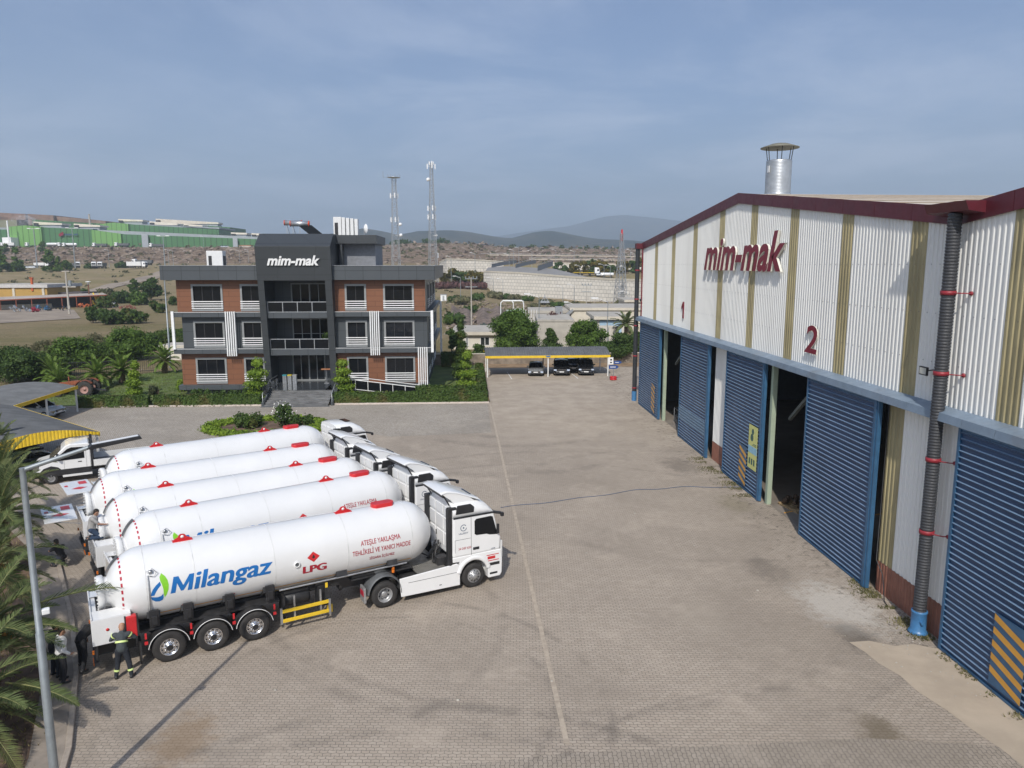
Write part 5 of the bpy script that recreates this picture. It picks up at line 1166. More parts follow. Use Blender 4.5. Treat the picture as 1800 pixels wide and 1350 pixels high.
# ---------------------------------------------------------------- cars
def carmat(n,c,r=.25,met=.3): return pm(n,c,r,met,.03,2,coat=.6)
def make_car(name,lab,loc,rz,col,L=4.5,Wd=1.82,H=1.46,style='sedan',z0=.2):
    """x forward"""
    t=thing(name,lab,{'van':'van'}.get(style,'car'),loc,rz); hl=L/2; hw=Wd/2
    belt=H*.63; hood=H*.60 if style!='suv' else H*.62
    prof={'sedan':[(-hl,.62),(-hl+.05,belt-.02),(-hl+.75,belt+.02),(0,belt+.03),(hl*.42,belt),(hl*.86,hood-.10),(hl-.05,.66),(hl,.45)],
          'suv':[(-hl,.62),(-hl+.03,belt),(-hl+.6,belt+.03),(0,belt+.02),(hl*.5,belt+.0),(hl*.9,hood-.04),(hl-.03,.75),(hl,.5)],
          'van':[(-hl,.62),(-hl+.03,belt),(-hl+.6,belt+.02),(0,belt+.02),(hl*.58,belt-.02),(hl*.9,hood-.12),(hl-.03,.72),(hl,.5)]}[style]
    xs=np.linspace(-hl,hl,17); rings=[]
    for x in xs:
        zt=float(np.interp(x,[p[0] for p in prof],[p[1] for p in prof])); e=abs(x)/hl; w=hw*(1-.16*max(0,(e-.72)/.28)**2); zb=z0+.12*max(0,(e-.85)/.15)
        rings.append([(x,-w*.9,zb),(x,-w,zb+.12),(x,-w,zt*.72),(x,-w*.95,zt-.06),(x,-w*.8,zt),(x,0,zt+.02),(x,w*.8,zt),(x,w*.95,zt-.06),(x,w,zt*.72),(x,w,zb+.12),(x,w*.9,zb)])
    b=MB(); b.loft(rings); b.build('body',col,t)
    g={'sedan':(-hl+.55,-hl+1.25,.35,1.05),'suv':(-hl+.12,-hl+.55,.45,1.15),'van':(-hl+.05,-hl+.3,hl*.35,hl*.72)}[style]; xb0,xt0,xt1,xb1=g
    b=MB(); gl=[]
    for x,z in ((xb0,belt),(xt0,H-.06),((xt0+xt1)/2,H-.02),(xt1,H-.08),(xb1,belt)):
        k=(z-belt)/(H-belt); gl.append([(x,-hw*(.93-.17*k),z),(x,hw*(.93-.17*k),z)])
    vs=[p for q in gl for p in q]; n=len(gl); b.add(vs,[(2*i,2*i+1,2*i+3,2*i+2) for i in range(n-1)]+[tuple(2*i for i in range(n)),tuple(2*i+1 for i in range(n))[::-1]]); b.build('windows',MT['glass'],t)
    b=MB(); vs=[]
    for x in np.linspace(xt0-.02,xt1+.02,6):
        zz_=H-.05+.05*sin(PI*(x-xt0+.02)/(xt1-xt0+.04)); vs+=[(x,-hw*.78,zz_-.05),(x,-hw*.7,zz_),(x,0,zz_+.02),(x,hw*.7,zz_),(x,hw*.78,zz_-.05)]
    b.add(vs,[(5*i+j,5*i+j+1,5*i+j+6,5*i+j+5) for i in range(5) for j in range(4)],0,True)
    for s in (-1,1):
        for xa,za,xc,zc in ((xb0,belt,xt0,H-.06),(xb1,belt,xt1,H-.08),((xb0+xb1)/2-.05,belt,(xt0+xt1)/2-.05,H-.05)): b.bar((xa,s*hw*.935,za),(xc,s*hw*.77,zc),.07,.04)
    b.build('roof',col,t)
    for x in (-hl+.85,hl-.85):
        for s in (-1,1):
            a_=MB(); a_.lathe([(.2,s*(hw-.0)),(.3,s*(hw+.01)),(.33,s*(hw-.03)),(.33,s*(hw-.2)),(.2,s*(hw-.2))],(x,0,.33),'y',20); w_=a_.build('wheel',MT['rubber'],t)
            a_=MB(); a_.lathe([(.2,s*(hw-.01)),(.06,s*(hw-.04)),(0,s*(hw-.03))],(x,0,.33),'y',10); a_.build('rim',MT['steel'],w_)
    for s in (-1,1):
        b=MB(); b.prism([(hl-.38,hood-.36),(hl-.03,hood-.42),(hl-.06,hood-.26),(hl-.42,hood-.2)],*sorted((s*hw*.62,s*hw*.955)),'y'); b.build('headlight',MT['alu'],t)
        b=MB(); b.box(xb1-.35,xb1-.2,*sorted((s*hw*.95,s*(hw+.17))),belt+.02,belt+.16); b.build('mirror',col,t)
    b=MB(); b.box(hl-.06,hl+.012,-hw*.55,hw*.55,hood-.42,hood-.24); b.box(hl-.06,hl+.01,-hw*.7,hw*.7,.3,.42); b.build('grille',MT['black'],t)
    b=MB(); b.box(hl,hl+.022,-.26,.26,.46,.57); b.build('number_plate',MT['louvre'],t)
    b=MB(); b.box(hl-.02,hl+.018,-hw*.5,hw*.5,hood-.33,hood-.31); b.build('grille_bar',MT['alu'],t)
    return t
m_dk=carmat('car_black',(.012,.013,.015)); m_gr=carmat('car_grey',(.26,.27,.28)); m_wh=carmat('car_white',(.62,.66,.70),.25,0); m_dg=carmat('car_charcoal',(.03,.033,.036))
make_car('parked_car','dark grey saloon car parked under the rear carport, left of the black ones',(8.1,89.2,0),R(-96),m_gr,4.6,1.84,1.45)
make_car('parked_car','black sport utility car with a chrome grille in the middle of the rear carport',(11.2,89.4,0),R(-96),m_dk,4.75,1.96,1.72,'suv')
make_car('parked_car','tall black passenger van with bright headlights at the right end of the rear carport',(14.1,89.3,0),R(-96),m_dk,4.6,1.85,1.85,'van')
make_car('parked_car','black car mostly hidden between the chrome-grilled one and the tall van',(13.0,92.3,0),R(-96),m_dk,4.4,1.8,1.5,'suv')
# left carports
carport('carport','farther left carport, grey and arched with a thin yellow rim, beside the old tractor',(-34.9,58.4,0),R(90),10.0,6.3,2.25,.55,3)
cA=carport('carport','grey arched carport with a yellow ribbed gable behind the pickup on the left',(-23.8,48.8,0),R(138.3),14.6,6.6,2.3,.85,4)
b=MB(); vs=[]; D=6.6
for i in range(100):
    y=min(D,i*.0667); t_=y/D; z=2.3+.85*sin(PI*(.12+.76*t_))-.85*sin(PI*.12)+t_*.12; x=-.04-(.025 if i%3 else 0); vs+=[(x,y,z+.03),(x,y,z-.12-.55*min(1,t_*2))]
b.add(vs,[(2*i,2*i+1,2*i+3,2*i+2) for i in range(99)]); b.build('gable_valance',MT['yellow'],cA)
make_car('parked_car','pale silver hatchback peeking out from under the farther left carport',(-37.3,66.0,0),R(-8),m_wh,4.3,1.76,1.5,'suv')
make_car('parked_car','dark estate car under the nearer left carport, behind the pickup',(-28.9,47.9,0),R(48),m_dg,4.8,1.85,1.6,'suv')
make_car('parked_car','second dark car under the nearer left carport, farther from the camera',(-31.6,51.5,0),R(48),m_dk,4.5,1.82,1.48)
# flatbed pickup van
def pickup():
    t=thing('flatbed_pickup','white flatbed pickup van with a black lower side, parked behind the tanker row','pickup',(-23.3,46.9,0),R(207))
    b=MB(); poly=[(.2,.55),(.2,2.2),(.3,2.32),(1.25,2.34),(1.5,2.25),(2.35,1.42),(2.95,1.28),(3.2,1.05),(3.25,.6)]; b.prism(poly,-.98,.98,'y'); b.build('cab_body',MT['cabwhite'],t,bevel=.06)
    for s in (-1,1):
        b=MB(); b.prism([(.55,1.42),(.55,2.1),(1.2,2.14),(1.42,2.06),(2.25,1.38)],*sorted((s*1.0,s*.96)),'y'); b.build('side_window',MT['glass'],t)
        b=MB(); b.box(.45,.46,*sorted((s*.99,s*.98)),.7,2.15); b.box(1.62,1.63,*sorted((s*.99,s*.98)),.7,1.35); b.build('door_gap',MT['greyplastic'],t)
        b=MB(); b.box(.7,.9,*sorted((s*1.0,s*.975)),1.2,1.25); b.build('door_handle',MT['black'],t)
        b=MB(); b.prism([(.2,.5),(.2,.85),(1.8,.85),(1.95,1.0),(2.3,1.12),(2.7,1.0),(2.9,.8),(3.28,.75),(3.28,.45)],*sorted((s*1.0,s*.9)),'y'); b.build('side_cladding',MT['black'],t)
        b=MB(); b.box(.2,1.75,*sorted((s*1.05,s*.95)),.38,.5); b.build('side_step',MT['bumpwhite'],t)
        b=MB(); b.box(1.9,2.0,*sorted((s*1.0,s*1.25)),1.5,1.85); b.build('mirror',MT['black'],t)
        for x in (2.35,-2.2):
            a_=MB(); a_.lathe([(.2,s*.99),(.33,s*1.01),(.36,s*.97),(.36,s*.75),(.2,s*.75)],(x,0,.36),'y',22); w_=a_.build('wheel',MT['rubber'],t)
            a_=MB(); a_.lathe([(.21,s*1.0),(.07,s*.96),(0,s*.97)],(x,0,.36),'y',12)
            for k in range(8): a=2*PI*k/8; a_.bar((x,s*1.0,.36),(x+.2*cos(a),s*1.0,.36+.2*sin(a)),.03,.02)
            a_.build('rim',MT['wheelgrey'],w_)
    b=MB(); b.add([(1.53,-.88,2.2),(1.53,.88,2.2),(2.37,.9,1.46),(2.37,-.9,1.46),(1.5,-.88,2.17),(1.5,.88,2.17),(2.34,.9,1.43),(2.34,-.9,1.43)],[(0,1,2,3),(7,6,5,4),(0,4,5,1),(1,5,6,2),(2,6,7,3),(3,7,4,0)]); b.build('windscreen',MT['glass'],t)
    b=MB(); b.box(-3.4,.1,-1.05,1.05,.82,.9); b.build('load_bed',MT['greyplastic'],t)
    b=MB(); b.box(-3.4,.08,-1.07,-1.03,.86,1.25); b.box(-3.4,.08,1.03,1.07,.86,1.25); b.box(-3.42,-3.38,-1.05,1.05,.86,1.25); b.build('drop_side',MT['bumpwhite'],t)
    b=MB(); b.box(.08,.18,-1.05,1.05,.85,2.25)
    for y in (-1.0,.9): b.box(.05,.2,y,y+.1,.85,2.45)
    b.box(-3.3,3.0,-.35,-.28,.5,.8); b.box(-3.3,2.9,.28,.35,.5,.8); b.build('headboard',MT['black'],t)
    for s in (-1,1):
        b=MB(); b.prism([(2.95,.95),(3.26,.85),(3.2,1.1),(2.9,1.2)],*sorted((s*.65,s*.99)),'y'); b.build('headlight',MT['alu'],t)
    b=MB(); b.box(3.2,3.3,-.6,.6,.8,1.05); b.box(3.2,3.32,-.98,.98,.4,.62); b.build('grille',MT['black'],t)
pickup()
# old tractor
def tractor():
    t=thing('old_tractor','rusty old farm tractor with big dark wheels beside the farther left carport','tractor',(-38.6,76.5,0),R(180+2))
    rm=pm('rusty_orange',(.24,.07,.03),.8,.1,.4,4); rb=pm('worn_tyre',(.035,.033,.03),.9,0,.3,4)
    b=MB(); b.prism([(-.3,.9),(-.3,1.5),(.6,1.55),(2.2,1.35),(2.35,.85),(1.0,.75)],-.3,.3,'y'); b.box(-.9,.3,-.35,.35,.7,1.1); b.tube([(1.2,0,1.4),(1.2,0,2.0)],.05,8); b.build('hood',rm,t,bevel=.05)
    b=MB(); b.box(-.9,-.4,-.25,.25,1.15,1.3); b.box(-1.0,-.9,-.25,.25,1.2,1.6); b.tube([(0,0,1.5),(-.35,0,1.75)],.025,6); b.lathe([(.2,-.01),(.22,0),(.2,.01)],(-.35,0,1.75),'x',14); b.build('seat',MT['black'],t)
    for s in (-1,1):
        a_=MB(); a_.lathe([(.42,s*1.0),(.72,s*1.02),(.8,s*.95),(.8,s*.62),(.42,s*.6)],(-.6,0,.8),'y',28); w_=a_.build('rear_wheel',rb,t)
        for k in range(18):
            a=2*PI*k/18; a_=None
        l_=MB()
        for k in range(20): a=2*PI*k/20; l_.bar((-.6+.8*cos(a),s*.62,.8+.8*sin(a)),(-.6+.8*cos(a+.15),s*.98,.8+.8*sin(a+.15)),.06,.06)
        l_.build('tread_lug',rb,w_); a_=MB(); a_.lathe([(.42,s*.95),(.3,s*.85),(.1,s*.85),(.1,s*.95),(0,s*.95)],(-.6,0,.8),'y',18); a_.build('rim',pm('old_rim',(.35,.2,.17),.7) if 'old_rim' not in bpy.data.materials else bpy.data.materials['old_rim'],w_)
        a_=MB(); a_.lathe([(.2,s*.8),(.38,s*.82),(.42,s*.78),(.42,s*.6),(.2,s*.6)],(2.0,0,.42),'y',20); w_=a_.build('front_wheel',rb,t); a_=MB(); a_.lathe([(.2,s*.78),(0,s*.74)],(2.0,0,.42),'y',12); a_.build('rim',rm,w_)
        b=MB(); n=8; vs=[]
        for k in range(n+1): a=R(20+120*k/n); vs+=[(-.6+.9*cos(a),s*.5,.8+.9*sin(a)),(-.6+.9*cos(a),s*1.0,.8+.9*sin(a))]
        b.add(vs,[(2*i,2*i+1,2*i+3,2*i+2) for i in range(n)],0,True); b.build('fender',rm,t)
    b=MB(); b.tube([(2.0,-.7,.42),(2.0,.7,.42)],.06,8); b.tube([(-.6,-.7,.8),(-.6,.7,.8)],.12,8); b.bar((-1.0,0,.7),(-2.4,0,.55),.5,.1); b.bar((-2.4,-.4,.7),(-2.4,.4,.7),.06,.4); b.build('axle_and_tow_frame',MT['chassis'],t)
tractor()
# ---------------------------------------------------------------- lamp posts
def post_lamp(lab,base,h,arm,rz,r0=.11,r1=.06,box=False,head=True,grp='street lamps'):
    t=thing('street_lamp',lab,'street lamp',base,rz,grp); b=MB(); b.tube([(0,0,-.2),(0,0,h*.55),(0,0,h*.55+.02),(0,0,h)],[r0,(r0+r1)/2+.005,(r0+r1)/2-.01,r1],10); b.box(-.2,.2,-.2,.2,-.02,.03); b.build('post',MT['galv'],t)
    b=MB(); b.tube([(0,0,h-.05),(arm*.55,0,h+arm*.12)],[.055,.045],10); b.build('arm',MT['galv'],t)
    b=MB(); x0=arm*.53; b.add([],[]); 
    P=[(x0,h+arm*.115),(x0+.1,h+arm*.115+.08),(x0+arm*.47,h+arm*.115+.17),(x0+arm*.49,h+arm*.115+.10),(x0+.1,h+arm*.115-.02)]; b.prism(P,-.13,.13,'y'); hd=b.build('lamp_head',MT['black'],t,bevel=.01)
    b=MB(); P2=[(p[0],p[1]+.003) for p in P]; b.add([(x0+.12,-.09,h+arm*.115+.087),(x0+arm*.46,-.09,h+arm*.115+.172),(x0+arm*.46,.09,h+arm*.115+.172),(x0+.12,.09,h+arm*.115+.087)],[(0,1,2,3)]); b.build('cooling_plate',MT['bumpwhite'],hd)
    if box: b=MB(); b.box(.08,.24,-.07,.07,h*.60,h*.60+.13); b.build('junction_box',MT['louvre'],t,bevel=.02)
    return t
post_lamp('tall grey lamp post in the palm bed at the near left corner',(-9.78,16.55,0),8.6,2.35,R(30),.11,.065,True)
post_lamp('grey lamp post at the left edge with its arm over the carports',(-27.0,38.9,0),8.9,2.4,R(50),.11,.07)
post_lamp('slim grey lamp post on the dry ground left of the office',(-38.2,98.0,0),11.6,1.4,R(20),.13,.07)
# ---------------------------------------------------------------- people
def capsule(b,p,q,r0,r1,n=10):
    p=Vector(p);q=Vector(q); d=(q-p); L=d.length; d=d/L if L>1e-6 else Vector((0,0,1)); pts=[];rs=[]
    for k in (0,.3,.6,.85): a=PI/2*(1-k); pts.append(p-d*r0*sin(a)); rs.append(max(.001,r0*cos(a)))
    pts.append(p);rs.append(r0)
    for k in (.25,.5,.75): pts.append(p+(q-p)*k); rs.append(r0+(r1-r0)*k)
    pts.append(q);rs.append(r1)
    for k in (.4,.7,1.0): a=PI/2*k; pts.append(q+d*r1*sin(a)); rs.append(max(.001,r1*cos(a)))
    b.tube(pts,rs,n,0,True,True)
def remesh(o,vox,sm=4):
    m=o.modifiers.new('fuse','REMESH'); m.mode='VOXEL'; m.voxel_size=vox; m.use_smooth_shade=True
    s=o.modifiers.new('smooth','SMOOTH'); s.factor=.5; s.iterations=sm
def person(lab,loc,rz,J,shirt,trouser,sleeve='short',hair=True,stripes=False,mask=None,skin='skin',belt=True):
    """J: joints, x right, y forward, z up"""
    t=thing('person',lab,'person',loc,rz,'people working at the rear of the tankers'); V=lambda k:Vector(J[k])
    b=MB(); ch,pe,nk,hd=V('chest'),V('pelvis'),V('neck'),V('head')
    capsule(b,pe,V('spine'),.14,.13); capsule(b,V('spine'),ch,.13,.15); capsule(b,ch,nk,.12,.06); capsule(b,nk,hd,.06,.06)
    up=(hd-nk).normalized(); f=V('look').normalized(); capsule(b,hd,hd+up*.10,.085,.095,12); c=hd+up*.04
    capsule(b,c+f*.05-up*.04,c+f*.055-up*.07,.055,.045); capsule(b,c+f*.10+up*.01,c+f*.115-up*.03,.012,.018,6)      # jaw, nose
    rt=f.cross(up).normalized()
    for s in (-1,1): capsule(b,c+rt*s*.088+up*.0,c+rt*s*.094+up*.03,.016,.018,6)
    for s in 'LR':
        sh,el,wr,hn=V('sh'+s),V('el'+s),V('wr'+s),V('ha'+s); capsule(b,ch+(sh-ch)*.5,sh,.08,.065); capsule(b,sh,el,.055,.042); capsule(b,el,wr,.042,.028); capsule(b,wr,wr+(hn-wr)*.6,.03,.034)
        d=(hn-wr).normalized(); sd_=d.cross(Vector((0,0,1)) if abs(d.z)<.8 else Vector((0,1,0))).normalized(); pn=sd_.cross(d)
        base=wr+(hn-wr)*.62
        for k,ln in enumerate((.075,.085,.08,.06)):
            p0=base+sd_*(k-1.5)*.021; p1=p0+d*ln*.55; p2=p1+(d*.8+pn*.6)*ln*.5; capsule(b,p0,p1,.0115,.0105,6); capsule(b,p1,p2,.0105,.009,6)
        p0=wr+(hn-wr)*.25+sd_*-.03; p1=p0+(d*.6-sd_*.7)*.045; capsule(b,p0,p1,.014,.012,6); capsule(b,p1,p1+d*.03,.012,.010,6)
        hp,kn,an,to=V('hip'+s),V('kn'+s),V('an'+s),V('to'+s); capsule(b,hp,kn,.085,.06); capsule(b,kn,an,.06,.038); capsule(b,an,to,.042,.03)
    o=b.build('body',MT[skin],t); remesh(o,.011,3)
    b=MB(); capsule(b,pe+Vector((0,0,.04)),V('spine'),.165,.155); capsule(b,V('spine'),ch,.155,.178); capsule(b,ch,nk-(nk-ch)*.15,.145,.09)
    for s in 'LR':
        sh,el,wr=V('sh'+s),V('el'+s),V('wr'+s); capsule(b,ch+(sh-ch)*.4,sh,.11,.088)
        capsule(b,sh,el if sleeve!='short' else sh+(el-sh)*.75,.082,.066)
        if sleeve=='long': capsule(b,el,el+(wr-el)*.88,.066,.046)
    o=b.build('shirt',shirt,t); remesh(o,.018,3)
    b=MB(); capsule(b,V('hipL'),V('hipR'),.12,.12); capsule(b,pe,V('spine')-(V('spine')-pe)*.5,.15,.14)
    for s in 'LR': capsule(b,V('hip'+s),V('kn'+s),.11,.085); capsule(b,V('kn'+s),V('an'+s)+(V('kn'+s)-V('an'+s))*.08,.085,.065)
    o=b.build('trousers',trouser,t); remesh(o,.018,3)
    for s in 'LR':
        b=MB(); an,to=V('an'+s),V('to'+s); capsule(b,an+(an-to)*.25-Vector((0,0,.03)),to-Vector((0,0,.01)),.052,.045); capsule(b,an,an+Vector((0,0,.03)),.055,.055); o=b.build('shoe',MT['black'],t); remesh(o,.014,2)
    for s in (-1,1):
        b=MB(); e=c+f*.082+rt*s*.034+up*.035; capsule(b,e,e+f*.004,.009,.009,6); b.build('eye',MT['black'],t)
    b=MB(); capsule(b,c+f*.096-up*.058-rt*.02,c+f*.096-up*.058+rt*.02,.006,.006,6); b.build('mouth',MT['redtext'],t)
    if hair:
        b=MB(); capsule(b,c+up*.065-f*.03,c+up*.075-f*.005,.098,.094,12); capsule(b,c-f*.04-up*.02,c-f*.03+up*.05,.075,.09,10); o=b.build('hair',MT['hair'],t); remesh(o,.014,2)
    if stripes:
        hv=pm('reflective_lime',(.65,.8,.3),.4) if 'reflective_lime' not in bpy.data.materials else bpy.data.materials['reflective_lime']
        def band(p,q,r,n=20):
            b=MB(); p=Vector(p);q=Vector(q); b.tube([p,q],r,n,0,False); return b.build('reflective_band',hv,t)
        sp=V('spine'); d=(ch-sp).normalized(); band(sp+d*.05,sp+d*.11,.186)
        for s in 'LR':
            kn,an=V('kn'+s),V('an'+s); d=(an-kn).normalized(); band(kn+d*.20,kn+d*.26,.088)
            sh,el=V('sh'+s),V('el'+s); d=(el-sh).normalized(); band(sh+d*.02,sh+d*.07,.097)
    return t
def pose(lean=0.0,bend=0.0,**kw):
    """standing joints with forward lean (rad) at the hips"""
    def sw(y,z,a): z0=.95; dy,dz=y,z-z0; return y*cos(a)+dz*sin(a),z0+dz*cos(a)-dy*sin(a)
    J={}
    for k,(x,y,z) in {'pelvis':(0,0,.97),'spine':(0,.0,1.12),'chest':(0,0,1.34),'neck':(0,.0,1.50),'head':(0,.02,1.60),'shL':(-.19,0,1.42),'shR':(.19,0,1.42),'elL':(-.24,.0,1.13),'elR':(.24,.0,1.13),'wrL':(-.25,.08,.88),'wrR':(.25,.08,.88),'haL':(-.25,.10,.79),'haR':(.25,.10,.79)}.items():
        a=lean*(1.0 if z>1.2 else .6); yy,zz_=sw(y,z,a); J[k]=(x,yy,zz_)
    for s,x in (('L',-1),('R',1)): J['hip'+s]=(x*.09,0,.93); J['kn'+s]=(x*.12,.03,.50); J['an'+s]=(x*.14,-.02,.08); J['to'+s]=(x*.16,.14,.04)
    J['look']=(0,1,-.15-lean*.6); J.update(kw); return J
fab=lambda n,c,r=.9: pm(n,c,r,0,.12,9,bump=.3,bscale=25)
person('worker seen from behind in dark work clothes with lime reflective bands',(-11.05,22.85,0),R(14),pose(.36,elL=(-.36,.25,1.2),elR=(.36,.25,1.2),wrL=(-.14,.45,1.22),wrR=(.14,.45,1.22),haL=(-.08,.52,1.2),haR=(.08,.52,1.2),anL=(-.22,-.02,.08),anR=(.24,-.08,.08),toL=(-.25,.14,.04),toR=(.3,.08,.04),knL=(-.15,.05,.5),knR=(.18,0,.5)),fab('charcoal_work_jacket',(.05,.06,.065)),fab('dark_work_trousers',(.018,.022,.03)),'long',False,True)
person('man in a white long-sleeved shirt and dark trousers standing on the kerb',(-12.75,22.55,.1),R(-50),pose(.06,wrR=(.24,.2,.95),haR=(.2,.28,.93)),fab('white_shirt',(.72,.72,.72)),fab('black_trousers',(.02,.02,.024)),'long')
person('man in black clothes bending forward beside the man in white',(-12.55,23.35,.1),R(-20),pose(1.0,shL=(-.19,.42,1.18),shR=(.19,.42,1.18),elL=(-.28,.45,.92),elR=(.3,.45,.92),wrL=(-.3,.5,.7),wrR=(.3,.52,.7),haL=(-.3,.52,.6),haR=(.3,.54,.6),anL=(-.2,.1,.08),toL=(-.2,.28,.04),anR=(.25,-.25,.08),toR=(.28,-.1,.04),knR=(.2,-.08,.5),knL=(-.15,.1,.5)),fab('black_tshirt',(.012,.012,.014)),fab('black_jeans',(.012,.013,.016)),'short')
person('man in dark overalls half hidden behind the lamp post and palm',(-13.15,22.9,.1),R(-30),pose(.15),fab('navy_jacket',(.02,.022,.03)),fab('navy_trousers',(.02,.024,.034)),'long')
sq=dict(pelvis=(0,0,.42),spine=(0,.03,.58),chest=(0,.15,.78),neck=(0,.22,.92),head=(0,.26,1.01),shL=(-.19,.17,.85),shR=(.19,.17,.85),elL=(-.25,.4,.72),elR=(.25,.4,.72),wrL=(-.1,.58,.66),wrR=(.1,.6,.66),haL=(-.05,.66,.65),haR=(.05,.68,.65),hipL=(-.1,0,.42),hipR=(.1,0,.42),knL=(-.22,.4,.50),knR=(.22,.4,.5),anL=(-.2,.28,.1),anR=(.2,.2,.1),toL=(-.22,.45,.05),toR=(.22,.38,.05),look=(0,1,-.5))
person('man in black sitting low on the kerb with his arms on his knees',(-17.6,31.9,.1),R(60),dict(sq),fab('black_top',(.012,.012,.014)),fab('dark_blue_trousers',(.018,.022,.035)),'short')
kn=dict(pelvis=(0,0,.42),spine=(0,.03,.58),chest=(0,.10,.80),neck=(0,.16,.95),head=(0,.20,1.04),shL=(-.2,.1,.87),shR=(.2,.1,.87),elL=(-.36,.2,.62),elR=(.28,.3,.68),wrL=(-.5,.3,.38),wrR=(.2,.5,.62),haL=(-.55,.34,.29),haR=(.16,.57,.6),hipL=(-.1,0,.40),hipR=(.1,0,.40),knL=(-.14,.36,.09),knR=(.14,.36,.09),anL=(-.13,-.08,.07),anR=(.13,-.08,.07),toL=(-.13,-.22,.05),toR=(.13,-.22,.05),look=(-.1,1,-.9))
person('man in a grey T-shirt and jeans kneeling behind a middle tank',(-15.28,30.0,2.02),R(-70),kn,fab('grey_tshirt',(.30,.29,.28)),fab('blue_jeans',(.025,.045,.085)),'short')
# ---------------------------------------------------------------- near palms
def frond(b,o,az,elev,L,droop,rnd,m=0,leaf=.42,n=46,w=.028):
    pts=[]; p=Vector(o); d=Vector((cos(az)*cos(elev),sin(az)*cos(elev),sin(elev))); N_=14
    for k in range(N_+1):
        pts.append(p.copy()); p=p+d*(L/N_); d=(d+Vector((0,0,-droop/N_*(.5+k/N_)))).normalized()
    b.tube(pts[::2],[.035*(1-.85*i/7) for i in range(len(pts[::2]))],5,1)
    side=Vector((-sin(az),cos(az),0))
    for k in range(n):
        t=.10+.9*k/n; f=t*N_; i=min(N_-1,int(f)); q=pts[i].lerp(pts[i+1],f-i); dd=(pts[i+1]-pts[i]).normalized(); upv=side.cross(dd).normalized()
        if upv.z<0: upv=-upv
        ll=leaf*(math.sin(PI*min(1,.12+t*.88))**.6)*rnd.uniform(.85,1.1)
        for s in (-1,1):
            e=(side*s*.80+dd*.62+upv*rnd.uniform(.15,.4)).normalized(); tip=q+e*ll+Vector((0,0,-.10*ll)); mid=q+e*ll*.5; wd=dd*w
            b.add([q-wd*.6,q+wd*.6,mid+wd,tip,mid-wd],[(0,1,2,3,4)],m)
def palm(name,lab,loc,h,L,nf,rs,tr=.3,leaf=.42,n=46,grp='date palms',w=.03,lean=(0,0),fruit=False,mat='palm'):
    t=thing(name,lab,'palm',loc,0,grp); rnd=random.Random(rs); b=MB(); pts=[];rs_=[]
    N_=max(4,int(h/.12))
    for k in range(N_+1): f=k/N_; pts.append((lean[0]*f*f,lean[1]*f*f,-.2+(h+.2)*f)); rs_.append(tr*(1.15-.15*f)*(1.12 if k%2 else .92))
    b.tube(pts,rs_,12); 
    b.build('trunk',MT['palmbark'],t); b=MB(); top=Vector((lean[0],lean[1],h))
    for k in range(nf):
        f=(k+.5)/nf; el=R(82-105*f**.85)+rnd.uniform(-.08,.08); az_=k*2.399963+rnd.uniform(-.2,.2)
        frond(b,top+Vector((0,0,-.1+.15*(1-f))),az_,el,L*rnd.uniform(.85,1.08),1.15*rnd.uniform(.8,1.2)*(1-.15*f),rnd,0,leaf,n,w)
    b.build('crown',[MT[mat],MT['palmrib']],t,fixn=False)
    if fruit:
        b=MB(); leaves(b,[((top.x+.3,top.y+.2,h-.3),(.45,.45,.35)),((top.x-.3,top.y+.4,h-.35),(.4,.4,.3))],600,.05,rs,0,3); b.build('fruit_cluster',pm('orange_dates',(.45,.2,.03),.6),t,fixn=False)
    return t
MT['palmrib']=pm('palm_rib',(.20,.20,.07),.6,0,.1)
def pp(px,py,h): p=gr(px,py,h); return (p.x,p.y,.06)
bp_=palm('palm_tree','biggest date palm at the near left, fronds reaching over the standing men',pp(-38,1120,2.1),2.1,2.5,34,1,.38,.5,44,w=.022,fruit=True)
rnd=random.Random(77); lo=bp_.location
for (q,az_,el,L_,dr) in ((gr(50,1066,2.5),R(18),R(14),3.9,.8),(gr(5,1105,2.0),R(4),R(10),2.2,.8),(gr(10,1200,1.6),R(-8),R(-2),2.2,.7)):
    b=MB(); frond(b,q-lo,az_,el,L_,dr,rnd,0,.42,56,.022); b.build('long_frond',[MT['palm'],MT['palmrib']],bp_,fixn=False)
palm('palm_tree','second date palm in the bed, just behind the biggest one',pp(-35,1000,2.7),2.7,2.7,36,2,.36,.48,44,w=.022,fruit=True)
palm('palm_tree','third date palm in the bed, its fronds reaching towards the raised lids',pp(-5,905,2.7),2.7,2.7,36,3,.34,.46,42,w=.024)
palm('palm_tree','farthest big date palm of the bed, beside the pickup',pp(-2,840,2.6),2.6,2.6,34,4,.32,.46,38,w=.028)
palm('palm_tree','low date palm in the near left corner, partly outside the view',pp(-70,1240,1.5),1.5,2.6,30,5,.3,.45,42,w=.022)
palm('palm_tree','small palm by the yellow gable of the nearer left carport',pp(-6,775,2.4),2.2,2.0,26,6,.28,.4,32,w=.032)
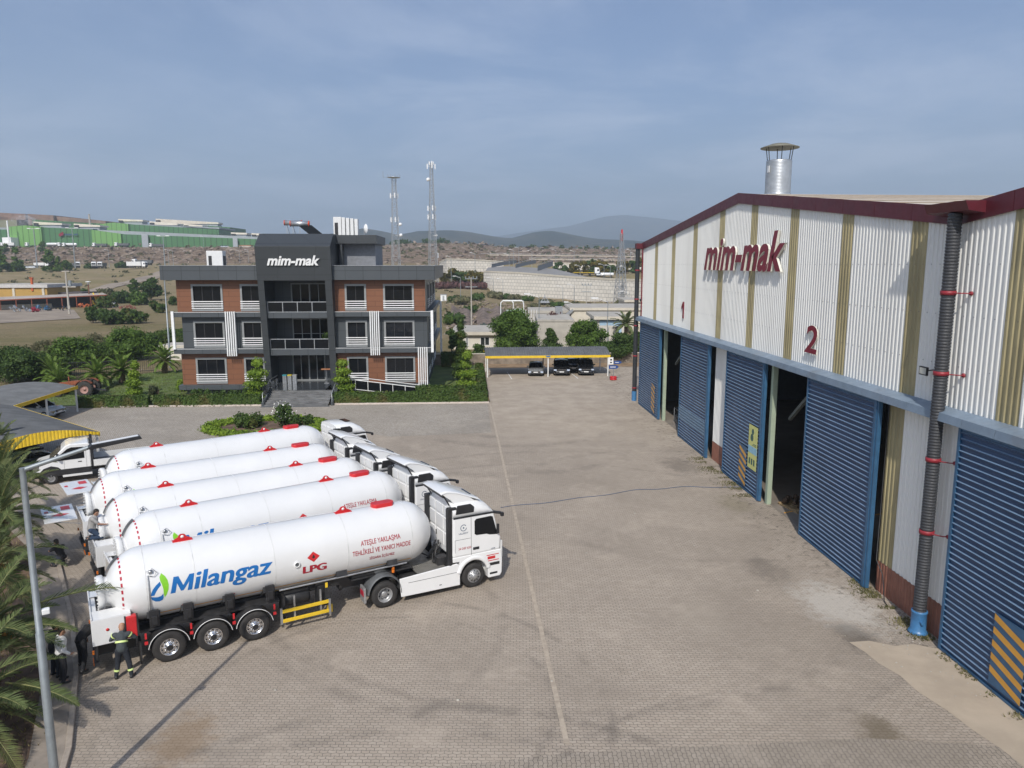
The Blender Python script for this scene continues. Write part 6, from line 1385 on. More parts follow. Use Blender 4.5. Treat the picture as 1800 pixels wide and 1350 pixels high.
# lawn palms by the office
for k,(px,py,h,lb) in enumerate(((105,690,1.2,'leftmost lawn palm, low behind the farther carport'),(172,682,1.5,'lawn palm second from the left, above the old tractor'),(215,674,1.5,'lawn palm third from the left, above the spiral conifer'),(290,656,1.6,'lawn palm nearest the office, beside the slim lamp post'),(92,668,1.0,'lawn palm hidden at the very left among the bushes'))):
    p=gr(px,py); palm('palm_tree',lb,(p.x,p.y,0),h,2.3,30,20+k,.32,.45,26,'lawn palms',.055,mat='palmgreen')
bush('shrub','green bush growing under the palms in the bed','bush',(-19.6,29.6,.06),1.8,1.0,'tree',700,.16,61)
bush('shrub','small green bush at the foot of the biggest palm','bush',(-13.9,19.3,.06),1.5,.8,'hedge',500,.14,62)
b=MB(); g=np.random.default_rng(3)
for i in range(2600):
    s=g.random(); a=int(s*6); p=Vector((*KL[a],0)).lerp(Vector((*KL[min(6,a+1)],0)),s*6-a); x=p.x-1.0-abs(g.normal())*2.2; y=p.y-.3+g.normal()*.8; h=.05+g.random()*.14; an_=g.random()*6.28
    b.add([(x-.02*cos(an_),y-.02*sin(an_),.06),(x+.02*cos(an_),y+.02*sin(an_),.06),(x+g.normal()*.06,y+g.normal()*.06,.06+h)],[(0,1,2)])
stuff(b.build('dry_grass',MT['drygrass'],fixn=False),'dry straw-coloured grass and litter in the palm bed','dry grass')
b=MB()
for i in range(3400):
    seg=g.random(); 
    if seg<.45: y=40+g.random()*9; x=16.0-abs(g.normal())*.5-(.25 if 45.4<y<48.7 else 0)
    elif seg<.8: y=23+g.random()*6; x=16.25-abs(g.normal())*.35
    else: y=19+g.random()*9; x=16.0-abs(g.normal())*.2
    if (math.sin(y*2.1)+math.sin(y*5.3+1))<-.2: continue
    h=.03+g.random()*.10; a=g.random()*6.28; b.add([(x-.025*cos(a),y-.025*sin(a),.01),(x+.025*cos(a),y+.025*sin(a),.01),(x+g.normal()*.05,y+g.normal()*.05,.01+h)],[(0,1,2)])
stuff(b.build('weeds',leafmat('weed_blade',(.08,.09,.03),(.2,.18,.08),(.3,.26,.14)),fixn=False),'thin weeds growing along the foot of the warehouse doors','weeds')
b=MB()
for i in range(120):
    x=15.7-abs(g.normal())*1.3; y=24+g.normal()*2.2; s=.01+g.random()*.025; b.add([(x-s,y-s,.012),(x+s,y-s*.6,.012),(x+s*.7,y+s,.012),(x-s,y+s*.8,.012),(x,y,.012+s)],[(0,1,4),(1,2,4),(2,3,4),(3,0,4)])
for i in range(40): x=-8+g.random()*22; y=17+g.random()*40; s=.02+g.random()*.03; b.add([(x-s,y-s,.012),(x+s,y-s,.012),(x+s,y+s,.012),(x-s,y+s,.012),(x,y,.012+s)],[(0,1,4),(1,2,4),(2,3,4),(3,0,4)])
stuff(b.build('rubble',pm('pale_rubble',(.38,.35,.30),.9)),'pale crumbs of concrete scattered near the warehouse down pipe','rubble')
# sign on a painted tyre base
p=gr(1078,668); t=thing('direction_sign','small blue arrow sign on a thin pole set in red painted tyres','sign',(p.x,p.y,0))
b=MB()
for z in (.12,.34): b.lathe([(.18,z-.1),(.36,z-.1),(.42,z),(.36,z+.1),(.18,z+.1)],(0,0,0),'z',20)
b.build('tyre_base',MT['red'],t)
b=MB(); b.tube([(0,0,0),(0,0,2.3)],.035,8); b.build('pole',MT['galv'],t)
b=MB(); b.prism([(-.55,1.3),(.35,1.3),(.6,1.5),(.35,1.7),(-.55,1.7)],-.05,-.02,'y'); b.prism([(.05,1.85),(.7,1.85),(.95,2.03),(.7,2.2),(.05,2.2)],-.05,-.02,'y'); pl=b.build('arrow_panel',pm('sign_blue',(.02,.07,.25),.4),t)
b=MB(); b.box(-.4,.25,-.056,-.051,1.46,1.54); b.box(.15,.6,-.056,-.051,2.0,2.06); b.build('arrow_text',MT['louvre'],pl)
b=MB(); b.box(-.6,-.05,-.05,-.02,1.8,2.6); pl=b.build('white_panel',MT['louvre'],t); b=MB(); b.box(-.42,-.2,-.056,-.051,2.25,2.42); b.box(-.42,-.2,-.056,-.051,1.95,2.1); b.build('panel_print',MT['black'],pl)
b=MB()
for a_,c_ in (((15.2,83.6,1.0),(21,84.0,1.0)),((17.2,82.8,.25),(21.5,82.6,.25))): b.tube([a_,c_],.04,6)
# ---------------------------------------------------------------- middle distance, behind the yard
DV=Vector((sin(YAW),cos(YAW),0)); LV=Vector((cos(YAW),-sin(YAW),0))
def gz_(p): return th(p.x,p.y)
def onground(px,D):
    p=at(px,465,D); return Vector((p.x,p.y,th(p.x,p.y)))
def block(b,px0,px1,yt0,yt1,yb,D0,D1,depth,m=0,mid=None):
    """solid box: front from pixel columns at distances D0,D1; real depth behind it"""
    a=at(px0,yb,D0);c=at(px1,yb,D1);ta=at(px0,yt0,D0);tc_=at(px1,yt1,D1); n=DV*depth
    F=[a,c,Vector((c.x,c.y,tc_.z)),Vector((a.x,a.y,ta.z))]; Bk=[p+n for p in F]
    F[0].z-=2;F[1].z-=2;Bk[0].z-=2;Bk[1].z-=2
    b.add(F+Bk,[(0,1,2,3),(7,6,5,4),(0,4,5,1),(1,5,6,2),(2,6,7,3),(3,7,4,0)],m)
# boundary wall and shrubs behind the rear carport
w=thing('boundary_wall','low weathered wall with a pale cap behind the rear carport','wall',(9,98.3,0)); b=MB(); b.box(-4.6,25,98.2,98.45,-.2,1.35); b.build('wall',pm('weathered_wall',(.22,.18,.14),.9,0,.35,.8,dirt=((.42,.38,.32),.7)),w,True); b=MB(); b.box(-4.6,25,98.13,98.52,1.35,1.45); b.build('coping',MT['wallcream'],w,True)
sheet('dry_verge',[(2,94.5),(26,95),(26,99),(-4,99),(-4,97.6)],.03,pm('dry_verge',(.25,.17,.10),.95,0,.3,1,bump=.5))
b=MB()
def flatroof(name,lab,px0,px1,ytop,ybot,D,depth,mwall,mroof,over=.4,wins=(),cat='building',fasc=.5):
    a=at(px0,ybot,D); c=at(px1,ybot,D); L=(c-a).to_2d().length; ang=math.atan2((c-a).y,(c-a).x); h=at(px0,ytop,D).z-0
    t=thing(name,lab,cat,(a.x,a.y,gz_(a)),ang); h-=gz_(a); b=MB(); holes=[(x0,x1,z0,z1) for x0,x1,z0,z1 in wins]
    holewall(b,0,L,-.5,h-fasc,holes,0,.2); b.box(0,.2,.01,depth,-.5,h-fasc); b.box(L-.2,L,.01,depth,-.5,h-fasc); b.box(.2,L-.2,depth-.2,depth,-.5,h-fasc); b.build('wall',mwall,t)
    b=MB(); b.box(-over,L+over,-over,depth+over,h-fasc,h); b.build('roof',mroof,t)
    b=MB(); b.box(-over+.1,L+over-.1,-over+.1,depth+over-.1,h+.003,h+.02); b.build('roof_gravel',MT['conc'],t)
    for x0,x1,z0,z1 in wins:
        b=MB(); b.box(x0-.08,x1+.08,-.05,.0,z0-.08,z0); b.box(x0-.08,x1+.08,-.05,.0,z1,z1+.08); b.box(x0-.08,x0,-.05,0,z0,z1); b.box(x1,x1+.08,-.05,0,z0,z1); b.box((x0+x1)/2-.04,(x0+x1)/2+.04,-.03,.02,z0,z1); f=b.build('window_frame',MT['louvre'],t)
        b=MB(); b.box(x0,x1,.1,.12,z0,z1); b.build('pane',MT['glass2'],f)
    return t,L,h
mwhite=pm('white_render',(.62,.58,.50),.8,0,.05,.6,dirt=((.4,.36,.3),.3))
t,L,h=flatroof('white_outbuilding','low white outbuilding with a flat cream roof just right of the office',798,885,583,612,117,12,mwhite,MT['wallcream'],.6,((4.2,5.5,.7,1.9),(1.9,2.2,.6,1.8)))
b=MB(); b.box(.4,1.1,-.35,-.0,1.6,2.15); b.build('air_conditioner',MT['louvre'],t)
flatroof('concrete_block_house','bare concrete plant building behind the small conifer, taller than the white one',945,1008,562,612,122,14,MT['conc'],MT['conc'],.1,(),'building',.3)
t,L,h=flatroof('plant_house','cream plant building with pale blue panels, left of the distant palm',1050,1098,556,605,124,12,mwhite,MT['wallcream'],.7,())
b=MB(); 
for k in range(3): b.box(.3+k*1.25,1.45+k*1.25,-.12,-.02,.3,h-.7)
b.build('blue_panel',pm('pale_blue_panel',(.33,.46,.58),.3),t)
flatroof('long_plant_roof','long cream flat roof of the plant in front of the tiled retaining wall',1004,1135,541,566,150,16,MT['wallcream'],MT['wallcream'],.3,(),'building',.5)
flatroof('far_plant_building','far cream plant building with dark windows by the warehouse corner',1100,1150,527,562,170,12,mwhite,MT['wallcream'],.5,((2.0,2.9,1.5,2.4),(3.6,4.5,1.5,2.4)))
flatroof('basin_building','grey concrete basin wall behind the round pine crown',930,1000,546,568,152,12,MT['conc'],MT['conc'],.1)
# round tank, basin rims, gantry
p=at(1066,600,118); t=thing('round_tank','round concrete tank beside the blue-panelled plant building','tank',(p.x,p.y,0)); b=MB(); b.lathe([(1.9,-.2),(1.9,3.4),(1.75,3.4),(1.75,2.9),(0,2.9)],(0,0,0),'z',28); b.build('shell',MT['conc'],t)
p=onground(880,138); t=thing('pipe_gantry','pale tubular gantry frame rising behind the biggest pine','gantry',p,-YAW)
b=MB(); hh=at(880,529,138).z-p.z
for y in (0,2.2): b.tube([(0,y,0),(0,y,hh-.4),(.4,y,hh),(2.0,y,hh),(2.3,y,hh-.4),(2.3,y,hh-2)],.09,6); b.tube([(2.0,y,hh),(3.9,y,hh),(4.2,y,hh-.4),(4.2,y,0)],.09,6)
for k in range(6): b.tube([(.2+k*.8,0,hh-.1),(.2+k*.8,2.2,hh-.1)],.05,5)
for k in range(5): b.tube([(4.6+k*.5,0,0),(4.6+k*.5,0,hh-1.6)],.06,5)
b.build('frame',MT['whitepost'],t); b=MB(); b.lathe([(0,0),(.6,.1),(.8,.5),(.8,1.0),(0,1.3)],(3.2,1,hh-2.6),'z',14); b.box(1.0,2.0,.5,1.5,hh-3.2,hh-1.7); b.build('hopper',pm('pale_green_hopper',(.35,.42,.36),.6),t)
p=onground(1000,150); t=thing('inclined_conveyor','grey machine with a slanting conveyor on the concrete plant','machine',p,-YAW); b=MB(); b.bar((-3.2,0,.6),(.9,0,4.4),.9,.5); b.box(-2.6,-1.2,-.5,.9,2.2,5.0); b.bar((-.5,0,0),(-.5,0,3),.2,.2); b.build('body',MT['steel'],t)
p=onground(958,160); t=thing('site_machine','small grey frame machine on top of the basin building','machine',(p.x,p.y,p.z+5.2)); b=MB()
b.bar((-1,0,0),(0,0,1.4),.12,.12); b.bar((1,0,0),(0,0,1.4),.12,.12); b.box(-.9,.9,-.5,.5,0,.4); b.tube([(0,0,0),(0,0,1.9)],.08,6); b.build('body',MT['steel'],t)
p=at(803,570,122); t=thing('roof_unit','small grey machine standing beyond the white outbuilding roof','machine',onground(803,136),0); b=MB(); b.box(-.8,.8,-.5,.5,0,1.6); b.box(-2.5,2.5,-.1,.1,.6,.7); b.build('body',MT['steel'],t)
# trees by the plant
def tree(lab,px,D,w,h,mat='tree',kind='round',n=3200,leaf=.3,rs=1,trunk=None,group='trees by the treatment plant',cat='tree',name='tree',zoff=0,blobs=18,elong=1.6):
    p=onground(px,D); p.z+=zoff; t=thing(name,lab,cat,p,0,group); return tree_parts(t,w,h,trunk if trunk is not None else h*.15,mat,n,leaf,rs,kind,blobs,.16 if h>4 else .1,elong)
tree('biggest dark pine with bright needle tips behind the rear carport',905,108,8.0,6.6,'pine','round',20000,.19,1,.5,blobs=46,name='pine_tree',elong=2.2)
tree('second round pine behind the right half of the rear carport',1034,108,6.2,5.1,'pine','round',14000,.18,2,.5,blobs=36,name='pine_tree',elong=2.2)
tree('small pale green conifer between the two round pines',968,107,4.0,4.5,'tree','cone',6500,.16,3,.4,blobs=20,name='conifer')
tree('spreading light green tree at the right end of the rear carport',1088,101,6.0,4.1,'tree','round',12000,.18,4,.7,blobs=22)
tree('small dark tree squeezed between the office and the white outbuilding',792,112,2.6,3.6,'tree','round',1400,.25,5,.5)
tree('tall slim dark tree at the far right edge beside the warehouse pipe',1122,104,2.2,4.6,'tree','round',1400,.25,6,.6)
tree('low dark tree left of the biggest pine',842,102,3.6,2.4,'tree','round',1700,.24,7,.3)
bush('oleander','red oleander bush on the plant terrace, left of the conveyor','bush',onground(981,134),4.4,3.6,'pink',1300,.28,71,'oleander bushes'); bpy.data.objects['oleander'].location.z+=1.6
bush('oleander','red oleander bush below the distant palm','bush',onground(1103,108),4.6,3.2,'pink',1400,.26,72,'oleander bushes')
bush('blue_spruce','round blue-grey spruce beyond the white outbuilding','bush',onground(856,142),4.4,2.6,'bluespruce',1300,.26,73)
p=onground(1103,116); palm('palm_tree','tall distant palm on the plant grounds beside the warehouse corner',p,4.2,2.6,26,40,.28,.6,20,'plant palms',.07)
# walls of tiled panels
def hexmat(name,col):
    m,t,b=newmat(name); tc=N(t,'ShaderNodeTexCoord'); br=N(t,'ShaderNodeTexBrick'); sp=N(t,'ShaderNodeSeparateXYZ'); t.links.new(tc.outputs['UV'],br.inputs[0])
    br.inputs['Scale'].default_value=1; br.inputs['Brick Width'].default_value=2.1; br.inputs['Row Height'].default_value=1.35; br.inputs['Mortar Size'].default_value=.075; br.inputs['Color1'].default_value=(*col,1); br.inputs['Color2'].default_value=(*[c*.88 for c in col],1); br.inputs['Mortar'].default_value=(*[c*.4 for c in col],1)
    c=mixc(t,M(t,'MULTIPLY',mrange(t,noise(t,tc.outputs['UV'],.25,7,.7),.45,.75),.35),br.outputs[0],tuple(c*.7 for c in col)); t.links.new(c,b.inputs['Base Color']); b.inputs['Roughness'].default_value=.85; return m
m_hex=hexmat('panelled_retaining_wall',(.74,.69,.61))
def wallrun(lab,pts,thick=.5,cap=.7,name='retaining_wall'):
    """pts: (px, D, ytop, ybot)"""
    Q=[(at(px,yt,D),at(px,yb,D)) for px,D,yt,yb in pts]; c=Q[len(Q)//2][1]; t=thing(name,lab,'retaining wall',(c.x,c.y,gz_(c)))
    L=t.location; b=MB(); vs=[];uv=[];s=0
    for i,(a,d) in enumerate(Q):
        if i: s+=(Vector((a.x,a.y))-Vector((Q[i-1][0].x,Q[i-1][0].y))).length
        vs+=[Vector((a.x,a.y,d.z-2))-L,Vector((a.x,a.y,a.z-cap))-L]; uv+=[(s,d.z-2),(s,a.z-cap)]
    n=len(Q); fs=[(2*i,2*i+2,2*i+3,2*i+1) for i in range(n-1)]; o0=len(vs); bk=[v+DV*thick for v in vs]; b.add(vs+bk,fs+[tuple(o0+q for q in f[::-1]) for f in fs]+[(0,1,o0+1,o0),(2*n-2,2*n-1,o0+2*n-1,o0+2*n-2)],0)
    o=b.build('panel_face',m_hex,t,fixn=False); ul=o.data.uv_layers.new(name='UVMap')
    for lp in o.data.loops: ul.data[lp.index].uv=uv[lp.vertex_index%o0]
    b=MB()
    for i in range(n-1):
        a=Q[i][0]-L;c2=Q[i+1][0]-L; f=-DV*.25; k=DV*(thick+.2); v=[]
        for zo in (-cap,0): v+=[a+f+Vector((0,0,zo)),c2+f+Vector((0,0,zo)),c2+k+Vector((0,0,zo)),a+k+Vector((0,0,zo))]
        b.add(v,[(3,2,1,0),(4,5,6,7),(0,1,5,4),(1,2,6,5),(2,3,7,6),(3,0,4,7)])
    b.build('coping',MT['wallcream'],t); return t
wallrun('long curved pale panelled retaining wall carrying the slip road, left of the warehouse',[(850,342,476,514),(862,335,476,516),(880,328,477,519),(910,318,478,521),(950,305,481,523),(1000,290,485,526),(1050,276,488,529),(1100,262,490,532),(1160,248,492,536),(1260,235,495,540)])
wallrun('short return of the slip road wall running back beside the evening-coloured trees',[(851,345,475,513),(850,365,472,508),(851,385,469,503)])
wallrun('farther pale retaining wall at the left, above the oleander hedge',[(772,395,460,470),(785,400,454,480),(820,408,455,482),(860,415,457,484),(885,420,459,480)])
wallrun('farther pale retaining wall at the right, behind the row of roadside trees',[(972,430,461,486),(1010,432,462,488),(1060,434,463,490),(1110,436,464,492),(1200,438,466,495)])
m_rail=pm('pale_guard_rail',(.42,.37,.30),.8)
# slip road deck
b=MB(); Pn=[at(px,yt+2,D+1) for px,D,yt in ((852,343,476),(880,329,477),(950,306,481),(1050,277,488),(1160,249,492),(1260,236,495))]; Pf=[p+DV*26 for p in Pn]; Pf[0]=at(858,470,400);Pf[1]=at(890,468,392);Pf[2]=at(972,472,372)
z=None
vs=[v for a,c in zip(Pn,Pf) for v in (a,c)]
b.add(vs,[(2*i,2*i+2,2*i+3,2*i+1) for i in range(len(Pn)-1)]); struct(b.build('slip_road',pm('slip_road_asphalt',(.24,.23,.22),.9,0,.12,.1)))
def barrier(lab,pts,h=1.1,m=None,name='bridge_parapet'):
    Q=[at(px,y,D) for px,y,D in pts]; t=thing(name,lab,'parapet',Q[0]); L=t.location; b=MB()
    for i in range(len(Q)-1):
        a=Q[i]-L;c=Q[i+1]-L; v=[]
        for zo in (-h-.6,0): v+=[a+Vector((0,0,zo)),c+Vector((0,0,zo)),c+DV*.4+Vector((0,0,zo)),a+DV*.4+Vector((0,0,zo))]
        b.add(v,[(3,2,1,0),(4,5,6,7),(0,1,5,4),(1,2,6,5),(2,3,7,6),(3,0,4,7)])
    b.build('beam',m or bpy.data.materials.get('bridge_grey') or pm('bridge_grey',(.18,.19,.20),.7),t)
    b=MB()
    for i in range(len(Q)-1):
        a=Q[i]-L;c=Q[i+1]-L; b.tube([a+Vector((0,0,.6)),c+Vector((0,0,.6))],.08,5)
        for k in range(6): q=a.lerp(c,k/6); b.tube([q,q+Vector((0,0,.6))],.06,5)
    b.build('rail',MT['steel'],t); return t
barrier('left grey bridge parapet above the curved retaining wall',[(864,464,350),(885,460,372),(908,457,395)])
barrier('middle grey bridge parapet above the curved retaining wall',[(906,465,352),(925,460,372),(942,457,390)])
barrier('right grey bridge deck edge with dark beams below, above the long wall',[(945,467,345),(962,462,362),(972,459,375)],1.8)
barrier('upper pale road rail running across the distant rocky hillside',[(775,446.5,600),(860,447,600),(950,448,600),(1040,449,600),(1130,450,600)],.3,m_rail,'guard_rail')
barrier('lower pale road rail running across the distant rocky hillside',[(930,454.5,520),(1000,455,520),(1130,457,520)],.3,m_rail,'guard_rail')
b=MB(); 
# roadside trees
rt=[(780,465,478,360,'mustard'),(800,456,478,362,'mustard'),(812,459,479,360,'tree'),(828,463,480,358,'mustard'),(842,466,481,356,'mustard')]
for i,(px,y0,y1,D,mt_) in enumerate(rt):
    h=(y1-y0+4)*D/1320; tree('dark yellow-green roadside tree, %s of five left of the curved wall'%('first','second','third, the darkest','fourth','last')[i],px,D,h*1.5,h,mt_,'round',900,.7,100+i,.4,'trees left of the curved wall',blobs=9)
rt=[(985,12),(1010,16),(1020,18),(1043,17),(1050,16),(1062,15),(1075,14),(1090,15),(1102,14),(1115,15),(1128,18),(1140,16)]
for i,(px,hp) in enumerate(rt):
    D=385; h=(hp+7)*D/1320; tree('bushy roadside tree, number %d from left in the row above the long wall'%(i+1),px,D,h*1.45,h,'mustard' if i%3 else 'tree','round',650,.75,120+i,.3,'trees above the long wall',blobs=8,zoff=0)
for i,px in enumerate((772,784,797,809,822,835,847)):
    bush('oleander','faded pink oleander, number %d from left in the hedge below the road trees'%(i+1),'bush',onground(px,332),4.6,3.6,'pink',420,.5,140+i,'oleander hedge by the road')
for i,(px,D,w,h) in enumerate(((800,255,5,2.6),(812,240,6,3.2),(838,262,5,3),(870,282,6,3.4),(885,286,5,2.8),(905,280,5,2.6),(930,272,5,2.4),(1100,225,6,3.6),(1115,240,4,2),(960,250,6,2.2),(985,238,6,2),(1010,240,4,1.6),(825,205,4,2.2),(855,190,4,1.6),(800,165,5,3.2),(940,225,5,2))):
    bush('scrub_bush','scraggy green bush on the waste ground, number %d by distance along the wall foot'%(i+1),'bush',onground(px,D),w,h,'scrub' if i%2 else 'tree',420,.45,160+i,'bushes on the waste ground')
# ---------------------------------------------------------------- masts
def lattice(name,lab,cat,base,h,w0,w1,n,extra=None,grp=None,mat='steel',rot=.3,tip=None,wm=None):
    t=thing(name,lab,cat,base,rot,grp); b=MB(); W_=lambda z:w0+(w1-w0)*min(1,z/(h*.92))
    r=max(.05,w0*.022); prev=None; zs=[h*(1-(1-k/n)**1.15) for k in range(n+1)]
    for i in range(n):
        z0,z1=zs[i],zs[i+1]; A=[(sx_*W_(z0)/2,sy_*W_(z0)/2,z0) for sx_,sy_ in ((-1,-1),(1,-1),(1,1),(-1,1))]; B_=[(sx_*W_(z1)/2,sy_*W_(z1)/2,z1) for sx_,sy_ in ((-1,-1),(1,-1),(1,1),(-1,1))]
        for k in range(4):
            b.bar(A[k],B_[k],r*2,r*2); b.bar(A[k],B_[(k+1)%4],r*1.2,r*1.2); b.bar(A[(k+1)%4],B_[k],r*1.2,r*1.2); b.bar(A[k],A[(k+1)%4],r*1.2,r*1.2)
    b.build('lattice',MT[mat],t); return t
def antennas(t,zs,w,hh=2.2):
    for z in zs:
        b=MB()
        for k in range(3): a=2*PI*k/3+.4; b.box(w*cos(a)-.22,w*cos(a)+.22,w*sin(a)-.15,w*sin(a)+.15,z,z+hh); b.bar((0,0,z+hh/2),(w*cos(a),w*sin(a),z+hh/2),.12,.12)
        b.build('antenna_panel',MT['louvre'],t)
def dishes(t,L):
    for x,z,r in L:
        b=MB(); b.lathe([(0,-.25),(r,-.2),(r,.15),(0,.2)],(x,-.9,z),'y',14); b.bar((x,-.8,z),(0,0,z),.12,.12); b.build('microwave_dish',MT['louvre'],t)
p=onground(696,345); h=at(696,314,345).z-p.z; t=lattice('cell_tower','shorter lattice telecom tower with a round top platform, left of the taller one','telecom tower',p,h,3.9,1.7,16,grp='telecom towers')
antennas(t,[h-8.5,h*.60],1.9); dishes(t,[(2.2,h*.58,.75),(2.4,h*.48,.75),(2.2,h*.12,.5)])
b=MB(); b.lathe([(0,h),(2.9,h+.4),(2.9,h+.55),(0,h+.6)],(0,0,0),'z',16)
for k in range(8): a=k*PI/4; b.tube([(2.8*cos(a),2.8*sin(a),h+.4),(2.8*cos(a),2.8*sin(a),h+1.8)],.07,5)
b.tube([(-4.8,0,h+.1),(-4.8,0,h+3)],.08,5); b.tube([(-4.8,0,h+.5),(0,0,h+.3)],.07,5); b.build('platform',MT['steel'],t)
p=onground(761,345); h=at(761,286,345).z-p.z; t=lattice('cell_tower','taller lattice telecom tower with antennas at its top, right of the shorter one','telecom tower',p,h,4.0,1.2,20,grp='telecom towers')
antennas(t,[h-2.6,h*.62,h*.55],2.0); antennas(t,[h-1],1.0,1.6); dishes(t,[(-1.8,h*.865,.8),(1.6,h*.42,.5),(2.4,h*.10,.55)])
b=MB(); b.box(2.2,2.6,-.3,.3,h*.24,h*.28); b.build('equipment_box',MT['louvre'],t)
p=onground(1092,246); h=at(1092,410,246).z-p.z; t=lattice('pylon','slender lattice power pylon with a red tip in front of the long wall','pylon',p,h,3.4,.8,13)
b=MB(); b.bar((0,0,h-.3),(0,0,h+1.2),.4,.4); 
b.bar((-.3,-.3,h-2.4),(0,0,h+.4),.3,.3); b.bar((.3,.3,h-2.4),(0,0,h+.4),.3,.3); b.build('red_tip',MT['red'],t)
def pole(lab,px,D,ytop,r=.13,kind='lamp',grp='roadside lamp poles',dirn=-1,ybase=None):
    p=onground(px,D); h=at(px,ytop,D).z-p.z; t=thing('lamp_pole' if kind=='lamp' else 'utility_pole',lab,'lamp pole' if kind=='lamp' else 'pole',p,-YAW,grp); b=MB(); b.tube([(0,0,-.3),(0,0,h)],[r,r*.6],7); b.build('post',MT['galv'] if kind!='wood' else MT['conc'],t)
    b=MB()
    if kind=='lamp': b.tube([(0,0,h-.1),(dirn*1.6,0,h+.5)],r*.4,5); b.box(min(dirn*1.5,dirn*2.5),max(dirn*1.5,dirn*2.5),-.2,.2,h+.42,h+.6)
    elif kind=='double': b.box(-3.2,3.2,-.08,.08,h-.1,h+.05); b.box(-3.6,-1.6,-.35,.35,h-.02,h+.35); b.box(1.6,3.6,-.35,.35,h-.02,h+.35)
    else:
        for q in (0,1.6): b.box(-1.2,1.2,-.08,.08,h-.4-q,h-.25-q); 
        for x in (-1.1,-.4,.4,1.1): b.lathe([(0,h-.25),(.12,h-.25),(.1,h+.1),(0,h+.1)],(x,0,0),'z',6)
    b.build('lamp_head' if kind!='wood' else 'cross_arm',MT['louvre'] if kind!='wood' else MT['galv'],t); return t
LP=[(835,360,446),(793,350,452),(903,385,440),(895,352,448),(912,420,436),(935,430,442),(977,440,440),(1009,440,442),(1100,300,470),(1115,435,446),(1108,440,440),(1073,330,468),(1062,330,466),(1020,330,468),(867,300,490),(884,300,492),(990,280,505),(1010,262,502)]
for i,(px,D,yt) in enumerate(LP): pole('thin grey roadside pole by the far slip road and its retaining walls',px,D,yt,.14)
pole('concrete utility pole standing alone on the waste ground right of the office',828,150,487,.17,'wood','utility poles')
pole('utility pole with two cross-arms in front of the long panelled wall',1032,190,499,.14,'wood','utility poles')
pole('slim lamp pole between the biggest pine and the small conifer',948,125,522,.09,'lamp','plant lamp poles')
pole('slim lamp pole in front of the blue-panelled plant building',1070,112,530,.08,'lamp','plant lamp poles')
pole('short lamp pole right of the plant conveyor',1012,165,535,.09,'lamp','plant lamp poles')
pole('short pale lamp pole on the waste ground left of the utility pole',809,250,488,.12,'lamp','waste ground poles')
pole('short lamp pole at the back of the plant, near the pylon foot',1107,205,515,.1,'lamp','plant lamp poles')
b=MB(); p=onground(779,262); t=thing('white_cabin','small white cabin on the waste ground beside the office','cabin',p,-YAW); b.box(-1.0,1.0,-.8,.8,0,2.2); b.build('casing',MT['louvre'],t,bevel=.03); b=MB(); b.box(-1.1,1.1,-.9,.9,2.2,2.32); b.box(-.3,.3,-.83,-.8,.1,1.9); b.build('roof_and_door',MT['steel'],t)
# ---------------------------------------------------------------- left distance
gm1=panelmat('factory_green_dark',(.06,.165,.06),4.5,60,.35,mort=.3); gm2=panelmat('factory_green_light',(.15,.32,.085),4.5,60,.45,mort=.3)
mroofg=pm('factory_roof_grey',(.30,.32,.34),.6,0,.1,.1); mbrown=pm('rusty_factory_roof',(.20,.13,.10),.8,0,.25,.15); mkhaki=pm('khaki_factory_wall',(.20,.20,.13),.8,0,.15,.1)
def shed(name,lab,rows,cat='factory hall'):
    c=at((rows[0][1]+rows[0][2])/2,rows[0][5],rows[0][6]); t=thing(name,lab,cat,(c.x,c.y,c.z))
    for nm,x0,x1,y0,y1,yb,D,dep,m in rows:
        b=MB(); block(b,x0,x1,y0,y1,yb,D,D,dep); b.build(nm,m,t,True)
    return t
shed('factory_hall','light green factory hall end at the far left with a low gable',[('wall',19,47,398.5,396,434,650,50,gm2),('wall',47,75,396,399,434,650,50,gm2)])
shed('factory_hall','dark green factory front carrying a red mark and dark lettering',[('wall',75.2,163,399.5,403,434,652,48,gm1),('roof',75,163,398.5,402,400,655,45,mroofg)])
shed('factory_hall','light green factory block between the two long dark green fronts',[('wall',163.2,214,404,411,434.5,650,50,gm2)])
shed('factory_hall','very long dark green factory hall with a grey roof edge reaching behind the office',[('wall',214.2,470,411.5,421,438,652,60,gm1),('roof',175,470,404,417,418,655,55,mroofg),('stair_frame',250,261,411,412,433,649,1,MT['steel']),('stair_frame',410,418,418.5,419,436,649,1,MT['steel'])])
shed('factory_hall','upper light green factory gable on the second terrace',[('wall',177,200,394,391,408,760,40,gm2),('wall',200,226,391,393.5,408,760,40,gm2)])
shed('factory_hall','upper dark green factory hall on the second terrace',[('wall',226.2,385,394,403.5,412,762,50,gm1),('roof',226,385,393,402.5,396,765,45,mroofg)])
shed('factory_hall','topmost green factory block at the right end of the terrace',[('wall',330,405,394,399.5,414,850,50,gm1)])
shed('factory_hall','brown and khaki old factory at the upper left edge',[('wall',-20,32,380,383,412,800,50,mkhaki),('roof',-20,45,373,376,383,800,50,mbrown)])
shed('factory_hall','rust-coloured stepped factory roofs behind the green halls',[('roof',50,95,376,378.5,392,790,50,mbrown),('wall',58,180,386,393,402,785,40,gm1),('roof',95,155,380,385,392,795,50,mbrown),('roof',155,186,385,389,396,795,50,mbrown)])
shed('factory_hall','dark green low factory piece at the left edge',[('wall',-30,18.5,403,403.5,434,660,40,gm1),('roof',-30,18.5,399.5,400,403,662,40,mroofg)])
shed('white_shed','small white shed in front of the light green hall end',[('wall',5,20,417.5,417,433,640,12,MT['louvre'])],'shed')
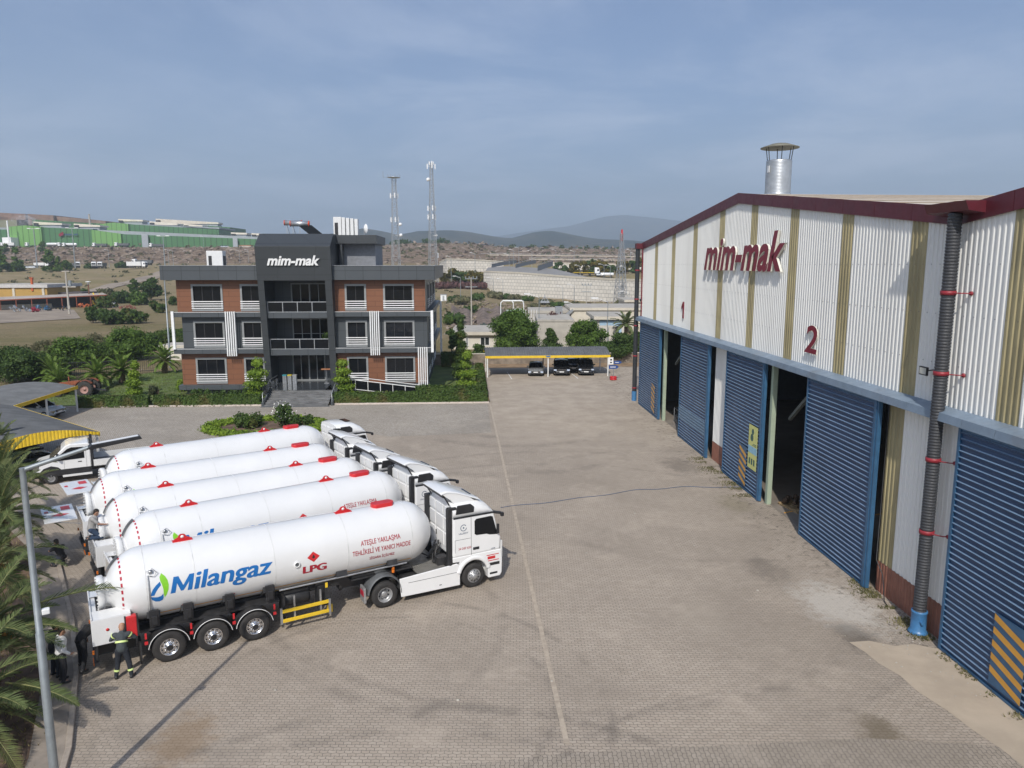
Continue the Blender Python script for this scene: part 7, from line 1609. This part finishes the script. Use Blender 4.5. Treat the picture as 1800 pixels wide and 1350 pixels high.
for i,(x0,x1,y0,y1,D,lb) in enumerate(((60,108,391,394,662,'first from the left, above the light green end'),(131,175,394.5,397.5,662,'second, above the dark lettered front'),(209,250,386.5,388,790,'third, above the upper gable'),(264,311,390.5,394.5,782,'fourth, on the upper hall'),(275,383,386,392.5,900,'longest and highest'),(324,355,395,397.5,778,'fifth, short one on the upper hall'),(407,433,410,411,668,'second from the right, low'),(443,466,411.5,412.5,668,'rightmost, beside the office'))):
    t=thing('roof_monitor','pale factory roof vent, %s'%lb,'roof vent',at(x0,y0,D),0,'roof vents of the green factory'); b=MB(); block(b,x0,x1,y0+.6,y1+.6,y1+7,D,D,12); b.build('casing',mroofg,t,True); b=MB(); block(b,x0-1,x1+1,y0-1.6,y1-1.6,y1+1.2,D-1,D-1,14)
    for k,v in enumerate(b.v): pass
    b.v=[(v[0],v[1],v[2]+(0 if i2 in (2,3,6,7) else 2)) for i2,v in enumerate(b.v)]; b.build('cap',MT['roofcream'],t,True)
    b=MB(); block(b,x0-.5,x0+7,y0+.8,y0+1,y1+3.2,D-2,D-2,1); b.v=[(v[0],v[1],v[2]+(0 if i2 in (2,3,6,7) else 2)) for i2,v in enumerate(b.v)]; b.build('end_louvre',MT['black'],t,True)
fm=thing('factory_mark','red angular mark with dark lettering on the far green factory front','wall lettering',at(106,414,651)); b=MB(); q=[at(103,412,650.5),at(111,407,650.5),at(112,413,650.5),at(105,416,650.5)]; q2=[v-DV*.3 for v in q]; b.add(q+q2,[(0,1,2,3),(4,5,6,7),(0,1,5,4),(1,2,6,5),(2,3,7,6),(3,0,4,7)]); b.build('red_mark',MT['crimson'],fm,True)
b=MB()
for k in range(13):
    if k in (8,): continue
    a0=at(114+k*1.75,413.6,650.3); c0=at(115.2+k*1.75,411.0-(.6 if k%4==0 else 0),650.3); b.box(a0.x,c0.x,a0.y-.1,a0.y,a0.z,c0.z)
b.build('dark_letters',MT['navy'],fm,True)
p=at(158,394,780); t=thing('factory_chimney','thin factory chimney above the rust-coloured roofs','chimney',p); b=MB(); b.tube([(0,0,-6),(0,0,10)],.9,10); b.build('stack',MT['conc'],t)
p=at(15.5,420,640); t=thing('factory_chimney','short pale flue at the left end of the green factory','chimney',p); b=MB(); b.tube([(0,0,-6),(0,0,15)],.6,10); b.build('stack',MT['louvre'],t)
# smoke
sm=MB(); 
for c_,r_ in ((at(38,390,740),6),(at(45,386,741),7),(at(52,391,738),5),(at(32,386,742),5.5)): core(sm,[((c_.x,c_.y,c_.z),(r_*1.4,r_,r_*.7))],1.0)
m,t,bs=newmat('smoke'); t.nodes.remove(bs); pv=N(t,'ShaderNodeVolumePrincipled'); pv.inputs['Color'].default_value=(.9,.9,.92,1); tc=N(t,'ShaderNodeTexCoord'); t.links.new(M(t,'MULTIPLY',mrange(t,noise(t,tc.outputs['Object'],.16,4,.6),.42,.7),.16),pv.inputs['Density']); t.links.new(pv.outputs[0],t.nodes['Material Output'].inputs['Volume'])
stuff(sm.build('smoke',m),'small puff of white smoke drifting over the old brown factory','smoke')
# rocky embankment faces get rubble; parked trucks
def mini_truck():
    t=thing('parked_truck','x','truck',(0,0,0)); b=MB(); b.prism([(0,.9),(2.1,.9),(2.2,1.8),(1.95,3.5),(.2,3.7),(0,3.5)],-1.25,1.25,'y'); b.build('cab_body',MT['cabwhite'],t,bevel=.08)
    b=MB(); b.add([(2.23,-1.1,1.9),(2.23,1.1,1.9),(2.02,1.05,3.0),(2.02,-1.05,3.0)],[(0,1,2,3)]); b.box(1.1,1.9,-1.27,-1.255,2.0,2.8); b.box(1.1,1.9,1.255,1.27,2.0,2.8); b.build('window',MT['glass'],t)
    b=MB(); b.box(-9.5,2.0,-.5,.5,.8,1.15); b.box(2.2,2.28,-1.1,1.1,.5,1.5)
    for x in (-8.4,-7.1,-5.8,-2.2,1.0):
        for s in (-1,1): b.lathe([(0,s*1.2),(.5,s*1.2),(.5,s*.85),(0,s*.85)],(x,0,.5),'y',14)
    b.build('chassis_and_wheels',MT['chassis'],t); return t
def load(t,kind):
    b=MB()
    if kind=='tank': b.lathe([(0,-9.8),(.9,-9.7),(1.15,-9.2),(1.15,-1.2),(.9,-.8),(0,-.7)],(0,0,2.3),'x',20); b.build('tank',MT['tankwhite'],t)
    elif kind=='box': b.box(-9.8,-.5,-1.25,1.25,1.2,3.6); b.build('cargo_box',MT['bumpwhite'],t)
    elif kind=='tip': b.prism([(-6.5,1.2),(-.5,1.2),(-.3,2.9),(-6.7,2.7)],-1.2,1.2,'y'); b.build('tipper_body',MT['bumpwhite'],t)
    elif kind=='dark': b.box(-9.8,-.5,-1.25,1.25,1.2,3.0); b.build('dark_load',MT['greyplastic'],t)
    elif kind=='flat': b.box(-9.8,-.4,-1.2,1.2,1.15,1.35); b.build('flatbed',MT['yellow'],t)
mt0=mini_truck(); first=True
TR_=[(6,640,434,PI,'box','leftmost truck on the upper factory road'),(50,640,434,PI,'none','bare white truck cab in front of the light green hall end'),(103,640,434,0,'tank','white tanker facing right on the upper road, below the lettered front'),(115,640,434.5,PI,'tank','white tanker facing left on the upper road, right of the lettering'),(168,640,436,PI,'dark','white truck with a reddish-dark load on the upper road'),(207,640,436.5,PI,'dark','white truck with a long dark load on the upper road'),(268,640,438,PI,'dark','white truck farther right on the upper road'),
(81,455,470,0,'tip','pale truck half hidden behind the conifers on the lower lot'),(136,455,471,R(-50),'dark','white truck cab just left of the tall mast on the lower lot'),(166,452,471,R(-70),'tip','white tipper truck facing the camera, left one of the pair'),(177,452,471,R(-75),'dark','white truck cab facing the camera, right one of the pair'),(240,460,466,PI,'dark','dark-loaded truck far right on the lower lot'),(252,440,473,R(-10),'box','white truck at the right end of the lower lot'),(1045,352,484,R(0),'flat','white truck cab with a long yellow flatbed on the slip road above the wall')]
for i,(px,D,yb,rz,kd,lb) in enumerate(TR_):
    p=at(px,yb,D); g_=th(p.x,p.y); p.z=max(g_,p.z) if i!=13 else p.z
    t=mt0 if first else copy_tree(mt0); 
    if first: pass
    t.location=p; t.rotation_euler=(0,0,rz-YAW); t['label']=lb; t['group']='trucks in the distance'; first=False
    pend=(t,kd); TR_[i]=(t,kd)
for t,kd in TR_: load(t,kd)
t=make_car('distant_car','small white car on the slip road just ahead of the flatbed truck',at(1056,485,350),0,m_wh,4.2,1.8,1.45)
p=at(1067,486,347); t=thing('road_tanker','long low white tank wagon on the slip road, right of the white car','tanker',p,0); b=MB(); b.lathe([(0,-5),(.9,-4.9),(1.2,-4.4),(1.2,4.4),(.9,4.9),(0,5)],(0,0,1.6),'x',18); b.build('tank',MT['tankwhite'],t); t.scale=(.62,.62,.62); b=MB()
for x in (-3,-1.8,3): b.lathe([(0,-1.2),(.5,-1.2),(.5,1.2),(0,1.2)],(x,0,.5),'y',12)
b.build('wheels',MT['rubber'],t)
for i,(px,D,lb) in enumerate(((45,455,'pale car beside the dark conifer on the lower lot'),(55,450,'second pale car beside the dark conifer on the lower lot'),(4,448,'dark blue car at the left edge of the lower lot'),(392,640,'white van on the upper factory road, left of the site hut'),(400,640,'second white van on the upper factory road, nearer the site hut'),(316,440,'white car alone on the lower road above the office roof'))):
    make_car('distant_car',lb,onground(px,D),R(10*i),m_wh if i!=2 else m_dk,4.5,1.8,1.6,'suv')
flatroof('site_hut','small pale hut with an orange roof by the upper factory road',421,441,431,439,642,6,mwhite,pm('orange_hut_roof',(.40,.18,.10),.8),.4,(),'hut',.5)
for i,(px,D,yt,k) in enumerate(((65,440,402,'double'),(132,440,401,'double'),(290,440,415,'double'),(192,500,440,'lamp'),(297,505,440,'lamp'),(305,500,441,'lamp'),(422,560,441,'lamp'),(437,560,440,'lamp'),(360,640,416,'lamp'))):
    pole('tall floodlight mast with twin heads, %s of three before the green factory'%(('left','middle','right')[i]) if i<3 else 'thin distant lamp pole on the rocky slope below the green factory',px,D,yt,.35 if i<3 else .16,k,'floodlight masts' if i<3 else 'thin poles below the factory')
for i,(px,D,w,h,lb) in enumerate(((29,425,9,15,'tall pointed dark conifer at the left end of the lower lot'),(88,425,10,15,'tall pointed dark conifer covering the pale truck'),(2,420,9,13,'dark conifer cut by the left edge of the view'),(103,425,5,9,'lower dark conifer right of the tallest pair'),(117,428,6,6,'round dark tree before the white cabs'),(10,600,8,8,'dark tree on the slope above the left conifers'),(77,600,7,9,'dark tree on the slope behind the second conifer'))):
    tree(lb,px,D,w,h,'pine','cone' if i<4 else 'round',1300,.9,200+i,.8,'conifers on the lower lot',name='conifer',blobs=16)
# yellow works and sheds
t,L,h=flatroof('yellow_works','long ochre works building with a pale roof edge at the left',-30,86,500,546,232,18,pm('ochre_wall',(.42,.26,.07),.8,0,.06,.4),pm('pale_roof_edge',(.50,.48,.46),.7),.5,((7,8.8,1.3,2.2),(11.5,12.8,1.6,2.5),(15.6,16.8,1.7,2.6)),'building',1.0)
b=MB()
for x in (9.8,18.9): b.box(x,x+.7,-.25,-.02,0,h-1.0)
b.build('pilaster',MT['wallcream'],t)
p=onground(53,232); t=thing('orange_stack','short orange ventilation stack on the ochre works roof','stack',(p.x,p.y,5.0)); b=MB(); b.box(-.25,.25,-.3,.3,0,4.0); b.box(-.45,.45,-.45,.45,3.8,4.1); b.build('stack',pm('orange_stack',(.5,.10,.03),.6),t)
p=onground(87,238); t=thing('dark_annex','low brown annex right of the ochre works','building',p,-YAW); b=MB(); b.box(.3,9.0,0,8,0,3.2); b.build('wall',pm('brown_annex_wall',(.20,.11,.06),.8),t); b=MB(); b.box(0,9.6,-.4,8.4,3.2,4.1); b.build('roof',pm('annex_roof',(.09,.075,.075),.8),t); b=MB(); b.box(2,3.1,-.06,-.01,2.1,2.7); b.box(5,6.4,-.06,-.01,2.1,2.7); b.build('window',MT['glass'],t)
a=at(-30,527,212); c=at(188,519,232); L=(c-a).to_2d().length; t=thing('open_shed','long low open shed with a rusty edge and dark bays before the ochre works','shed',(a.x,a.y,0),math.atan2((c-a).y,(c-a).x)); b=MB(); b.add([(0,0,3.0),(L,0,3.9),(L,6,4.3),(0,6,3.6),(0,0,2.85),(L,0,3.75),(L,6,4.15),(0,6,3.45)],[(0,1,2,3),(7,6,5,4),(0,4,5,1),(1,5,6,2),(2,6,7,3),(3,7,4,0)]); b.build('roof',pm('shed_roof_pale',(.38,.33,.29),.8,0,.1,.3),t)
b=MB(); b.bar((0,-.05,2.85),(L,-.05,3.75),.12,.28)
for k in range(9): x=L*k/8.2; b.box(x,x+.18,0,.18,0,2.9+.9*x/L)
b.build('rusty_frame',pm('rusty_frame',(.28,.08,.04),.8),t); b=MB(); b.box(3,L,5.8,6,0,3.5); b.build('back_wall',MT['black'],t); b=MB(); b.box(2,L*.55,5.2,5.4,0,1.4); b.build('low_wall',MT['wallcream'],t)
def junk(lab,px,D,w,h,m,rs,name='scrap_heap'):
    p=onground(px,D); t=thing(name,lab,'machinery',p,-YAW); rnd=random.Random(rs); b=MB()
    for k in range(14): x=rnd.uniform(-w/2,w/2); y=rnd.uniform(-1,1); z=rnd.uniform(0,h*.6); b.bar((x,y,z),(x+rnd.uniform(-.8,.8),y+rnd.uniform(-.5,.5),z+rnd.uniform(.2,h*.5)),rnd.uniform(.15,.5),rnd.uniform(.15,.5))
    b.build('parts',m,t)
junk('grey scrap metal heap in front of the open shed, leftmost',27,208,4.5,1.8,MT['steel'],1); junk('red farm machine in front of the open shed',50,207,1.8,1.6,MT['crimson'],2,'farm_machine'); junk('dark blue machine under the open shed roof',66,210,2.4,2.0,MT['frameblue'],3,'farm_machine'); junk('dark heap of material in the middle of the open shed',92,214,6,1.6,MT['chassis'],4); junk('yellow digger parts beside the mid-field bushes',163,232,2.2,4.2,MT['yellow'],5,'digger'); junk('orange machine left of the yellow digger parts',141,226,3,1.6,pm('orange_machine',(.45,.12,.04),.6),6,'farm_machine'); junk('grey-white clutter right of the yellow digger parts',191,228,4,1.8,MT['louvre'],7); junk('rusty brown clutter on the dirt by the trees',220,222,5,1.2,pm('rust_clutter',(.2,.07,.05),.8),8)
p=onground(114,200); h=at(114,476,200).z-p.z; t=thing('transformer_pole','concrete pole with a transformer and two cross-arms on the field','utility pole',p,-YAW); b=MB(); b.tube([(0,0,-.3),(0,0,h)],[.3,.2],8); b.build('post',MT['conc'],t); b=MB(); b.box(-1.0,1.0,-.12,.12,h-.2,h); b.box(-1.1,2.4,-.15,.15,h*.62,h*.62+.3); b.box(-.1,.5,-.4,-.1,h*.12,h*.2); b.build('cross_arm',MT['conc'],t); b=MB(); b.box(.6,1.2,-.3,.3,h*.65,h*.78); b.build('transformer',MT['galv'],t)
p=onground(152,232); h=at(152,495,232).z-p.z; t=thing('flue_pole','rusty flue with a pale cap sticking up behind the open shed','flue',p,-YAW); b=MB(); b.tube([(0,0,0),(0,0,h-.8)],.2,8); b.build('flue',pm('rusty_flue',(.16,.07,.04),.8),t); b=MB(); b.lathe([(0,h-.8),(.3,h-.8),(.3,h-.2),(.9,h-.1),(.7,h),(0,h+.1)],(0,0,0),'z',10); b.build('cap',MT['louvre'],t)
# bushes and trees of the left field
FT=[(185,166,7.5,3.2,'tree','broad dark bush in the middle of the dry field, left half'),(225,168,7,2.8,'hedge','broad dark bush in the middle of the dry field, right half'),(155,170,4.5,3.6,'tree','taller green part of the bush clump in the dry field'),(205,248,9,3.6,'tree','wide dark tree behind the mid-field bushes'),(240,240,9,3.6,'pine','biggest dark tree group left of the office, lower right'),(262,262,8,7.5,'tree','tallest dark tree left of the office roof'),(233,285,5,7,'tree','tree with a pointed top behind the tallest one'),(180,262,8,4,'scrub','grey-green bush above the open shed'),(75,262,10,4,'tree','dark bushes behind the ochre works, left'),(92,270,4,5,'tree','narrow tree behind the ochre works'),(138,262,9,4,'tree','dark bush above the rusty flue'),(155,258,6,3,'scrub','pale scrub bush right of the flue'),(302,238,4,2.6,'hedge','bright green bush beside the office upper floor'),(272,205,5,3.2,'hedge','small bright bush below the big dark trees'),(182,228,7,3,'hedge','olive bush at the end of the open shed'),(215,470,9,3,'tree','low dark bush below the white trucks'),(160,460,8,2.2,'tree','low bush at the foot of the middle mast')]
for i,(px,D,w,h,mt_,lb) in enumerate(FT):
    tree(lb,px,D,w,h,mt_,'round',int(900+w*90),.28+D*.0012,240+i,h*.1,'trees and bushes in the left field',blobs=14,name='field_tree')
NB=[(12,84,7,4.0,'tree','big dark tree at the left edge behind the farther carport'),(60,96,6.5,3.0,'scrub','grey-green shrub behind the lawn palms, far left'),(68,88,6,2.6,'hedge','leafy green bush behind the leftmost lawn palm'),(112,96,7,3.7,'pine','round pine behind the old tractor'),(150,106,6,3.0,'scrub','pale scrub between the two round pines'),(160,98,5,2.8,'hedge','green bush right of the first round pine'),(212,104,8,4.2,'pine','large round pine left of the office, beside the lamp post'),(248,116,5,2.2,'tree','low dark tree between the large pine and the office'),(285,122,7,2.2,'hedge','wide leafy bush behind the cream hut by the office'),(308,126,4.5,2.3,'hedge','leafy bush touching the left wall of the office')]
for i,(px,D,w,h,mt_,lb) in enumerate(NB): tree(lb,px,D,w,h,mt_,'round',8500,.17,280+i,h*.1,'trees behind the office lawn',blobs=24,elong=2 if mt_=='pine' else 1.5)
flatroof('cream_hut','small cream hut half hidden by the left side of the office',282,330,607,638,104,4,mwhite,mwhite,.05,(),'hut',.2)
fn=thing('railing_fence','dark railing fence behind the lawn palms at the left','fence',(-46,86,0)); b=MB()
for k in range(110): x=-62+k*.22; b.box(x,x+.03,86+(x+62)*.28,86.03+(x+62)*.28,0,1.7)
b.build('bars',MT['black'],fn,True); b=MB(); b.bar((-62,86,1.6),(-38,92.7,1.6),.06,.06); b.bar((-62,86,.3),(-38,92.7,.3),.06,.06); b.build('rail',MT['black'],fn,True)
# scattered scrub and stones on the slopes
g=np.random.default_rng(12); b=MB(); bl=[]
for i in range(900):
    px=g.random()*1150-30; u=g.random(); D=230+u*640 if px<640 else 200+u*650
    if px<640 and 430<D<540 and g.random()<.8: continue
    if 850<px and 240<D<445: continue
    p=onground(px,D); s=.5+g.random()*1.3*(D/400); bl.append(((p.x,p.y,p.z+s*.25),(s,s,s*.55)))
leaves(b,bl,15000,.9,12); stuff(b.build('scrub',MT['scrub'],fixn=False),'scattered dry scrub over the distant slopes and waste ground','scrub')
b=MB()
for i in range(5200):
    px=g.random()*1200-40; z0=g.random()
    D=(555+z0*75) if px<600 else (450+z0*400 if px>640 else 560+z0*100)
    p=onground(px,D); s=(.3+g.random()**3*1.6)*D/600; q=[p+Vector((g.normal()*s,g.normal()*s,abs(g.normal())*s*.7)) for _ in range(4)]; b.add(q,[(0,1,2),(0,2,3),(0,3,1),(1,3,2)])
for i in range(2200):
    px=780+g.random()*330; D=150+g.random()*110; p=onground(px,D); s=.12+g.random()**2*.5; q=[p+Vector((g.normal()*s,g.normal()*s,abs(g.normal())*s*.7)) for _ in range(4)]; b.add(q,[(0,1,2),(0,2,3),(0,3,1),(1,3,2)])
stuff(b.build('stones',pm('slope_stones',(.24,.19,.15),.95,0,.4,.3)),'broken stones strewn over the distant rocky slopes','stones')
# rubble bank behind the outbuilding
b=MB(); vs=[]; nx=40; ny=10
for i in range(nx+1):
    for j in range(ny+1):
        p=onground(790+i*3.2,160+j*6.5); hgt=2.6*sin(PI*j/ny)*(.5+.5*sin(i*.5+1)*cos(i*.23))+g.random()*.35; vs.append((p.x,p.y,p.z-.2+hgt*(1 if 0<i<nx else 0)))
b.add(vs,[(i*(ny+1)+j,(i+1)*(ny+1)+j,(i+1)*(ny+1)+j+1,i*(ny+1)+j+1) for i in range(nx) for j in range(ny)],0,True); struct(b.build('rubble_bank',pm('brown_rubble',(.16,.12,.095),.95,0,.45,.5,bump=1,bscale=2,dirt=((.28,.23,.19),.5))))
# far tree line on the hill crest
b=MB(); bl=[]
for i in range(26): px=690+g.random()*100 if i<16 else 860+g.random()*280; D=800; p=onground(px,D); s=1.4+g.random()*2.2; bl.append(((p.x,p.y,p.z+s*.5),(s*1.5,s,s)))
leaves(b,bl,2600,1.3,14); stuff(b.build('hilltop_trees',MT['tree'],fixn=False),'tiny dark trees along the crest of the rocky hill','trees')
# power lines
for i,(a_,c_) in enumerate((((1092,428,246),(1700,400,330)),((1092,424,246),(640,440,900)))):
    A_=at(*a_);B_=at(*c_); b=MB(); b.tube([A_.lerp(B_,k/12)-Vector((0,0,6*sin(PI*k/12))) for k in range(13)],.03,4); tag(b.build('power_line',MT['steel']),('power line running right from the slender pylon','power line running left from the slender pylon')[i],'power line')
# ---------------------------------------------------------------- haze
b=MB(); b.box(-9200,9200,-9000,9300,-3,780); hz=b.build('haze',None if False else MT['black']); hz.data.materials.clear(); m,t,bs=newmat('haze'); t.nodes.remove(bs); pv=N(t,'ShaderNodeVolumePrincipled'); pv.inputs['Color'].default_value=(.75,.875,1.0,1); pv.inputs['Density'].default_value=HAZE; pv.inputs['Anisotropy'].default_value=.2; t.links.new(pv.outputs[0],t.nodes['Material Output'].inputs['Volume']); hz.data.materials.append(m); stuff(hz,'thin bluish summer haze over the whole view','haze')
